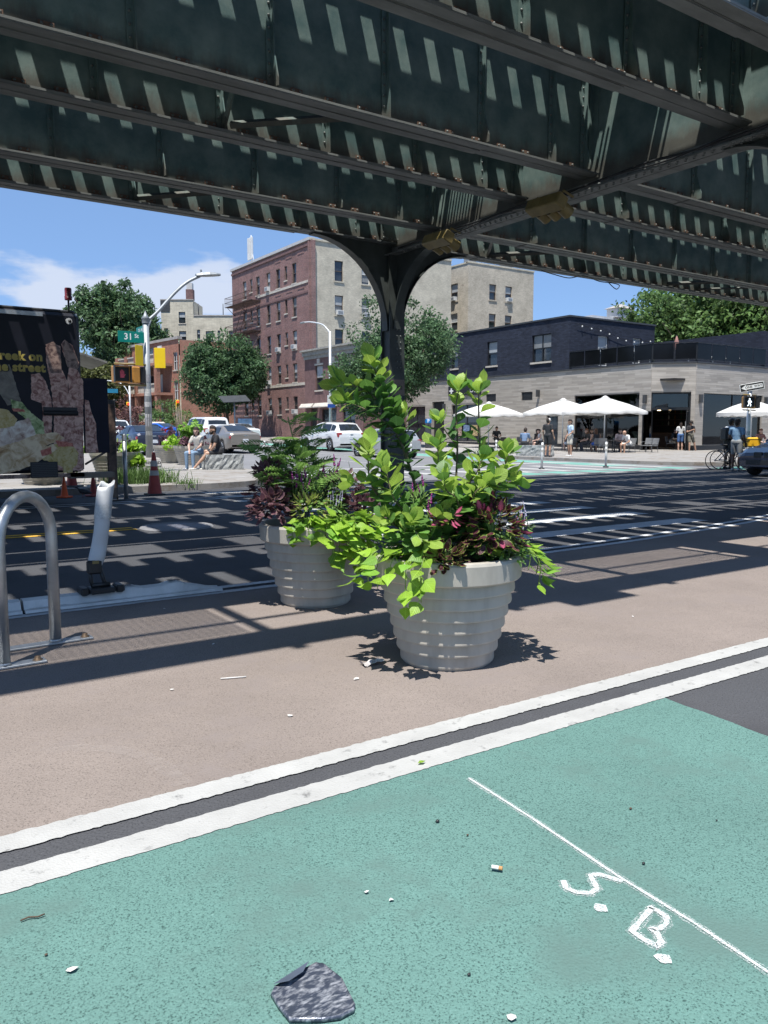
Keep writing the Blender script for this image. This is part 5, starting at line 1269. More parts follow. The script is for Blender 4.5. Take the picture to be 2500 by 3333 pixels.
vine(V4, [(PB.x, PB.y, tcb + R(a), .63, .40) for a in (14, 20, 26, 32, 38, 44, 50, 58, 66)], 16, drop=.36, out=.18, gap=.036, leaf=1.25, cols=(0,0,1))
# ================================================================ STREET FURNITURE, TRUCK, SMALL THINGS
M_galv = mat("galvanised steel", (.42,.44,.45), .42, .75, var=.18, scale=6, bump=.05)
M_wplas = mat("scuffed white plastic", (.60,.61,.61), .5, var=.1, scale=5, col2=(.50,.51,.51), bump=.1)
M_wplas2 = mat("dirty white rubber kerb", (.60,.61,.59), .6, var=.22, scale=4, col2=(.68,.68,.66), bump=.15)
M_scuff = mat("black tyre scuff", (.04,.04,.042), .8, var=.3, alpha_noise=(26, .40, .60))
M_blk = mat("black plastic", (.018,.019,.02), .45, var=.2)
M_coneR = mat("faded red cone", (.36,.055,.045), .6, var=.2, scale=6); M_coneO = mat("bright orange cone", (.92,.13,.03), .5, var=.1)
M_conew = mat("dirty reflective band", (.42,.41,.38), .5, var=.25, scale=8)
M_yel = mat("signal yellow", (.21,.16,.055), .45, var=.18, scale=4); M_yelb = mat("bright yellow plate", (.80,.56,.01), .5, var=.04)
M_amb = mat("faded amber housing", (.42,.20,.04), .5, var=.15)
M_signg = mat("street sign green", (.0,.20,.16), .4, var=.06); M_signw = mat("sign white", (.78,.80,.78), .45, var=0)
M_pole = mat("grey painted pole", (.30,.32,.33), .5, .3, var=.22, scale=5, aniso=(1,1,.3)); M_polew = mat("pale pole", (.62,.64,.65), .45, .3, var=.1)
M_wood = mat("grey timber", (.20,.17,.14), .8, var=.25, scale=4, aniso=(1,1,.2))
RedL = mat("lit red lamp", (.8,.03,.02), .4, var=0, emit=((1,.06,.03), 1.6)); WhL = mat("lit white walking figure", (.9,.95,1), .4, var=0, emit=((.75,.9,1), 2.2)); HandL = mat("lit red hand", (.45,.08,.12), .4, var=.3, scale=40, emit=((1,.12,.2), .04))
# ---- bike rack at the left edge
a, b = at_z(182, 2096), at_z(14, 2176); c = (a + b) / 2; d = (b - a); W2 = d.length / 2
T = thing("bike_rack", "galvanised inverted U bike rack at the left edge", "bike rack", c, math.atan2(d.y, d.x))
q = MB(); hgt = .985; P = [(-W2,0,.012),(-W2,0,hgt-W2)] + [(-W2*math.cos(R(t)), 0, hgt - W2 + W2*math.sin(R(t))) for t in range(12, 169, 12)] + [(W2,0,hgt-W2),(W2,0,.012)]
q.tube(P, .036, 12); obj("hoop", q, M_galv, T)
ux = Vector((1,0,0)); ux.rotate(Matrix.Rotation(-T.rotation_euler.z, 3, 'Z'))
for s_ in (-1, 1):
    q = MB(); q.bev(-.34 if s_ < 0 else -.28, .23, -.045, .045, 0, .014, .003); p = obj("base_plate", q, M_galv, T, (s_*W2, 0, .006), (0, 0, -T.rotation_euler.z + .05)); 
    q = MB(); q.lathe([(.030,.014),(.030,.018),(.018,.018),(.018,.034),(.012,.038),(0,.038)], 6); obj("bolt", q, mat("rusty bolt", (.16,.11,.07), .6, .5), p, (.185, 0, 0))
    q = MB(); q.lathe([(.036,.014),(.044,.014),(.036,.03)], 12); obj("weld", q, M_galv, p)
# ---- white lane separator kerbs
def kerb_section(w, h, y0): return [(y0, .002), (y0+.012, .022), (y0+.055, .026), (y0+.085, h*.92), (y0+.12, h), (y0+w-.12, h), (y0+w-.085, h*.92), (y0+w-.05, .026), (y0+w, .002)]
def sep(x0, x1, label, tip0=0, tip1=0, hump=()):
    T = thing("lane_separator", label, "lane separator", ((x0+x1)/2, 6.50, .0125), 0, "white lane separator kerbs"); L = x1 - x0; q = MB(); rings = []; n = 48
    for k in range(n + 1):
        x = -L/2 + L*k/n; f = 1.0; e0, e1 = x + L/2, L/2 - x
        if tip0 and e0 < tip0: f = max(.12, e0/tip0)
        if tip1 and e1 < tip1: f = max(.10, (e1/tip1)**.8)
        hh = .082 * (f if f < 1 else 1)
        for hx in hump:
            if abs(x - hx) < .10: hh += .022*math.cos((x-hx)/.10*math.pi/2)
        wv = .30 * (1 if f > .6 else .55 + .45*f/.6)
        rings.append([(x, y, z) for y, z in kerb_section(wv, hh + .006, -.165)])
    q.loft(rings); s = obj("kerb", q, M_wplas2, T)
    return T
xt = at_z(716, 1923).x; x_a = at_z(60, 1990).x
s1 = sep(x_a + .02, xt, "tapered white end kerb of the lane separator beside the road", tip1=.34, hump=(.40, .02))
s2 = sep(x_a - 1.1, x_a - .0, "white lane separator kerb cut by the left edge of the picture")
cxl = x_a + .02 + (xt - x_a) / 2
for hx in (.40, .02):
    q = MB(); q.add([(hx-.05+rnd.uniform(-.01,.01), -.075, .1135), (hx+.05, -.075, .1135), (hx+.055, .03, .1135), (hx-.04, .045, .1135)], [(0,1,2,3)]); q2 = obj("scuff", q, M_scuff, s1)
q = MB(); q.lathe([(.034,.0),(.034,.008),(.02,.02),(.0,.022)], 12); obj("bolt", q, M_galv, s1, (-.12, -.06, .086))
text("lettering", "QWICK KURB", .042, mat("moulded lettering", (.40,.42,.40), .6), s1, (-.62, -.135, .0338), (R(0), 0, 0))
# ---- bent delineator post on its black hinge
pbx = at_z(306, 1948).x
T = thing("delineator_post", "bent battered white delineator post in a black hinge base on the lane separator", "delineator", (pbx, 6.45, .0945))
top = at_y(352, 1570, 6.50) - T.location; bot = at_y(304, 1862, 6.48) - T.location
q = MB(); q.bev(-.10, .10, -.085, .085, 0, .045, .012); q.bev(-.17, -.105, -.075, .075, -.005, .055, .012); q.bev(.105, .17, -.075, .075, -.005, .055, .012); h = obj("base", q, M_blk, T)
q = MB()
for s_ in (-.052, .052): q.tube([(s_, 0, .03), (s_*.95 + bot.x*.5, 0, bot.z*.55), (bot.x + s_*.75, 0, bot.z + .05)], .016, 6)
q.bev(bot.x-.055, bot.x+.055, -.03, .03, bot.z-.01, bot.z+.10, .012); q.tube([(-.07,0,.06),(.07,0,.06)], .022, 8); obj("hinge", q, M_blk, T)
q = MB(); q.box(bot.x-.02, bot.x+.03, -.0345, -.032, bot.z+.075, bot.z+.10); obj("sticker", q, M_yel, T)
rings = []; N = 18; g = random.Random(4)
for k in range(22):
    t = k/21; p = bot.lerp(top, t) + Vector((.012*math.sin(t*5), 0, 0)); fl = 1 - .62*max(0, 1 - t/.16) - .28*math.exp(-((t-.30)/.10)**2); rr = .062*(1 + .05*math.sin(t*9))
    if t < .14: rr *= .75 + .25*t/.14
    ring = []
    for j in range(N):
        a_ = 2*math.pi*j/N; e = 1.0; zz = 0.0
        if k == 21: zz = -.07*max(0, math.sin(a_*1.0+4.3)) + .018*math.cos(3*a_)
        ring.append((p.x + rr*math.cos(a_), p.y + rr*fl*math.sin(a_)*(1-.25*math.exp(-((a_-4.2)/.6)**2)*math.exp(-((t-.3)/.12)**2)*3*0.3), p.z + zz))
    rings.append(ring)
q = MB(); q.loft(rings, cap=False, smooth=True); tb = obj("tube", q, M_wplas, T)
md = tb.modifiers.new("thickness", 'SOLIDIFY'); md.thickness = .006
q = MB(); r2 = []
for t in (.60, .76):
    p = bot.lerp(top, t) + Vector((.012*math.sin(t*5), 0, 0)); r2.append([(p.x+.066*math.cos(2*math.pi*j/N), p.y+.066*math.sin(2*math.pi*j/N), p.z) for j in range(N)])
q.loft(r2, cap=False, smooth=True); obj("reflective_band", q, mat("grey honeycomb sheeting", (.46,.47,.46), .4, var=.18, scale=60), T)
# ---- manhole
T = thing("manhole_cover", "round manhole cover with perforations in a raised ring beside the yellow line", "manhole", (3.86, 11.05, .004))
q = MB(); q.lathe([(.52,0),(.50,.02),(.42,.022),(.415,.012)], 40); obj("ring", q, mat("pale concrete ring", (.19,.19,.2), .8, var=.2), T)
q = MB(); q.lathe([(.414,.014),(.30,.018),(0,.018)], 40); obj("cover", q, mat("worn iron", (.11,.115,.14), .6, .1, var=.2), T)
q = MB()
for r_, n_ in ((.12, 6), (.24, 12), (.34, 18)):
    for k in range(n_): q.lathe([(.018,.0195),(0,.0197)], 6, 0, (r_*math.cos(6.283*k/n_), r_*math.sin(6.283*k/n_), 0))
stuff(obj("holes", q, M_blk, T))
# ---- traffic cones
def cone(x, y, z, h, label, m, bands=True, lean=0.0, base=.36):
    T = thing("traffic_cone", label, "traffic cone", (x, y, z), rnd.random(), "traffic cones by the food truck"); r0, r1 = h*.165, h*.035
    q = MB(); q.bev(-base/2, base/2, -base/2, base/2, 0, .035, .01); obj("base", q, M_blk if h > .6 else m, T)
    q = MB(); q.lathe([(r0,.035),(r1*1.1,h-.02),(r1*.8,h),(r1*.5,h)], 24); obj("body", q, m, T)
    if bands:
        for a_, b_ in ((.44, .56), (.66, .80)):
            f = lambda t: r0 + (r1*1.1 - r0)*t + .003
            q = MB(); q.lathe([(f(a_), .035+a_*(h-.035)), (f(b_), .035+b_*(h-.035))], 24); obj("band", q, M_conew, T)
p = at_z(510, 1612); cone(p.x, p.y + .12, .0, .92, "tall faded red and white traffic cone in front of the lamp post base", M_coneR)
p = at_y(210, 1611, 17.25); cone(p.x, 17.25, .004, .46, "short bright orange traffic cone under the food truck", M_coneO, False, base=.24)
p = at_y(305, 1611, 17.3); cone(p.x, 17.3, .004, .50, "short dark red traffic cone beside the rear bumper of the truck", M_coneR, False, base=.26)
cone(4.05, 18.3, .15, .70, "red and white traffic cone standing behind the food truck", M_coneR)
# ---- pigeon
T = thing("pigeon", "dark grey pigeon walking between the two short cones", "pigeon", (at_y(272, 1607, 17.2).x, 17.2, 0), R(160))
q = MB(); rings = []
for x, z, rx in ((-.17,.085,.012),(-.12,.095,.028),(-.05,.115,.05),(.02,.125,.058),(.07,.135,.05),(.10,.165,.03),(.115,.195,.024),(.135,.205,.022),(.155,.20,.012),(.175,.193,.004)):
    rings.append([(x, rx*.8*math.cos(k*.785), z + rx*math.sin(k*.785)) for k in range(8)])
q.loft(rings, smooth=True); obj("body", q, mat("pigeon feathers", (.045,.047,.055), .6, var=.35, scale=20), T); q = MB()
for s_ in (-.02,.02): q.tube([(.01,s_,.09),(.015,s_,.03),(.01,s_,.004),(.04,s_,.003)], .005, 5)
obj("legs", q, mat("pigeon legs", (.3,.09,.08), .6), T)
# ---- litter
M_foil = mat("crumpled foil", (.10,.12,.17), .30, .35, var=.4, scale=38, bump=.5, bscale=22, col2=(.52,.54,.58), mixr=(.46,.74), aniso=(1,2.6,1))
c = at_z(*bl(682, 665)); T = thing("foil_tray", "flattened dark silvery tray lying on the green bike lane", "litter", c)
out = [bl(585,665), bl(592,650), bl(640,620), bl(682,597), bl(700,600), bl(740,632), bl(768,688), bl(765,700), bl(735,716), bl(690,722), bl(625,722), bl(600,690)]
P = [at_z(*o) - c for o in out]; q = MB(); n = len(P); rings = [[(p.x*f, p.y*f, z) for p in P] for f, z in ((1.0,.007),(1.0,.014),(.97,.018),(.90,.015),(.55,.019),(.2,.016))]
q.loft(rings, smooth=True); obj("tray", q, M_foil, T)
fo = [bl(590,652), bl(640,622), bl(668,606), bl(655,632), bl(625,655)]; P = [at_z(*o) - c for o in fo]; q = MB(); q.add([(p.x, p.y, .024 + .003*i) for i, p in enumerate(P)], [tuple(range(5))]); obj("folded_flap", q, mat("dull blue grey plastic", (.09,.11,.15), .35, .2, var=.25, scale=8), T)
M_paper = mat("paper scrap", (.62,.60,.57), .8, var=.1); M_twig = mat("dry twig", (.09,.06,.04), .9)
p = at_z(*bl(1062, 390)); T = thing("cigarette_butt", "cigarette butt on the green bike lane", "cigarette butt", (p.x, p.y, .017), R(-52)); q = MB(); q.cyl((0,0,0), .0065, .022, 8, ax='x'); q2 = obj("paper", q, M_paper, T); q = MB(); q.cyl((.022,0,0), .0066, .012, 8, ax='x'); obj("filter", q, mat("cork filter", (.45,.25,.10), .8), T)
p = at_z(*bl(70, 496)); T = tag(obj("twig", MB().tube([(-.03,-.005,.006),(-.01,.004,.007),(.015,0,.006),(.032,.007,.007)], .0025, 5), M_twig, None, (p.x, p.y, .004), (0,0,-.3)), "dry brown twig on the green lane at the left edge", "twig")
for i, (pt, s_, lab) in enumerate(((bl(945,286), .012, "dark pebble on the green lane below the sprayed line's start"), (bl(1362,258), .009, "dark pebble near the right end of the green lane"), (bl(1390,377), .009, "dark pebble beside the sprayed line"), (bl(100,575), .007, "dark speck of grit at the lower left of the green lane"), (bl(1013,618), .008, "dark pebble low on the green lane right of the tray"), (bl(1010,315), .007, "brown crumb on the green lane"), (bl(1548,283), .006, "tiny dark pebble near the right edge of the green lane"))):
    p = at_z(*pt); s_ *= .68; q = MB(); q.ball((0,0,s_*.5), (s_, s_*.8, s_*.6), 7, 5); tag(obj("pebble", q, M_twig if i % 2 else M_blk, None, (p.x, p.y, .006)), lab, "pebble")
for i, (pt, s_, lab) in enumerate(((bl(155,608), .016, "crumpled pale scrap of paper at the lower left"), (bl(792,440), .011, "small pinkish paper scrap in the middle of the green lane"), (bl(845,457), .008, "tiny white paper scrap beside the pinkish one"), (bl(1105,712), .018, "white scrap at the bottom edge of the picture"), ((945,2335), .017, "white scrap on the brown zone left of the white lines"), ((1160,2335-120), .02, "flat clear sliver on the brown zone"), ((560,2250), .012, "white crumb on the brown zone at the left"), ((695,2100), .015, "white scrap near the shadow edge on the brown zone"), ((2060,2010), .012, "white crumb on the brown zone right of the planter"), ((535,2045-60), .012, "pale chip beside the lane separator"))):
    p = at_z(*pt); q = MB(); g = random.Random(i); q.add([(s_*math.cos(k*1.05)*g.uniform(.5,1.2), s_*math.sin(k*1.05)*g.uniform(.4,.9), g.uniform(.001,.008)) for k in range(6)] + [(0,0,.008)], [(k, (k+1) % 6, 6) for k in range(6)]); tag(obj("paper_scrap", q, M_paper, None, (p.x, p.y, .0065)), lab, "litter")
p = at_z(1210, 2165); T = thing("crumpled_wrapper", "crumpled whitish wrapper at the left foot of the front planter", "litter", (p.x, p.y, .005)); q = MB(); g = random.Random(3); vs = []
for j in range(5):
    for k in range(9): vs.append(((k-4)*.017 + g.uniform(-.006,.006), (j-2)*.018 + g.uniform(-.006,.006), g.uniform(.002,.026)))
q.add(vs, [(j*9+k, j*9+k+1, (j+1)*9+k+1, (j+1)*9+k) for j in range(4) for k in range(8)]); obj("sheet", q, mat("dirty wrapper", (.50,.47,.46), .6, var=.35, scale=30), T)
p = at_z(1372, 2492); q = MB(); q.add([(-.02,0,.002),(0,-.011,.005),(.022,0,.003),(0,.012,.006)], [(0,1,2,3)]); tag(obj("fallen_leaf", q, G_lime, None, (p.x, p.y, .013)), "small green leaf lying on the lower white line", "leaf")
p = at_z(760, 2212); q = MB(); q.tube([(-.07,0,.005),(.07,.008,.005)], .004, 6); tag(obj("drinking_straw", q, M_paper, None, (p.x, p.y, .005), (0,0,-.4)), "clear drinking straw on the brown zone", "straw")

# ---- food truck
YT = 15.30; TX = 3.63
T = thing("food_truck", "dark food truck covered with gyro and meat pictures, parked at the far kerb", "food truck", (0, 16.5, 0))
M_trk = mat("truck navy black wrap", (.010,.011,.018), .45, var=.25, scale=2, spec=.25); M_trk2 = mat("truck dark blue panel", (.010,.012,.026), .5, var=.2, spec=.2)
q = MB(); oy = -16.5
q.bev(-4.5, TX, YT + oy, 17.55 + oy, .62, 3.50, .06); obj("body", q, M_trk, T)
q = MB(); q.bev(-4.5, TX - .05, YT + .1 + oy, 17.45 + oy, 3.50, 3.56, .02); obj("roof", q, M_black, T); q = MB(); q.box(-4.4, 3.0, YT + oy - .03, YT + oy - .004, 3.40, 3.47); obj("gutter", q, M_galv, T)
q = MB(); q.bev(-4.0, 2.05, YT + .15 + oy, 17.4 + oy, .25, .60, .05); obj("chassis", q, M_blk, T)
for x in (-3.0, .75):
    for yy, s_ in ((YT + .02, 1), (17.3, -1)):
        w = obj("wheel", MB().lathe([(.16,-.0),(.30,-.0),(.385,.02),(.40,.06),(.40,.18),(.385,.22),(.3,.235)], 28, 0, (0,0,0), False, True, 'y'), M_blk, T, (x, yy + oy + (.24 if s_ > 0 else 0), .40)); 
        obj("rim", MB().lathe([(0,.20),(.1,.235),(.16,.20),(.28,.19),(.30,.23)], 20, 0, (0,0,0), False, True, 'y'), M_galv, w)
def decal(name, pts, m, lay, wob=.012, seed=1):
    g = random.Random(seed); Q = []
    for (xa, za), (xb_, zb_) in zip(pts, pts[1:] + pts[:1]):
        n = max(2, int(math.hypot(xb_-xa, zb_-za)/.04))
        for k in range(n): Q.append((xa+(xb_-xa)*k/n + g.uniform(-wob,wob), za+(zb_-za)*k/n + g.uniform(-wob,wob)))
    q = MB(); n = len(Q); y = YT + oy - .002*lay - .001
    q.add([(x, y, z) for x, z in Q], [tuple(range(n))]); return obj(name, q, m, T)
def tz(x, y): p = at_y(x*.3918, 850 + y*.3918, YT); return (p.x, p.z)
def meat_mat(name, a, b, c, sc):
    m = bpy.data.materials.new(name); m.use_nodes = True; n, l = m.node_tree.nodes, m.node_tree.links; bs = n["Principled BSDF"]; bs.inputs["Roughness"].default_value = .4
    t = n.new("ShaderNodeTexCoord"); v = n.new("ShaderNodeTexVoronoi"); v.inputs["Scale"].default_value = sc*1.6; l.new(t.outputs["Object"], v.inputs["Vector"]); nz = n.new("ShaderNodeTexNoise"); nz.inputs["Scale"].default_value = sc; nz.inputs["Detail"].default_value = 8; nz.inputs["Roughness"].default_value = .68; nz.inputs["Distortion"].default_value = .8; l.new(t.outputs["Object"], nz.inputs["Vector"])
    ad = n.new("ShaderNodeMath"); ad.operation = 'MULTIPLY_ADD'; ad.inputs[1].default_value = .10; l.new(v.outputs["Distance"], ad.inputs[0]); l.new(nz.outputs["Fac"], ad.inputs[2])
    r = n.new("ShaderNodeValToRGB"); e = r.color_ramp.elements; e[0].position = .31; e[0].color = a + (1,); e[1].position = .64; e[1].color = c + (1,); k = e.new(.45); k.color = b + (1,); l.new(ad.outputs[0], r.inputs[0]); l.new(r.outputs[0], bs.inputs["Base Color"]); MATS[name] = m; return m
MT1 = meat_mat("grilled meat print", (.030,.010,.008), (.25,.085,.065), (.68,.44,.36), 10); MT2 = meat_mat("dark grilled meat print", (.018,.010,.010), (.085,.042,.036), (.36,.25,.20), 9)
BR = meat_mat("pita bread print", (.20,.085,.025), (.46,.29,.13), (.80,.66,.45), 4.5); CH = meat_mat("chicken pieces print", (.17,.07,.05), (.52,.38,.30), (.85,.78,.68), 6); LT = meat_mat("lettuce print", (.03,.07,.015), (.13,.22,.05), (.50,.60,.30), 8); TM = meat_mat("tomato print", (.16,.02,.012), (.33,.05,.035), (.55,.2,.14), 18); YL = meat_mat("pepper print", (.25,.16,.03), (.45,.33,.08), (.6,.5,.25), 14); WD = meat_mat("pale wood print", (.05,.045,.035), (.13,.115,.09), (.22,.2,.16), 5)
for i, (pts, m, lay) in enumerate((
    ([(-60,860),(80,860),(180,1180),(60,1200),(-60,1000)], WD, 1),
    ([(260,940),(330,930),(380,1000),(430,1150),(430,1480),(360,1480),(350,1180),(260,1150)], MT1, 1), ([(375,720),(430,670),(500,710),(510,900),(560,1000),(580,1220),(600,1500),(560,1740),(440,1740),(450,1300),(420,1000),(390,860)], MT1, 2),
    ([(510,690),(535,650),(600,700),(655,850),(640,900),(690,1000),(692,1740),(590,1740),(580,1250),(560,960),(580,860),(530,790)], MT1, 3), ([(380,690),(440,670),(500,720),(512,930),(420,930),(400,850)], MT2, 4), ([(515,690),(540,655),(600,710),(660,860),(640,905),(560,880),(540,800)], MT2, 5),
    ([(-60,1390),(120,1330),(280,1390),(300,1470),(150,1560),(-60,1600)], CH, 3), ([(-60,1220),(60,1230),(140,1310),(120,1370),(-60,1400)], YL, 4), ([(90,1150),(180,1170),(260,1260),(360,1340),(370,1440),(290,1450),(240,1330),(100,1220)], LT, 5), ([(130,1340),(240,1300),(300,1440),(200,1460)], CH, 6), ([(100,1220),(200,1230),(205,1252),(110,1248)], TM, 7),
    ([(-60,1560),(140,1500),(300,1440),(460,1420),(540,1470),(440,1510),(300,1570),(180,1640),(-60,1720)], BR, 6), ([(-60,1640),(160,1600),(300,1560),(440,1520),(480,1560),(400,1610),(300,1680),(160,1740),(-60,1780)], BR, 8), ([(450,1520),(600,1520),(650,1600),(640,1690),(580,1740),(500,1700),(330,1640),(360,1590)], YL, 7), ([(460,1490),(600,1510),(610,1540),(480,1540)], TM, 8), ([(330,1570),(420,1545),(430,1600),(350,1620)], TM, 9))):
    decal("print", [tz(*p_) for p_ in pts], m, lay, .008, i)
M_slab = mat("mustard lettering", (.42,.33,.07), .5, var=.1); 
for body, x1, yy, sz in (("Greek on", 352, 800, .205), ("the street", 374, 892, .205)):
    xx, zz = tz(x1, yy)
    text("lettering_outline", body, sz, M_black, T, (xx, YT + oy - .024, zz), (R(90), 0, 0), bold=.022, align='RIGHT', spacing=1.08)
    text("lettering", body, sz, M_slab, T, (xx - .004, YT + oy - .028, zz), (R(90), 0, 0), bold=.010, align='RIGHT', spacing=1.08)
x0_, z0_ = tz(255, 1800); x1_, z1_ = tz(475, 1665); q = MB(); q.box(x0_, x1_, YT + oy - .035, YT + oy - .003, z0_, z1_); v_ = obj("vent", q, M_black, T)
for k in range(8): q = MB(); q.box(x0_ + .02, x1_ - .02, YT + oy - .042, YT + oy - .0355, z0_ + .02 + k*.032, z0_ + .036 + k*.032); obj("louvre", q, M_dgrey, v_)
x0_, z0_ = tz(525, 1760); x1_, z1_ = tz(600, 1690); q = MB(); q.bev(x0_, x1_, YT + oy - .03, YT + oy - .003, z0_, z1_, .008); obj("hatch", q, YL, T)
x0_, z0_ = tz(360, 1275); x1_, z1_ = tz(640, 1230); q = MB(); q.tube([(x0_, YT+oy-.05, z0_+.03), (x1_, YT+oy-.05, z0_+.03)], .045, 8); q.box(x0_, x1_, YT+oy-.03, YT+oy-.004, z0_, z1_+.03); obj("awning_rail", q, M_black, T)
bx_, bz_ = tz(585, 470); q = MB(); q.tube([(bx_, YT+oy+.1, 3.45), (bx_, YT+oy+.1, 3.78)], .018, 6); obj("beacon_post", q, M_blk, T); q = MB(); q.lathe([(.065,3.74),(.068,3.80),(.06,3.80),(.062,3.93),(.055,3.955),(0,3.96)], 14, 0, (bx_, YT+oy+.1, 0)); obj("beacon", q, mat("dark red beacon", (.14,.02,.025), .3, var=.2), T)
cx_, cz_ = tz(570, 500); q = MB(); q.cyl((cx_, YT+oy-.004, cz_), .055, .03, 16, ax='y'); obj("camera_mount", q, M_wplas, T); q = MB(); q.ball((cx_+.012, YT+oy-.05, cz_), .03, 10, 8); obj("camera_dome", q, M_blk, T)
q = MB(); q.add([(TX+.02, .4, 3.02), (TX+.02, 1.75, 2.98), (TX+.9, 1.75, 2.72), (TX+.9, .4, 2.76), (TX+.02, .4, 3.06), (TX+.02, 1.75, 3.02), (TX+.9, 1.75, 2.76), (TX+.9, .4, 2.80)], [(0,1,2,3),(7,6,5,4),(0,3,7,4),(1,5,6,2),(3,2,6,7),(0,4,5,1)]); obj("awning_flap", q, mat("grey awning panel", (.22,.22,.21), .6, var=.2), T)
x1_, z1_ = tz(893, 977); x2_, z2_ = tz(912, 1592); q = MB(); q.box(TX + .01, x1_, YT + oy + .02, YT + oy + .06, z2_, z1_); dp = obj("open_panel", q, M_trk2, T)
q = MB(); Q = [tz(*p_) for p_ in [(706,1150),(740,1160),(760,1250),(800,1350),(805,1480),(820,1590),(715,1590)]]; q.add([(x, YT+oy+.016, z) for x, z in Q], [tuple(range(len(Q)))]); obj("print", q, MT1, dp)
q = MB(); q.box(TX - .25, TX + .55, YT + oy + .05, YT + oy + .35, .50, .60); q.tube([(TX+.05, YT+oy+.2, .75), (TX+.42, YT+oy+.15, .98)], .02, 6); obj("rear_step", q, M_wood, T)
q = MB(); q.box(2.1, TX, YT + oy + .05, YT + oy + .1, .53, .60); obj("skirt", q, MT2, T)
# poster stand behind the truck's end
p = at_y(940*.3918, 850+1900*.3918, 16.0); T = thing("poster_stand", "tall dark menu poster stand at the end of the food truck", "sign", (p.x, 16.0, 0)); q = MB(); q.bev(-.09, .09, -.02, .02, .06, 1.98, .008); obj("board", q, M_black, T)
q = MB(); q.box(-.08, .08, -.0235, -.0205, .25, 1.9); obj("poster", q, mat("menu print", (.12,.075,.055), .6, var=.7, scale=7), T); q = MB(); q.box(-.2, .2, -.12, .12, 0, .02); q.tube([(.08,0,0),(.08,0,2.0)], .016, 6); obj("stand", q, M_black, T)
# short galvanised post beside it
p = at_z(350, 1625); q = MB(); q.tube([(0,0,0),(0,0,1.28)], .045, 10); q.lathe([(.05,1.18),(.052,1.30),(.03,1.32),(0,1.32)], 12); tag(obj("steel_post", q, M_galv, None, (p.x+.35, 16.3, 0)), "short galvanised steel post in front of the poster stand", "post")

# ---- street lamp with signs and signals on the left corner
LX, LY = 7.12, 22.5
T = thing("street_lamp", "grey street lamp pole with curved arm over the left corner", "street lamp", (LX, LY, .15))
q = MB(); q.tube([(0,0,.45),(0,0,4.25)], [.105,.085], 12); q.lathe([(.10,4.22),(.105,4.34),(.12,4.36),(.06,4.44),(0,4.58)], 12); obj("pole", q, M_pole, T)
AR = [(LX+.02,4.42),(LX+.35,4.72),(7.97,5.28),(8.35,5.62),(8.74,5.84)]
q = MB(); q.tube(spline([(x-LX, 0, z-.15) for x, z in AR], 8), .045, 8); q.tube([(0,0,4.0),(.12,0,4.32)], .05, 8); obj("arm", q, M_pole, T)
q = MB(); rings = []
for x, w_, h_ in ((8.62,.06,.05),(8.78,.12,.07),(9.0,.16,.08),(9.2,.15,.06),(9.36,.07,.03)):
    zc = 5.84 - .15 + (x-8.62)*.13; rings.append([(x-LX, -w_, zc), (x-LX, -w_*.6, zc+h_), (x-LX, w_*.6, zc+h_), (x-LX, w_, zc), (x-LX, w_*.8, zc-.03), (x-LX, -w_*.8, zc-.03)])
q.loft(rings); hd = obj("lamp_head", q, M_pole, T); q = MB(); q.cyl((8.78-LX, 0, 5.80), .03, .07, 8); obj("photocell", q, M_pole, hd)
q = MB(); q.loft([[(-w_, -w_, z), (w_, -w_, z), (w_, w_, z), (-w_, w_, z)] for w_, z in ((.30,0),(.29,.05),(.24,.42),(.19,.47))]); bs_ = obj("base", q, M_conc, T)
M_stk = mat("white sticker", (.62,.61,.58), .6, var=.25, scale=10)
q = MB(); q.box(-.20, .22, -.285, -.262, .25, .40); obj("sticker", q, M_stk, T); q = MB(); q.box(-.10, .25, -.300, -.282, .02, .19); obj("sticker", q, M_stk, T)
text("lettering", "REMAND", .105, M_num, T, (.01, -.2865, .325), (R(90), 0, 0), bold=.003); text("lettering", "HEEF", .13, M_num, T, (.09, -.3015, .105), (R(90), 0, 0), bold=.003)
for k, (z, w_, h_) in enumerate(((2.2,.10,.2),(1.9,.09,.14),(1.35,.1,.25),(1.1,.08,.12),(1.6,.07,.1),(2.6,.08,.2))): q = MB(); q.lathe([(.101,z),(.101,z+h_)], 10); obj("sticker", q, mat("torn sticker %d" % (k % 3), ((.5,.5,.48),(.42,.42,.42),(.3,.3,.32))[k % 3], .7, var=.3, scale=25), T)
def sign(name, label, loc, rz, w_, h_, m, words, cat="street sign", tcol=None, arrow=False):
    S_ = thing(name, label, cat, loc, rz); q = MB(); q.bev(-w_/2, w_/2, -.006, .006, -h_/2, h_/2, .004); obj("plate", q, m, S_)
    for body, x, z, sz in words: text("lettering", body, sz, tcol or M_signw, S_, (x, -.0075, z), (R(90), 0, 0), bold=sz*.02)
    return S_
sign("street_sign", "green street name sign reading 31 St on the lamp pole", (6.66, 22.36, 3.955), 0, .72, .30, M_signg, [("31", -.08, 0, .24), ("St", .15, .03, .15)])
sign("street_sign", "green street name sign reading 31 Av behind the first", (LX - .02, 22.95, 4.20), R(-90), .72, .26, M_signg, [("31", -.06, 0, .19), ("Av", .16, .03, .13)])
for i, (dx, rz, zz, lab) in enumerate(((-.26, R(30), 3.46, "left of two blank bright yellow plates on the lamp pole"), (.32, R(-24), 3.42, "right of two blank bright yellow plates on the lamp pole"))):
    sign("warning_plate", lab, (LX + dx, 22.33, zz), rz, .30, .56, M_yelb, [], "sign")
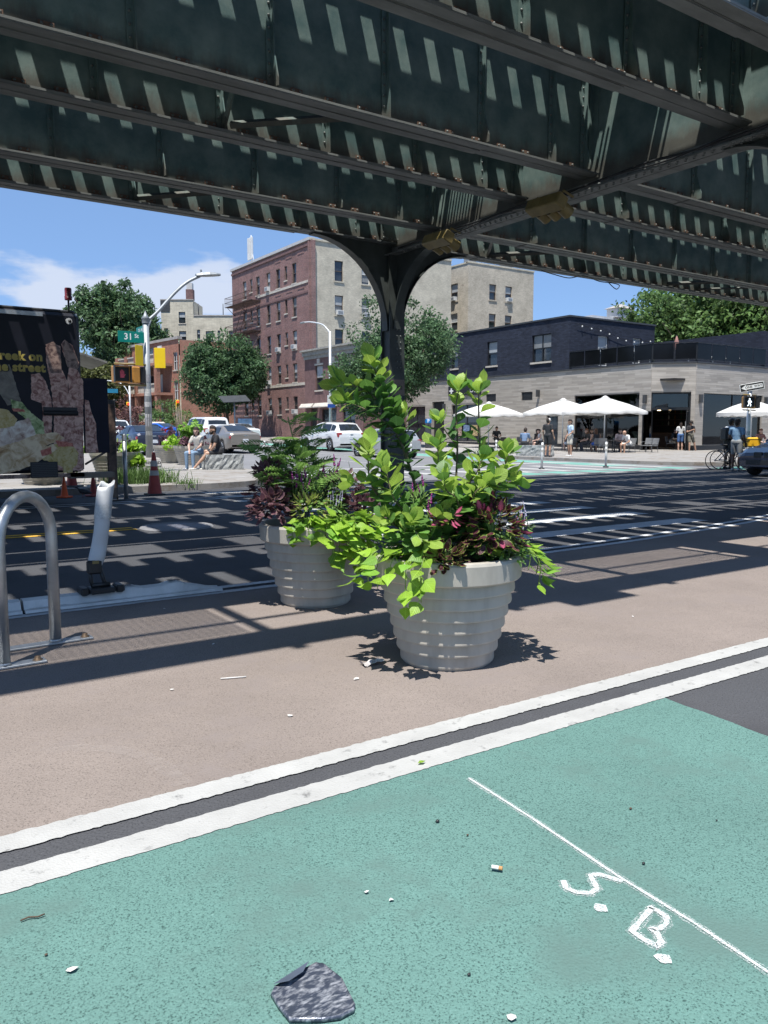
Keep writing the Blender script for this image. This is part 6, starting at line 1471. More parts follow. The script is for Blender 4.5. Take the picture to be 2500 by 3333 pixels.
def ped(loc, rz, label, lit):
    S_ = thing("pedestrian_signal", label, "pedestrian signal", loc, rz, "pedestrian signals on poles"); q = MB(); q.bev(-.23, .23, -.11, .13, -.23, .23, .03); obj("housing", q, M_amb, S_); q = MB(); q.box(-.19, .19, -.118, -.111, -.19, .19); obj("screen", q, M_blk, S_)
    q = MB(); q.box(-.235, .235, -.24, -.112, .205, .225); q.box(-.235, -.215, -.24, -.112, -.22, .205); q.box(.215, .235, -.24, -.112, -.22, .205); obj("visor", q, M_blk, S_)
    if lit == "hand":
        q = MB(); q.box(-.05,.06,-.124,-.120,-.10,0)
        for k, (x, h_) in enumerate(((-.045,.09),(-.015,.12),(.015,.115),(.045,.085))): q.box(x-.011, x+.011, -.124, -.120, 0.001, h_)
        q.add([(.06,-.1225,-.06),(.10,-.1225,-.01),(.085,-.1225,.005),(.06,-.1225,-.02)], [(0,1,2,3)]); obj("hand_symbol", q, HandL, S_)
    if lit == "walk":
        q = MB(); y = -.122; q.ball((.0,y,.12), (.028,.004,.03), 8, 6); q.tube([(0,y,.08),(0.005,y,-.02)], .026, 5, sq=.1)
        for P in ([(0,y,-.02),(.05,y,-.09),(.04,y,-.16)], [(0,y,-.02),(-.03,y,-.09),(-.07,y,-.15)], [(0,y,.07),(.06,y,.03),(.08,y,-.01)], [(0,y,.07),(-.05,y,.02),(-.03,y,-.03)]): q.tube(P, .013, 4, sq=.2)
        obj("walking_symbol", q, WhL, S_)
    return S_
ped((6.36, 22.42, 2.93), R(2), "pedestrian signal showing a red hand on the left lamp pole", "hand")
ped((6.78, 22.62, 2.93), R(95), "amber backed pedestrian signal turned sideways on the left lamp pole", None)
q = MB(); 
for z in (3.22, 2.65): q.tube([(6.2, 22.45, z), (LX, 22.45, z)], .03, 6)
tag(obj("signal_bracket", q, M_yel, None), "yellow bracket arms carrying the pedestrian signals of the left lamp pole", "bracket")
# grass round the lamp's base
def tuft(name, label, x, y, z, rx, ry, h, n, seed, cols=((.075,.15,.03),(.13,.22,.06))):
    T = thing(name, label, "grass", (x, y, z)); g = np.random.default_rng(seed); b_ = np.stack([g.normal(size=n)*rx*.5, g.normal(size=n)*ry*.5, np.zeros(n)], 1); hh = h*g.uniform(.45,1.2,n); a_ = g.random(n)*6.28; ln = g.uniform(.15,.9,n)*hh
    tp = b_ + np.stack([np.cos(a_)*ln, np.sin(a_)*ln, hh], 1); md = b_*.45 + tp*.55 + np.array([0,0,1])*(hh*.12)[:,None]; sd = np.stack([-np.sin(a_), np.cos(a_), np.zeros(n)], 1)*.008
    V = np.stack([b_-sd, b_+sd, md+sd*.8, md-sd*.8, tp], 1).reshape(-1,3); q = MB(); q.v = [tuple(v) for v in V]; 
    for k in range(n): o = k*5; q.f += [(o,o+1,o+2,o+3),(o+3,o+2,o+4)]; q.mi += [k % 2]*2; q.sm += [False]*2
    stuff(obj("blades", q, [mat("grass %d %s" % (i, name), c, .6, var=.2, trans=.3) for i, c in enumerate(cols)], T)); return T
tuft("grass_tuft", "uncut green grass round the foot of the lamp post", 5.75, 18.75, .15, .75, .45, .36, 1100, 3)
tuft("weed_tuft", "small weed tuft at the kerb right of the tall cone", 6.55, 18.0, .05, .3, .2, .22, 160, 5)
tuft("weed_tuft", "dry weed tuft beside the granite block on the café pavement", 26.9, 30.6, .1, .7, .7, .42, 260, 6, ((.16,.17,.06),(.24,.22,.10)))
# fire hydrant style red bollard
p = at_z(542, 1250+708/2.765, .15); T = thing("fire_hydrant", "red and pale fire hydrant beside the kerbside planters", "fire hydrant", (p.x, p.y, .15)); q = MB(); q.lathe([(.20,0),(.20,.12),(.14,.14),(.15,.5),(.155,.52)], 14); q.lathe([(.21,.08),(.21,.12)], 14, cap=True); obj("barrel", q, mat("hydrant red", (.50,.035,.05), .5, var=.15), T)
q = MB(); q.lathe([(.15,.52),(.16,.60),(.13,.78),(.12,.84),(.06,.90),(0,.91)], 14); obj("bonnet", q, mat("hydrant pale pink", (.55,.38,.38), .5, var=.2), T); q = MB(); q.cyl((0,-.24,.36), .06, .1, 10, ax='y'); q.cyl((.16,0,.40), .05, .09, 10, ax='x'); q.cyl((-.25,0,.40), .05, .09, 10, ax='x'); obj("outlet", q, MATS["hydrant red"], T)
# square tapered planters on the left corner
def sq_planter(x, y, label, w0=.46, w1=.62, h=.72, rz=0.0):
    T = thing("planter", label, "planter", (x, y, .15), rz, "round ribbed planters on the left pavement"); ME = bpy.data.meshes.get("far_pot")
    if ME is None:
        prof = [(0,0),(.40,0)]
        for k in range(8): prof += [(.40+.022*k, .02+k*.075), (.408+.022*(k+1), .085+k*.075)]
        prof += [(.60,.64),(.61,.72),(.57,.72),(.56,.62)]; q = MB(); q.lathe(prof, 28, smooth=False); ME = q.mesh("far_pot"); ME.materials.append(M_pot)
    link("pot", ME, T); q = MB(); q.lathe([(0,.66),(.56,.66)], 20); obj("soil", q, M_soil, T); return T
def far_plant(name, label, x, y, z, parts, seed):
    T = thing(name, label, "plant", (x, y, z)); g = np.random.default_rng(seed)
    q = MB(); 
    for k in range(5): q.tube([(0,0,-.1),(rnd.uniform(-.15,.15),rnd.uniform(-.15,.15),.35)], .01, 4)
    obj("stem", q, G_stg, T)
    for i, (dx, dy, dz, rx, rz_, n, lf, m) in enumerate(parts):
        cs = g.normal(size=(n,3))*np.array([rx,rx,rz_])*.6 + np.array([dx,dy,dz]); leaf_cloud("foliage", cs, np.full(n, .10), 10, lf, [m], T, seed+i, .2, .7)
    return T
pC = at_z(300+262/2.765, 1250+885/2.765, .15); pA_ = at_z(300+935/2.765, 1250+750/2.765, .15); pB_ = at_z(300+795/2.765, 1250+735/2.765, .15)
sq_planter(pC.x - .0, pC.y + .4, "ribbed grey planter behind the poster stand near the lamp"); sq_planter(pA_.x, pA_.y + .4, "ribbed grey planter beside the seated couple"); sq_planter(pB_.x - .2, pB_.y + .45, "ribbed grey planter between the hydrant and the couple"); sq_planter(3.7, 19.6, "ribbed grey planter half hidden behind the truck")
far_plant("lime_plant", "lime vine and purple flowers in the planter near the lamp", pC.x, pC.y+.4, .85, [(.35,-.2,.0,.3,.25,28,.16,G_lime), (-.2,0,.35,.3,.3,24,.12,G_purp), (.3,-.4,-.2,.2,.2,14,.16,G_lime)], 70)
far_plant("fern_plant", "bright fern and dark coleus in the planter beside the couple", pA_.x, pA_.y+.4, .85, [(0,0,.55,.35,.28,40,.16,gm("far fern", (.20,.36,.06))), (0,-.1,.1,.45,.18,40,.12,G_purp)], 71)
far_plant("lime_plant", "lime vine in the planter beside the hydrant", pB_.x-.2, pB_.y+.45, .85, [(.1,-.3,.05,.3,.22,36,.16,G_lime), (0,.1,.25,.35,.25,25,.12,G_purp)], 72)
far_plant("lime_plant", "lime vine showing under the open panel of the truck", 3.7, 19.6, .85, [(.2,-.3,.0,.5,.3,50,.17,G_lime)], 73)
# dry ornamental grass sticks
q = MB(); g = random.Random(5)
for k in range(26): a_ = g.random()*6.28; q.tube([(0,0,0),(math.cos(a_)*.12,math.sin(a_)*.12,.7),(math.cos(a_)*.3*g.random(),math.sin(a_)*.3*g.random(),1.5*g.uniform(.7,1))], .006, 4)
tag(obj("dry_grass", q, mat("dry stalks", (.20,.16,.12), .8), None, (pB_.x+.25, pB_.y+.7, .8)), "dry brown ornamental stalks in the kerbside planter", "plant")
# granite blocks
M_gran = mat("rough granite", (.33,.34,.33), .85, var=.3, scale=9, bump=1.0, bscale=14)
def granite(x, y, L, W_, h, rz, label, z=.15):
    T = thing("granite_block", label, "granite block", (x, y, z), rz, "granite seating blocks"); q = MB(); g = random.Random(int(x*7)); nx, ny, nz_ = 14, 7, 5
    def pt(i, j, k): 
        e = (i in (0,nx)) or (j in (0,ny)); am = .025 if e and 0 < k < nz_ else 0
        return (-L/2+L*i/nx + g.uniform(-am,am), -W_/2+W_*j/ny + g.uniform(-am,am), h*k/nz_)
    gr_ = {}
    for i in range(nx+1):
        for j in range(ny+1):
            for k in range(nz_+1):
                if i in (0,nx) or j in (0,ny) or k in (0,nz_): gr_[(i,j,k)] = len(q.v); q.v.append(pt(i,j,k))
    def f4(a_, b_, c_, d_): q.f.append((gr_[a_],gr_[b_],gr_[c_],gr_[d_])); q.mi.append(0); q.sm.append(False)
    for i in range(nx):
        for k in range(nz_): f4((i,0,k),(i+1,0,k),(i+1,0,k+1),(i,0,k+1)); f4((i+1,ny,k),(i,ny,k),(i,ny,k+1),(i+1,ny,k+1))
        for j in range(ny): f4((i,j,nz_),(i+1,j,nz_),(i+1,j+1,nz_),(i,j+1,nz_))
    for j in range(ny):
        for k in range(nz_): f4((0,j+1,k),(0,j,k),(0,j,k+1),(0,j+1,k+1)); f4((nx,j,k),(nx,j+1,k),(nx,j+1,k+1),(nx,j,k+1))
    obj("block", q, M_gran, T); return T
granite(9.65, 23.40, 1.2, .72, .50, R(-3), "rough granite block with the couple sitting on it")
granite(27.75, 28.0, 1.9, .62, .52, R(93), "rough granite block at the kerb under the man in the blue shirt")
# flexible white posts
for i, (p, lab) in enumerate(((at_z(1300+870/2.765, 1200+835/2.765), "white flexible post left of the granite block"), (at_z(1300+1280/2.765, 1200+905/2.765), "nearest white flexible post in front of the granite block"), (at_z(1900+198*.3617, 1150+1028*.3617), "white flexible post in line with the parasol pole"), (at_z(1337, 1500), "white flexible post beside the small parked car"), (at_z(862, 1512), "white flexible post behind the feathery shrub"))):
    T = thing("flexible_post", lab, "bollard", (p.x, p.y, .008), 0, "white flexible lane posts"); q = MB(); q.tube([(0,0,.04),(0.02*(i % 2),0,.93)], .045, 10); q.lathe([(.045,.93),(.03,.96),(0,.96)], 10, 0, (.02*(i % 2),0,0)); obj("tube", q, M_wplas, T)
    q = MB(); q.lathe([(.11,0),(.11,.03),(.05,.05)], 12); obj("foot", q, M_blk, T)
    for z in (.6, .78): q = MB(); q.lathe([(.047,z),(.047,z+.09)], 10, 0, (.014*(i % 2),0,0)); obj("band", q, M_conew, T)
# parking meter kiosk
p = Vector((29.5, 38.9, .15 + gz(38.9))); T = thing("parking_meter", "dark grey parking meter kiosk with blue P sign", "parking meter", p, R(-34)); q = MB(); q.bev(-.19, .19, -.16, .16, 0, 1.5, .03); obj("cabinet", q, M_dgrey, T); q = MB(); q.bev(-.2, .2, -.17, .17, 1.5, 1.78, .04); obj("head", q, mat("meter blue", (.01,.16,.42), .4), T); text("lettering", "P", .26, M_signw, T, (.0, -.172, 1.64), (R(90), 0, 0), bold=.006)
# pale lamp pole by the street tree
T = thing("street_lamp", "pale street lamp pole with arm in front of the brownstone house", "street lamp", (27.9, 48.0, .15 + gz(48))); q = MB(); q.tube([(0,0,0),(0,0,7.7)], [.12,.075], 10); obj("pole", q, M_polew, T); a_ = at_x(500+830*.5425, 750+522*.5425, 27.0) ; v = Vector((-.55, 2.6, 8.55)); q = MB(); q.tube(spline([(0,0,7.6), (-.15,.7,8.2), (-.4,1.9,8.5), tuple(v)], 6), .045, 7); obj("arm", q, M_polew, T); q = MB(); q.ball((v.x, v.y+.3, v.z), (.12,.4,.07), 10, 6); obj("lamp_head", q, M_pole, T)
q = MB(); q.box(-.3, .3, -.16, -.12, 2.75, 3.35); obj("bus_sign", q, M_signw, T); q = MB(); q.box(-.3, .3, -.165, -.125, 2.5, 2.74); obj("bus_sign_band", q, mat("sign blue", (.03,.10,.42), .5), T)
# bus stop pole with solar panel
T = thing("bus_stop_display", "pole with a tilted solar panel and blue notice by the round tree", "bus stop", (27.7, 64.0, .15 + gz(64))); q = MB(); q.tube([(0,0,0),(0,0,3.2)], .07, 8); obj("pole", q, M_pole, T); q = MB(); q.add([(-1.2,-.5,3.05),(1.3,-.5,3.2),(1.3,.6,3.75),(-1.2,.6,3.6),(-1.2,-.5,3.0),(1.3,-.5,3.15),(1.3,.6,3.7),(-1.2,.6,3.55)], [(0,1,2,3),(7,6,5,4),(0,4,5,1),(1,5,6,2),(2,6,7,3),(3,7,4,0)]); obj("solar_panel", q, M_dgrey, T); q = MB(); q.bev(.3, 1.6, -.05, .05, .6, 1.7, .03); obj("notice_board", q, mat("pale blue notice", (.25,.42,.6), .5, var=.3, scale=3), T)
# far traffic signals
def signal(loc, rz, label, lit=0, pole=4.2):
    T = thing("traffic_signal", label, "traffic signal", loc, rz, "far traffic signals"); q = MB(); q.tube([(0,.2,0),(0,.2,pole)], .07, 7); obj("pole", q, M_pole, T); q = MB(); q.bev(-.19, .19, -.12, .12, pole-.55, pole+.55, .03); obj("housing", q, M_yelb, T)
    for k in range(3):
        z = pole + .36 - .36*k; q = MB(); q.cyl((0,-.121,z), .13, .012, 14, ax='y'); obj("lens", q, RedL if k == lit else M_blk, T); q = MB(); q.lathe([(.15,.12),(.15,.30)], 12, 0, (0,0,z), False, True, 'y'); obj("visor", q, M_yelb, T)
p = at_d(578, 1318, 90); signal((p.x, p.y, gz(p.y)), R(-14), "yellow traffic signal showing red in front of the orange house", 0, p.z - gz(p.y))
p = at_d(418, 1326, 84); signal((p.x, p.y, gz(p.y)), R(-14), "yellow traffic signal showing red beside the sign pole at the far left", 0, p.z - gz(p.y))
p = at_d(423, 1300, 80); T = thing("street_lamp", "distant pale lamp pole with a thin arm beside the food truck", "street lamp", (p.x, p.y, gz(p.y))); q = MB(); q.tube([(0,0,0),(0,0,5.5)], .09, 8); obj("pole", q, M_polew, T); q = MB(); q.tube(spline([(0,0,4.0),(-.6,.6,5.2),(-2.0,2.0,5.6),(-3.4,3.4,5.7)], 6), .05, 6); obj("arm", q, M_polew, T); q = MB(); q.box(-1.9,-.9,.9,1.0,4.3,4.7); obj("blue_sign", q, mat("far sign blue", (.02,.22,.36), .5), T)
# low wall with white finials by the orange house
for k in range(6):
    p = at_d(300+(545+k*19)/2.765, 1385, 74); T = tag(obj("fence_post", MB().box(-.16,.16,-.16,.16,0,.95).ball((0,0,1.15), .19, 8, 6), M_stone, None, (p.x, p.y, gz(p.y)+.15)), "%s white post with a round finial in the row by the orange house" % ("first", "second", "third", "fourth", "fifth", "sixth")[k], "post", "white finial posts")
# one way sign and pedestrian signals on the right corner
PX, PY = 30.0, 18.35
T = thing("sign_pole", "pale sign pole on the right corner behind the cyclists", "pole", (PX, PY, .15)); q = MB(); q.tube([(0,0,0),(0,0,2.95)], .085, 10); obj("pole", q, M_polew, T)
for k, (z, h_) in enumerate(((.75,.25),(1.05,.16),(.4,.2))): q = MB(); q.lathe([(.087,z),(.087,z+h_)], 10); obj("sticker", q, MATS["torn sticker %d" % k], T)
S_ = thing("one_way_sign", "black ONE WAY sign with white arrow pointing left", "street sign", (PX-.04, PY-.11, 3.12), R(-42)); q = MB(); q.bev(-.46, .46, -.006, .006, -.155, .155, .004); obj("plate", q, M_signw, S_); q = MB(); q.box(-.44,.44,-.0075,-.0065,-.135,.135); obj("field", q, M_num, S_)
q = MB(); q.add([(-.41,-.0085,0),(-.22,-.0085,.115),(-.22,-.0085,.075),(.40,-.0085,.075),(.40,-.0085,-.075),(-.22,-.0085,-.075),(-.22,-.0085,-.115)], [(0,6,1),(2,5,4,3),(1,6,5,2)]); obj("arrow", q, M_signw, S_); text("lettering", "ONE  WAY", .13, M_num, S_, (.06,-.0095,0), (R(90),0,0), bold=.003)
S_.rotation_euler = (0, R(-10), R(-42))
ped((PX-.42, PY-.22, 2.50), R(-38), "pedestrian signal showing a white walking figure on the right corner", "walk"); ped((PX+.34, PY+.05, 2.50), R(38), "dark pedestrian signal facing aside on the right corner", None)
q = MB(); q.tube([(PX-.6,PY-.1,2.80),(PX+.5,PY+.02,2.80)], .03, 6); q.tube([(PX-.6,PY-.1,2.2),(PX+.5,PY+.02,2.2)], .025, 6); tag(obj("signal_bracket", q, M_yel, None), "yellow bracket arms of the pedestrian signals on the right corner", "bracket")
# ---- yellow signal heads slung under the cross girder
def hung(y, z, label, x=XB - .55):
    T = thing("traffic_signal", label, "traffic signal", (x, y, z), 0, "signals slung under the railway"); q = MB(); q.bev(-.17, .17, -.56, .56, -.16, .17, .03); obj("housing", q, M_yel, T)
    for k in range(3):
        yy = -.36 + .36*k; q = MB(); q.lathe([(.155,.0),(.16,.30)], 14, 0, (.17, yy, -.01), False, True, 'x'); obj("visor", q, M_yel, T); q = MB(); q.cyl((.172,yy,-.01), .145, .012, 14, ax='x'); obj("lens", q, M_blk, T)
    q = MB()
    for k in range(4): q.box(-.176, -.171, -.5+.28*k, -.30+.28*k, -.12, .13)
    obj("back_panel", q, M_yel, T); q = MB(); 
    for yy in (-.45, .45): q = MB(); q.tube([(-.02,yy,.17),(0,yy,.30),(.35,yy,.34)], .03, 6); obj("bracket", q, M_yel, T)
    T.rotation_euler = (R(2), R(24), 0); T.scale = (.62,)*3; return T
hung(11.75, 4.83, "yellow traffic signal slung under the railway beside the column"); hung(9.05, 4.83, "larger yellow traffic signal slung under the cross girder at right")
def cable(name, label, pts, r=.012, n=6): q = MB(); q.tube(spline(pts, n), r, 5); return tag(obj(name, q, M_blk, None), label, "cable")
cable("power_cable", "black cable clipped along the cross girder's lower flange", [(XB-.23, 5.2, 5.06),(XB-.26, 6.6, 5.03),(XB-.24, 7.5, 5.08),(XB-.28, 8.6, 5.02),(XB-.24, 9.8, 5.07),(XB-.3, 10.9, 5.02),(XB-.24, 12.2, 5.06),(XB-.2,13.5,5.05)], .02)
cable("power_cable", "second black cable looping under the cross girder", [(XB-.25, 6.0, 5.1),(XB-.34, 7.0, 4.98),(XB-.27, 8.2, 5.05),(XB-.36, 9.4, 4.93),(XB-.3, 10.4, 5.02),(XB-.38, 11.5, 4.92),(XB-.25,12.6,5.06)], .014)
hp = [at_y(1300+x*.7233, 800+y*.7233, 13.8) for x, y in ((640,112),(700,130),(765,145),(830,135),(900,160),(960,168),(990,178),(975,195),(940,165))]
cable("hanging_cable", "drooping black cable under the far railway girder at right", [tuple(p) for p in hp], .012)
# ---- parasols at the café
M_canv = mat("white parasol canvas", (.72,.71,.68), .85, var=.06, scale=2, trans=.25)
def parasol(x, y, z, label, half=1.55, rim=2.25, top=2.95, rz=0.0, round_=False):
    T = thing("parasol", label, "parasol", (x, y, z), rz, "white café parasols"); n = 24 if round_ else 4; sub = 6
    def ring(f, zz, drop=0.0, sc=0):
        out = []
        N = n*sub if not round_ else 48
        for k in range(N):
            if round_: a_ = 2*math.pi*k/N; s_ = math.cos(k*math.pi/2)*0; out.append((half*f*math.cos(a_), half*f*math.sin(a_), zz - (sc*abs(math.sin(a_*10)) if sc else 0)))
            else:
                i, t = divmod(k, sub); t /= sub; c0, c1 = [(1,1),(-1,1),(-1,-1),(1,-1)][i], [(-1,1),(-1,-1),(1,-1),(1,1)][i]; fx, fy = c0[0]+(c1[0]-c0[0])*t, c0[1]+(c1[1]-c0[1])*t
                out.append((half*f*fx, half*f*fy, zz + .10*(1-f)*0 - (.06*f*math.sin(t*math.pi)) * -1 * (1 if f > .9 else .5) - (sc*abs(math.sin(t*math.pi*3)) if sc else 0)))
        return out
    q = MB(); q.loft([ring(1.0, rim-.17, 0, .05 if not round_ else .07), ring(1.0, rim-.02), ring(.98, rim), ring(.55, rim+(top-rim)*.52), ring(.12, top-.05)], cap=False, smooth=not round_); obj("canopy", q, M_canv, T)
    q = MB(); q.lathe([(.22,top-.06),(.24,top-.02),(.06,top+.10),(0,top+.11)], 12); obj("cap", q, M_canv, T)
    q = MB(); q.tube([(0,0,.02),(0,0,top)], .035, 8); obj("pole", q, M_polew, T); q = MB()
    for k in range(8 if round_ else 4):
        a_ = 2*math.pi*k/(8 if round_ else 4) + (0 if round_ else math.pi/4); e = half*(.6 if round_ else .85); q.tube([(0,0,rim-.1),(e*math.cos(a_),e*math.sin(a_),rim+(top-rim)*(.40 if round_ else .38))], .014, 5)
    obj("strut", q, M_polew, T); q = MB(); q.bev(-.35,.35,-.35,.35,0,.06,.01); obj("base", q, M_dgrey, T)
parasol(33.9, 29.0, .15, "white square parasol nearest the café entrance", 1.62, 2.28, 3.0, R(8)); parasol(34.3, 32.4, .15, "middle of the three white square parasols", 1.62, 2.28, 3.0, R(8)); parasol(33.5, 37.9, .15, "white square parasol farthest from the café entrance", 1.62, 2.25, 2.95, R(8)); parasol(40.0, 24.3, .15, "white round parasol with scalloped edge at the right", 1.75, 2.2, 2.85, 0, True)
# ---- café tables and chairs
M_chair = mat("grey café chair", (.16,.165,.17), .5, var=.15); M_ctop = mat("dark table top", (.10,.085,.07), .5, var=.2)
def chair(x, y, z, rz, label, m=None):
    T = thing("cafe_chair", label, "chair", (x, y, z), rz, "café chairs"); q = MB(); q.bev(-.22,.22,-.22,.22,.42,.46,.012); obj("seat", q, m or M_chair, T)
    q = MB(); rings = []
    for zz, yy in ((.50,-.20),(.62,-.235),(.75,-.265),(.84,-.285)): rings.append([(sx*.22, yy - (.03 if abs(sx) < .6 else 0) - e, zz) for e in (0,) for sx in (-1,-.5,.5,1)] + [(sx*.22, yy - .02 - (.03 if abs(sx) < .6 else 0), zz) for sx in (1,.5,-.5,-1)])
    q.loft(rings); obj("backrest", q, m or M_chair, T)
    for sx in (-1,1):
        for sy in (-1,1): q = MB(); q.tube([(sx*.19, sy*.19, .42),(sx*.22, sy*.24, 0)], .012, 5); obj("leg", q, M_dgrey, T)
        q = MB(); q.tube([(sx*.22,-.24,.64),(sx*.245,0,.65),(sx*.23,.18,.44)], .012, 5); obj("armrest", q, m or M_chair, T)
    return T
def table(x, y, z, label, r=.36):
    T = thing("cafe_table", label, "table", (x, y, z), 0, "café tables"); q = MB(); q.lathe([(0,.70),(r,.70),(r+.01,.715),(r,.73),(0,.73)], 20); obj("table_top", q, M_ctop, T); q = MB(); q.tube([(0,0,.03),(0,0,.70)], .03, 7); obj("leg", q, M_dgrey, T); q = MB(); q.lathe([(.23,0),(.2,.03),(.03,.05)], 12); obj("foot", q, M_dgrey, T)
table(33.7, 28.1, .15, "round café table under the parasol nearest the entrance"); table(34.4, 31.3, .15, "round café table behind the man in the sky blue shirt"); table(35.3, 29.6, .15, "round café table against the big shop window"); table(33.6, 33.6, .15, "round café table beside the man in black"); table(34.0, 37.6, .15, "round café table under the farthest square parasol"); table(39.6, 28.6, .2, "round café table just inside the entrance", .3)
# ================================================================ CARS
M_tyre = mat("tyre rubber", (.018,.018,.019), .8, var=.2); M_rim = mat("alloy rim", (.38,.39,.40), .35, .8, var=.1); M_cglass = glass_mat("car glass", (.020,.024,.028), .03, .8); M_plate = mat("number plate", (.62,.64,.66), .5, var=.1)
M_tail = mat("tail lamp red", (.30,.012,.016), .2, var=.2, coat=.5); M_headl = mat("headlamp clear", (.45,.48,.5), .12, .3, var=.2); M_chrome = mat("chrome trim", (.5,.51,.52), .2, .9, var=.1)
def paint(name, c, metal=.2): return mat("car paint " + name, c, .3, metal, var=.05, scale=2, coat=.8, spec=.5)
def interp(P, x):
    for (a, za), (b, zb) in zip(P[:-1], P[1:]):
        if a <= x <= b: t = (x-a)/(b-a) if b > a else 0; return za + (zb-za)*t
    return P[0][1] if x < P[0][0] else P[-1][1]
KINDS = {  # length, width, wheel radius, front axle, rear axle (from the nose), roof line, belt line, cabin, wide tailgate
 "sedan": (4.85, 1.86, .335, .95, 3.80, [(0,.62),(.08,.72),(.5,.86),(1.35,.98),(2.25,1.40),(2.7,1.46),(3.3,1.44),(4.15,1.13),(4.75,1.08),(4.85,.98)], [(0,.60),(.5,.80),(1.35,.93),(4.1,1.0),(4.75,1.0),(4.85,.92)], (1.4,4.1), False),
 "suv": (4.75, 1.86, .36, .95, 3.75, [(0,.70),(.08,.85),(.5,.98),(1.25,1.12),(2.0,1.60),(2.5,1.68),(3.9,1.64),(4.2,1.58),(4.62,1.12),(4.72,1.02),(4.75,.8)], [(0,.68),(.5,.92),(1.25,1.06),(4.4,1.12),(4.72,1.0),(4.75,.78)], (1.3,4.35), True),
 "bigsuv": (5.2, 2.02, .40, 1.0, 4.0, [(0,.85),(.06,1.05),(.5,1.14),(1.4,1.20),(2.05,1.82),(2.5,1.92),(4.75,1.88),(4.95,1.80),(5.12,1.25),(5.18,1.1),(5.2,.8)], [(0,.83),(.5,1.08),(1.4,1.14),(4.95,1.2),(5.18,1.08),(5.2,.78)], (1.5,4.95), True),
 "hatch": (3.95, 1.73, .32, .75, 3.25, [(0,.62),(.06,.78),(.4,.88),(1.05,.96),(1.65,1.34),(2.1,1.42),(3.2,1.40),(3.55,1.34),(3.85,1.0),(3.93,.85),(3.95,.7)], [(0,.6),(.4,.83),(1.05,.92),(3.6,.96),(3.93,.83),(3.95,.68)], (1.1,3.7), True),
 "coupe": (4.3, 1.8, .33, .85, 3.45, [(0,.60),(.08,.72),(.5,.82),(1.25,.93),(2.0,1.34),(2.5,1.41),(3.0,1.39),(3.9,1.08),(4.22,1.0),(4.3,.8)], [(0,.58),(.5,.77),(1.25,.89),(3.85,.97),(4.22,.93),(4.3,.76)], (1.3,3.85), True)}
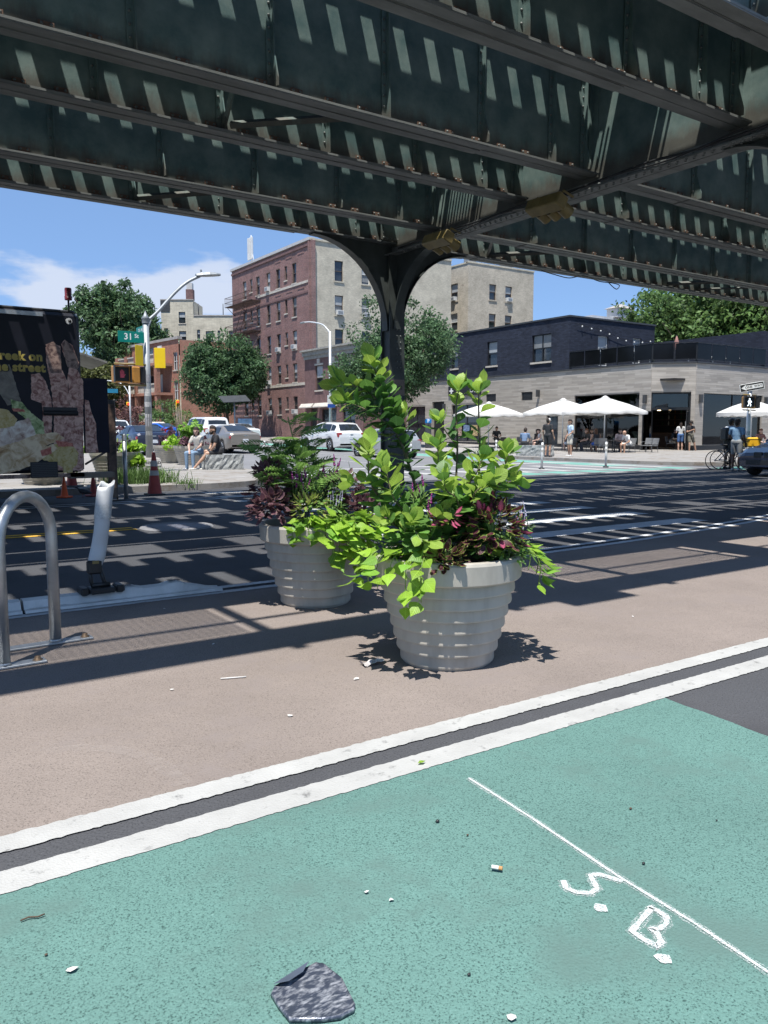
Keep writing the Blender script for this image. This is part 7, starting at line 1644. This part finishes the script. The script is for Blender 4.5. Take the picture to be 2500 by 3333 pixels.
def car(kind, name, label, x, y, rz, pm, z=0.0, roofm=None, rearglass=True, grille=False, plates=True):
    L, W, wr, xf, xr, top, belt, cab, gate = KINDS[kind]; T = thing(name, label, "car", (x, y, z), rz, "cars on the avenue and street"); H = L/2
    X = sorted({*[a for a, _ in top], *[a for a, _ in belt], *[L*k/40 for k in range(41)], *[c + wr*1.14*math.cos(t*math.pi/10) for c in (xf, xr) for t in range(11)]}); X = [a for i, a in enumerate(X) if i == 0 or a - X[i-1] > .012]
    def plan(a): return W/2*(1 - .20*max(0, 1-a/.75)**2 - .10*max(0, 1-(L-a)/.6)**2)
    def sill(a):
        s = .20 + .10*max(0, 1-a/.5) + .10*max(0, 1-(L-a)/.45)
        for c in (xf, xr):
            if abs(a-c) < wr*1.14: s = max(s, wr + math.sqrt((wr*1.14)**2-(a-c)**2))
        return s
    def sec(a):
        w, zt, zb, s = plan(a), interp(top, a), interp(belt, a), sill(a); cabf = min(1, max(0, (zt-zb-.06)/.30)); wro = w*(.93 - .17*cabf); s = min(s, zb-.08)
        m1 = s + (zb-s)*.35; m2 = s + (zb-s)*.75
        return [(0,s),(w*.90,s),(w*.975,s+.03),(w,m1),(w*.995,m2),(w*.965,zb),(wro,max(zt-.05,zb+.008)),(wro*.86,max(zt-.008,zb+.02)),(0,max(zt+.012,zb+.024))]
    def ringp(a): S = sec(a); return [(H-a, y_, z_) for y_, z_ in S] + [(H-a, -y_, z_) for y_, z_ in reversed(S[1:-1])]
    q = MB(); q.loft([ringp(a) for a in X], cap=True, smooth=False); body = obj("body", q, pm, T)
    e = body.modifiers.new("soft", 'SUBSURF') if False else None
    def side(nm, a0, a1, v0, v1, m, off=.006, parent=T, both=True):
        for s_ in (-1, 1):
            q = MB(); vs = []; n = 8
            for k in range(n+1):
                a = a0+(a1-a0)*k/n; S = sec(a); (yb, zb), (yt, zt) = S[5], S[6]
                for v in (v0, v1): vs.append((H-a, s_*(yb+(yt-yb)*v+off), zb+(zt-zb)*v+off*.3))
            f = [(2*k,2*k+2,2*k+3,2*k+1) for k in range(n)]; q.add(vs, f if s_ < 0 else [tuple(reversed(t)) for t in f]); obj(nm, q, m, parent)
    c0, c1 = cab; bp = c0 + (c1-c0)*.47
    side("window", c0+.45, bp-.04, .10, .90, M_cglass); side("window", bp+.04, c1-(.75 if not gate else .55), .10, .90, M_cglass)
    if gate: side("window", c1-.50, c1-.08, .14, .86, M_cglass)
    def over(nm, a0, a1, m, f=.97, off=.010):
        q = MB(); vs = []; n = 8
        for k in range(n+1):
            a = a0+(a1-a0)*k/n; S = sec(a); 
            for u in (-1, -.85, 0, .85, 1): yy, zz = (S[7] if abs(u) > .9 else S[8]); yy = S[7][0]*f*u if abs(u) > .9 else S[7][0]*u*.9; zz = S[7][1] + (S[8][1]-S[7][1])*(1-abs(u)); vs.append((H-a - (off*.6 if a > L/2 else -off*.6), yy, zz+off))
        q.add(vs, [(5*k+j,5*k+j+1,5*k+6+j,5*k+5+j) for k in range(n) for j in range(4)]); obj(nm, q, m, T)
    tops = [a for a, z_ in top]
    iw = max(range(len(top)-1), key=lambda i: (top[i+1][1]-top[i][1]) if top[i][0] > .9 else 0); over("windscreen", top[iw][0]+.06, top[iw+1][0]-.03, M_cglass)
    ir = min(range(len(top)-1), key=lambda i: (top[i+1][1]-top[i][1]) if 2.4 < top[i][0] and top[i+1][1] > .9 else 0); over("rear_window", top[ir][0]+.04, top[ir+1][0]-.05, M_cglass)
    if roofm: over("roof_panel", top[iw+1][0]+.02, top[ir][0]-.02, roofm, 1.0, .012)
    zr_ = interp(belt, L-.15); wv = plan(L-.12)
    for s_ in (-1, 1):
        q = MB(); zz = zr_-.10 if not gate else zr_-.02; q.bev(-H+.015, -H+.26, s_*(wv-.40) if s_ > 0 else -wv-.006, wv+.006 if s_ > 0 else -(wv-.40), zz-.16, zz, .02) if not gate else q.bev(-H+.02, -H+.26, s_*(wv-.24) if s_ > 0 else -wv-.006, wv+.006 if s_ > 0 else -(wv-.24), zz-.22, zz+.03, .02); obj("tail_lamp", q, M_tail, T)
        wf = plan(.22); zh = interp(belt, .3)-.02; q = MB(); q.bev(H-.42, H-.07, s_*(wf-.36) if s_ > 0 else -wf-.004, wf+.004 if s_ > 0 else -(wf-.36), zh-.14, zh, .02); obj("headlamp", q, M_headl, T)
        q = MB(); q.ball((H-c0-.55, s_*(W/2+.06), interp(belt, c0+.5)+.10), (.07,.10,.075), 8, 6); obj("mirror", q, pm, T)
        for a in (bp-.30, bp+.75): q = MB(); q.bev(H-a-.09, H-a+.09, s_*W/2*.995-.012, s_*W/2*.995+.018, interp(belt,a)-.14, interp(belt,a)-.11, .005); obj("door_handle", q, pm, T)
        for a in (xf, xr):
            w = obj("wheel", MB(), M_tyre, T) if False else None
            q = MB(); q.lathe([(wr*.62,-.01),(wr*.95,-.005),(wr,.03),(wr,.19),(wr*.95,.215),(wr*.62,.22)], 26, 0, (0,0,0), False, True, 'y'); w = obj("wheel", q, M_tyre, T, (H-a, s_*(W/2-.02) + (.22 if s_ < 0 else .0) , wr), (0,0,0))
            if s_ > 0: w.location.y = W/2 - .02
            else: w.location.y = -(W/2 - .02) + .21
            q = MB(); yo = .005 if s_ > 0 else -.205; sg = 1 if s_ > 0 else -1
            q.lathe([(wr*.66,0),(wr*.60,sg*.02*-1)], 22, 0, (0, yo if s_ > 0 else yo, 0), False, True, 'y'); 
            for k in range(7):
                t = 2*math.pi*k/7; q.tube([(0, yo, 0), (wr*.63*math.cos(t), yo, wr*.63*math.sin(t))], .03, 4)
            q.cyl((0, yo+.02, 0), wr*.64, .006, 20, 1, ax='y') if False else q.cyl((0, yo+.01, 0), .06, .03, 10, ax='y'); obj("rim", q, M_rim, w)
            q = MB(); q.cyl((0, -.02 if s_ > 0 else -.17, 0), wr*.64, .02, 20, ax='y'); obj("brake_disc", q, M_dgrey, w)
    q = MB(); q.bev(-H+.0, -H+.16, -wv*.93, wv*.93, .30, .47, .03); obj("rear_bumper", q, M_blk, T)
    if plates: q = MB(); zz = zr_-.34 if not gate else zr_-.28; q.bev(-H-.012, -H+.02, -.16, .16, zz-.08, zz+.08, .006); obj("number_plate", q, M_plate, T)
    q = MB(); q.box(-H-.004, -H+.05, -.09, .09, zr_-.10, zr_-.05); obj("emblem", q, M_chrome, T)
    q = MB(); q.bev(H-.10, H+.004, -.55, .55, .34, .52, .02); obj("air_intake", q, M_blk, T)
    q = MB()
    if grille:
        for s_ in (-1,1): q.bev(H-.09, H+.006, min(s_*.03,s_*.30), max(s_*.03,s_*.30), .56, .74, .02)
    else: q.bev(H-.09, H+.004, -.45, .45, .56, .68, .02)
    obj("grille", q, M_blk, T)
    return T
P90 = R(90)
car("sedan", "parked_car", "dark navy sedan parked by the left kerb behind the lamp post", 12.35, 40.6, P90, paint("navy", (.012,.018,.045)), gz(40.6))
car("sedan", "parked_car", "champagne beige sedan behind the seated couple", 17.3, 41.0, P90, paint("champagne", (.30,.265,.225), .5), gz(41))
car("bigsuv", "parked_car", "large white SUV ahead of the beige sedan", 20.3, 52.2, P90, paint("white", (.68,.69,.69), 0), gz(52.2))
car("coupe", "parked_car", "bright blue hatchback left of the large white SUV", 21.2, 65.0, R(112), paint("blue", (.01,.12,.55)), gz(65))
car("suv", "parked_car", "distant white SUV left of the lamp pole above the navy sedan", 16.3, 60.5, P90, MATS["car paint white"], gz(60.5))
car("suv", "parked_car", "distant dark red SUV at the far left of the avenue", 14.2, 66.5, P90, paint("maroon", (.05,.015,.02)), gz(66))
car("sedan", "parked_car", "white sedan mostly hidden behind the beige sedan", 24.6, 56.5, P90, MATS["car paint white"], gz(56.5))
car("suv", "parked_car", "white crossover with red tail lamps behind the feathery shrub", 23.85, 41.0, P90, paint("pearl white", (.66,.66,.65), .05), gz(41))
car("hatch", "parked_car", "silver small hatchback with black roof behind the railway column", 21.95, 32.5, P90, paint("silver", (.46,.47,.47), .4), gz(32.5), roofm=M_blk)
car("sedan", "moving_car", "dark blue car entering at the right edge under the railway", 25.0, 13.3, R(180), paint("midnight", (.014,.022,.05)), .004, grille=True)
# ================================================================ PEOPLE, BICYCLES
def capsule(q, a, b, ra, rb, fl=1.0, n=10):
    a, b = Vector(a), Vector(b); d = (b-a); d = d.normalized() if d.length > 1e-6 else Vector((0,0,1)); pts = []; rs = []
    for k in range(4): t = math.pi/2*k/4; pts.append(a - d*ra*math.cos(t)); rs.append(max(ra*math.sin(t), ra*.05))
    pts += [a, b]; rs += [ra, rb]
    for k in range(1, 5): t = math.pi/2*k/4; pts.append(b + d*rb*math.sin(t)); rs.append(max(rb*math.cos(t), rb*.05))
    m = MB(); m.tube(pts, rs, n); q.add([(v[0]*fl, v[1], v[2]) if fl != 1.0 else v for v in m.v], m.f)
def person(label, loc, rz, skin=(.46,.27,.19), shirt=(.05,.05,.05), pants=(.05,.05,.06), shoe=(.5,.5,.5), hair=(.03,.02,.015), sit=False, sleeve='short', legs='long', long_hair=False, beard=False, bald=False, lean=0.0, arms=None, knees=None, ankles=None, turn=0.0, s=1.0, nod=0.0, seat=.46, stance=None):
    T = thing("person", label, "person", loc, rz); pr = []
    def A(tag_, a, b, ra, rb, fl=1.0): pr.append((tag_, Vector(a), Vector(b), ra, rb, fl))
    if sit: hz, hip, kn, an = seat+.10, .09, [(.13,.44,seat+.06)]*2, [(.13,.42,.08)]*2
    else: hz, hip, kn, an = .95, .09, [(.10,.03,.50)]*2, [(.10,-.01,.08)]*2
    if stance: an = [(stance[0], stance[1], .08), (stance[2], stance[3], .08)]; kn = [((.1+stance[0])/2, stance[1]/2+.04, .5), ((.1+stance[2])/2, stance[3]/2+.04, .5)]
    if knees: kn = knees
    if ankles: an = ankles
    pz = Vector((0,0,hz)); M = Matrix.Rotation(-lean, 3, 'X')
    U = lambda x, y, z: pz + M @ Vector((x, y, z - .95))       # upper body moves with the lean
    for i, sg in enumerate((-1, 1)):
        h_, k_, a_ = Vector((sg*hip,0,hz-.02)), Vector((sg*kn[i][0],kn[i][1],kn[i][2])), Vector((sg*an[i][0],an[i][1],an[i][2]))
        mid = h_.lerp(k_, .72)
        if legs == 'short': A('pants', h_, mid, .098, .088); A('skin', mid, k_, .068, .056); A('skin', k_, a_, .054, .036); A('skin', k_.lerp(a_,.2), k_.lerp(a_,.5)+Vector((0,-.012,0)), .052, .05)
        else: A('pants', h_, k_, .096, .066); A('pants', k_, a_, .066, .050)
        A('shoe', a_+Vector((0,-.03,-.035)), a_+Vector((sg*.02,.15,-.045)), .042, .036)
    A('pants', U(-.07,0,.97), U(.07,0,.97), .115, .115)
    A('shirt', U(0,0,1.0), U(0,.0,1.20), .098, .102, 1.36); A('shirt', U(0,0,1.20), U(0,.005,1.36), .104, .106, 1.5); A('shirt', U(-.14,0,1.405), U(.14,0,1.405), .066, .066)
    A('skin', U(0,0,1.42), U(0,.02,1.53), .052, .050)
    hd = Matrix.Rotation(turn, 3, 'Z') @ Matrix.Rotation(-nod, 3, 'X'); hc = U(0,.025,1.60)
    Hh = lambda x, y, z: hc + hd @ Vector((x, y, z))
    A('skin', Hh(0,.0,.03), Hh(0,.012,.03), .092, .088, 1.0); A('skin', Hh(0,.03,-.04), Hh(0,.045,-.065), .062, .045); A('skin', Hh(0,.095,.0), Hh(0,.108,-.02), .012, .016)
    for sg in (-1, 1): A('skin', Hh(sg*.086,-.005,.01), Hh(sg*.088,-.01,-.02), .018, .012); A('hair', Hh(sg*.034,.087,.018), Hh(sg*.036,.087,.018), .010, .010)
    A('lip', Hh(-.018,.083,-.055), Hh(.018,.083,-.055), .010, .010)
    if not bald: A('hair', Hh(0,-.022,.055), Hh(0,.012,.072), .094, .090); A('hair', Hh(0,-.045,.02), Hh(0,-.045,-.03), .078, .06)
    if long_hair: A('hair', Hh(0,-.05,.0), Hh(0,-.075,-.22), .085, .07); A('hair', Hh(-.06,-.02,0), Hh(-.07,-.02,-.14), .04, .035); A('hair', Hh(.06,-.02,0), Hh(.07,-.02,-.14), .04, .035)
    if beard: A('hair', Hh(0,.05,-.07), Hh(0,.058,-.085), .058, .048); A('hair', Hh(-.06,.02,-.03), Hh(.06,.02,-.03), .035, .035)
    arms = arms or (((.24,-.03,1.14),(.25,.08,.90)),)*2
    for i, sg in enumerate((-1, 1)):
        sh = U(sg*.185,0,1.40); el, wr_ = [U(sg*p[0], p[1], p[2]) for p in arms[i]]
        if sleeve == 'short': A('shirt', sh, sh.lerp(el,.55), .064, .064); A('skin', sh.lerp(el,.5), el, .046, .040)
        elif sleeve == 'none': A('skin', sh, el, .056, .041)
        else: A('shirt', sh, el, .060, .050); A('shirt', el, el.lerp(wr_,.9), .048, .038)
        A('skin', el, wr_, .041, .028); d = (wr_-el).normalized(); sd = d.cross(Vector((0,0,1)));  sd = sd.normalized() if sd.length > .1 else Vector((1,0,0)); up_ = sd.cross(d)
        A('skin', wr_, wr_+d*.075, .030, .034)
        for k, ln in enumerate((.062,.075,.07,.052)): b0 = wr_+d*.085+sd*(.024-.016*k); k1 = b0+d*ln*.55-up_*.006; A('skin', b0, k1, .0105, .010); A('skin', k1, k1+d*ln*.4-up_*.018, .010, .009)
        A('skin', wr_+d*.02+sd*.022, wr_+d*.065+sd*.055-up_*.01, .013, .011)
    q = MB()
    for _, a, b, ra, rb, fl in pr: capsule(q, a, b, ra, rb, fl)
    src = bpy.data.objects.new("body", q.mesh("body")); COL.objects.link(src); md = src.modifiers.new("skin", 'REMESH'); md.mode = 'VOXEL'; md.voxel_size = .014
    dg = bpy.context.evaluated_depsgraph_get(); me = bpy.data.meshes.new_from_object(src.evaluated_get(dg)); bpy.data.objects.remove(src)
    nf = len(me.polygons); C_ = np.empty(nf*3, np.float32); me.polygons.foreach_get("center", C_); C_ = C_.reshape(-1,3); best = np.full(nf, 9.0); mi = np.zeros(nf, np.int32); names = ['skin','shirt','pants','shoe','hair','lip']
    for tg, a, b, ra, rb, fl in pr:
        Q = C_ / np.array([fl,1,1]); a_, b_ = np.array(a), np.array(b); ab = b_-a_; t = np.clip(((Q-a_)@ab)/max(ab@ab,1e-9), 0, 1); dd = np.linalg.norm(Q-(a_+t[:,None]*ab), axis=1) - (ra+(rb-ra)*t); w = dd < best; best[w] = dd[w]; mi[w] = names.index(tg)
    me.materials.clear()
    for n_, c_ in (('skin',skin),('cloth',shirt),('cloth',pants),('shoe',shoe),('hair',hair),('lip',tuple(c*.7 for c in skin))): me.materials.append(mat("%s %.3f %.3f %.3f" % (n_, *c_), c_, .5 if n_ in ('skin','lip') else .8, var=.12, scale=12, bump=.3 if n_ in ('cloth','hair') else 0, bscale=30))
    me.polygons.foreach_set("material_index", mi); me.polygons.foreach_set("use_smooth", np.ones(nf, bool)); me.update()
    o = link("body", me, T); T.scale = (s, s, s); T["head"] = tuple(hc); T["hrot"] = turn; return T, hc, hd
def cap_hat(P, m, back=False):
    T, hc, hd = P; q = MB(); q.lathe([(.100,.03),(.102,.06),(.085,.115),(.04,.14),(0,.145)], 14); sg = -1 if back else 1
    q.add([(-.075,sg*.06,.045),(.075,sg*.06,.045),(.06,sg*.19,.035),(-.06,sg*.19,.035)], [(0,1,2,3)]); o = obj("cap", q, m, T, hc); o.rotation_euler = hd.to_euler()
def helmet(P):
    T, hc, hd = P; q = MB(); q.ball((0,-.01,.075), (.112,.14,.085), 14, 8); o = obj("helmet", q, M_blk, T, hc); o.rotation_euler = hd.to_euler()
def backpack(P):
    T = P[0]; q = MB(); q.bev(-.15,.15,-.30,-.10,.98,1.42,.05); obj("backpack", q, M_blk, T)
BLK = (.022,.022,.025); DEN = (.12,.17,.26); WHT = (.62,.62,.61); KH = (.40,.35,.28); TAN = (.42,.25,.17); DRK = (.16,.085,.055)
on_lap = (((.24,.16,1.16),(.10,.32,1.02)),)*2; on_tab = (((.27,.16,1.16),(.12,.36,1.14)),)*2; phone = (((.24,.04,1.13),(.06,.26,1.24)),)*2
# the couple on the granite block
person("bearded man in black T-shirt, black shorts and backward cap sitting with one leg stretched out", (9.55, 23.25, .15), R(80), TAN, BLK, BLK, (.55,.54,.5), sit=True, legs='short', beard=True, lean=.28, arms=on_lap, seat=.50, knees=[(.12,.42,.52),(.16,.40,.58)], ankles=[(.12,.80,.10),(.14,.42,.08)], turn=.2, s=1.02) and None
P = person("woman in pale grey T-shirt and blue jeans sitting beside the bearded man", (9.05, 23.75, .15), R(120), (.50,.32,.25), (.46,.44,.40), (.20,.30,.42), WHT, sit=True, lean=.1, arms=on_lap, seat=.50, long_hair=True, turn=.35, s=.97)
# café corner
P = person("man in black T-shirt, black shorts and white cap standing by the granite block", (27.35, 26.75, .15), R(-75), TAN, BLK, BLK, BLK, legs='short', turn=-.2, s=1.05); cap_hat(P, M_paper)
person("man in sky blue and white football shirt and cream shorts facing the man in black", (28.75, 26.65, .15), R(70), TAN, (.45,.58,.72), (.55,.53,.47), WHT, legs='short', arms=(((.25,.02,1.14),(.16,.22,.98)),((.24,-.03,1.14),(.25,.08,.90))), s=1.02)
person("man in slate blue T-shirt sitting on the granite block with his back turned", (27.75, 28.75, .17), R(-60), TAN, (.13,.19,.30), BLK, BLK, sit=True, lean=.3, arms=on_lap, seat=.50, legs='short')
seated = [((33.9,34.2,.15), R(200), "bearded man in dark shirt with sunglasses seated behind the man in black", dict(shirt=(.06,.05,.05), skin=DRK, beard=True)),
 ((33.3,33.1,.15), R(60), "man in white tank top seated at the table behind the standing men", dict(shirt=WHT, sleeve='none', pants=BLK, legs='short')),
 ((34.5,32.0,.15), R(170), "dark haired woman in black top seated under the middle parasol", dict(shirt=BLK, long_hair=True, pants=(.4,.45,.52), legs='short')),
 ((33.6,31.1,.15), R(-10), "woman with long light hair reaching across the table in a black top", dict(shirt=BLK, long_hair=True, hair=(.20,.12,.06), sleeve='none', pants=(.5,.55,.6), legs='short', lean=.35)),
 ((35.0,30.9,.15), R(150), "person in pinkish top seated at the shop window under the parasols", dict(shirt=(.42,.30,.27), long_hair=True)),
 ((34.2,30.3,.15), R(60), "brown haired woman in dark dress seated left of the parasol pole", dict(shirt=(.03,.03,.03), long_hair=True, hair=(.13,.06,.03))),
 ((33.2,28.9,.15), R(-30), "woman in black top and bright blue shorts seated with her back turned", dict(shirt=BLK, pants=(.02,.10,.45), legs='short', long_hair=True, hair=(.09,.04,.02), sleeve='none')),
 ((34.4,28.4,.15), R(150), "dark haired woman in pale pink top seated right of the parasol pole", dict(shirt=(.55,.42,.40), long_hair=True, sleeve='short')),
 ((34.0,27.4,.15), R(80), "balding man in white T-shirt and white shorts leaning over the table", dict(shirt=WHT, pants=(.55,.55,.53), legs='short', bald=True, lean=.5)),
 ((39.75,29.05,.2), R(200), "man in dark T-shirt seated at the table inside the entrance", dict(shirt=(.03,.035,.04), pants=(.3,.29,.27), legs='short', beard=True, lean=.3)),
 ((37.3,23.7,.15), R(100), "blonde woman in dark top and dark jeans seated behind the cyclists", dict(shirt=BLK, pants=(.05,.07,.12), long_hair=True, hair=(.42,.26,.13), lean=.2)),
 ((39.3,23.4,.15), R(150), "person with auburn hair seated under the round parasol at the right", dict(shirt=(.25,.12,.1), long_hair=True, hair=(.15,.06,.03)))]
for i, (loc, rz, lab, kw) in enumerate(seated):
    kw = dict(dict(skin=(TAN, (.50,.32,.25))[i % 2], lean=.2, arms=on_tab), **kw); person(lab, loc, rz, sit=True, **kw); chair(loc[0], loc[1], loc[2], rz, "café chair of the " + lab.split(" seated")[0].split(" reaching")[0].split(" leaning")[0])
for i, (x, y, rz, lab) in enumerate(((35.6,27.6,R(90),"empty grey café chair nearest the entrance pillar"), (35.2,26.9,R(80),"empty grey café chair at the kerb side of the entrance pillar"), (32.6,27.9,R(-60),"empty grey café chair before the man in white"), (33.3,36.6,R(0),"empty dark café chair under the farthest square parasol"), (34.7,36.4,R(120),"empty dark café chair against the wall under the farthest square parasol"))): chair(x, y, .15, rz, lab, M_blk if i > 2 else None)
person("man in black shirt seated under the farthest square parasol", (34.6, 38.4, .15 + gz(38)), R(150), TAN, BLK, BLK, BLK, sit=True, arms=on_tab, lean=.15)
P = person("man in black T-shirt, cap and camouflage shorts looking at his phone by the entrance", (39.05, 27.3, .15), R(160), TAN, BLK, (.14,.13,.10), BLK, legs='short', arms=phone, nod=.45, stance=(.34,.05,.10,.1), s=1.03); cap_hat(P, M_blk)
q = MB(); q.bev(-.04,.04,-.006,.006,-.08,.08,.004); tag(obj("phone", q, M_blk, None, (38.96,27.02,1.46), (R(-50),0,R(160))), "black phone held by the man at the entrance", "phone")
person("woman in white top and blue denim shorts standing in the doorway with her back turned", (39.5, 28.25, .2), R(-40), (.50,.32,.25), WHT, (.07,.15,.34), BLK, legs='short', long_hair=True, arms=(((.24,.02,1.12),(.15,.2,1.15)),)*2, s=.97)
person("woman in white top and teal skirt standing inside the right shop window", (41.4, 28.3, .17), R(120), (.50,.32,.25), WHT, (.05,.22,.20), WHT, long_hair=True, hair=(.15,.08,.04), sleeve='none', arms=phone, s=.96)
person("distant person in blue beside the bright blue car", (18.6, 66.5, gz(66.5)), R(140), TAN, (.05,.15,.25), DEN, WHT, arms=(((.30,.1,1.4),(.2,.2,1.65)),((.24,-.03,1.14),(.25,.08,.90))))
# cyclists under the railway
def bicycle(label, loc, rz, fm, yellow_bag=False):
    T = thing("bicycle", label, "bicycle", loc, rz, "bicycles at the right"); r = .335
    for x in (-.52, .52):
        q = MB(); q.tube([(x + r*math.cos(t*math.pi/18), 0, r + .012 + r*math.sin(t*math.pi/18)) for t in range(37)], .016, 6, cap=False); w = obj("wheel", q, M_tyre, T); q = MB()
        for k in range(14): t = k*math.pi/7; q.tube([(x,0,r+.012),(x+r*.96*math.cos(t),0,r+.012+r*.96*math.sin(t))], .0022, 3)
        q.cyl((x,.03,r+.012), .025, .06, 8, ax='y'); obj("spokes", q, M_galv, w)
    q = MB(); bb, st, hd_, hb = (-.08,0,.29), (-.20,0,.86), (.36,0,.86), (.40,0,.72)
    for a, b in ((bb,(-.17,0,.74)),((-.17,0,.74),(.36,0,.80)),(bb,hb),(bb,(-.52,0,.347)),((-.17,0,.74),(-.52,0,.347)),((.37,0,.90),(.52,0,.347))): q.tube([a,b], .016, 6)
    obj("frame", q, fm, T); q = MB(); q.tube([(-.17,0,.74),st], .012, 6); q.bev(-.34,-.06,-.07,.07,.86,.91,.02); obj("saddle", q, M_blk, T)
    q = MB(); q.tube([(.37,0,.88),(.40,0,1.0)], .014, 6); q.tube([(.34,-.29,1.02),(.40,-.1,1.0),(.40,.1,1.0),(.34,.29,1.02)], .014, 6); obj("handlebar", q, M_blk, T); q = MB(); q.lathe([(.09,-.004),(.09,.004)], 14, 0, (-.08,-.05,.29), True, True, 'y'); q.tube([(-.08,-.07,.29),(-.02,-.07,.14)], .01, 5); q.box(-.06,.04,-.14,-.07,.125,.145); obj("crank", q, M_blk, T)
    if yellow_bag:
        B = thing("delivery_bag", "yellow insulated delivery bag on the front of the rear bicycle", "bag", Vector(loc) + Matrix.Rotation(rz,3,'Z') @ Vector((.62,0,.80)), rz); q = MB(); q.bev(-.22,.22,-.24,.24,0,.34,.04); obj("box", q, mat("yellow bag", (.78,.42,.01), .6, var=.06), B); q = MB(); q.box(-.225,.225,-.245,.245,.26,.275); obj("zip", q, M_blk, B)
    return T
ra = R(-34)
bicycle("black bicycle held by the man in the blue polo shirt", (25.55, 16.25, .004), ra, M_blk); bicycle("second bicycle with a yellow bag behind the first", (26.35, 16.6, .004), ra, mat("pale bike frame", (.5,.5,.5), .4), True)
person("man in light blue polo shirt and grey shorts standing beside his bicycle", (25.35, 15.9, .004), R(-75), DRK, (.17,.29,.42), (.24,.25,.25), (.5,.52,.52), legs='short', arms=(((.26,.08,1.16),(.16,.34,1.02)),((.24,.0,1.14),(.24,.16,.92))), turn=-.35, s=1.02)
P = person("cyclist in pale tank top, black backpack and black helmet astride the second bicycle", (26.2, 16.75, .004), R(-95), DRK, (.42,.46,.5), BLK, BLK, sleeve='none', legs='short', arms=(((.26,.18,1.18),(.22,.45,1.05)),)*2, lean=.15, s=1.05); helmet(P); backpack(P)
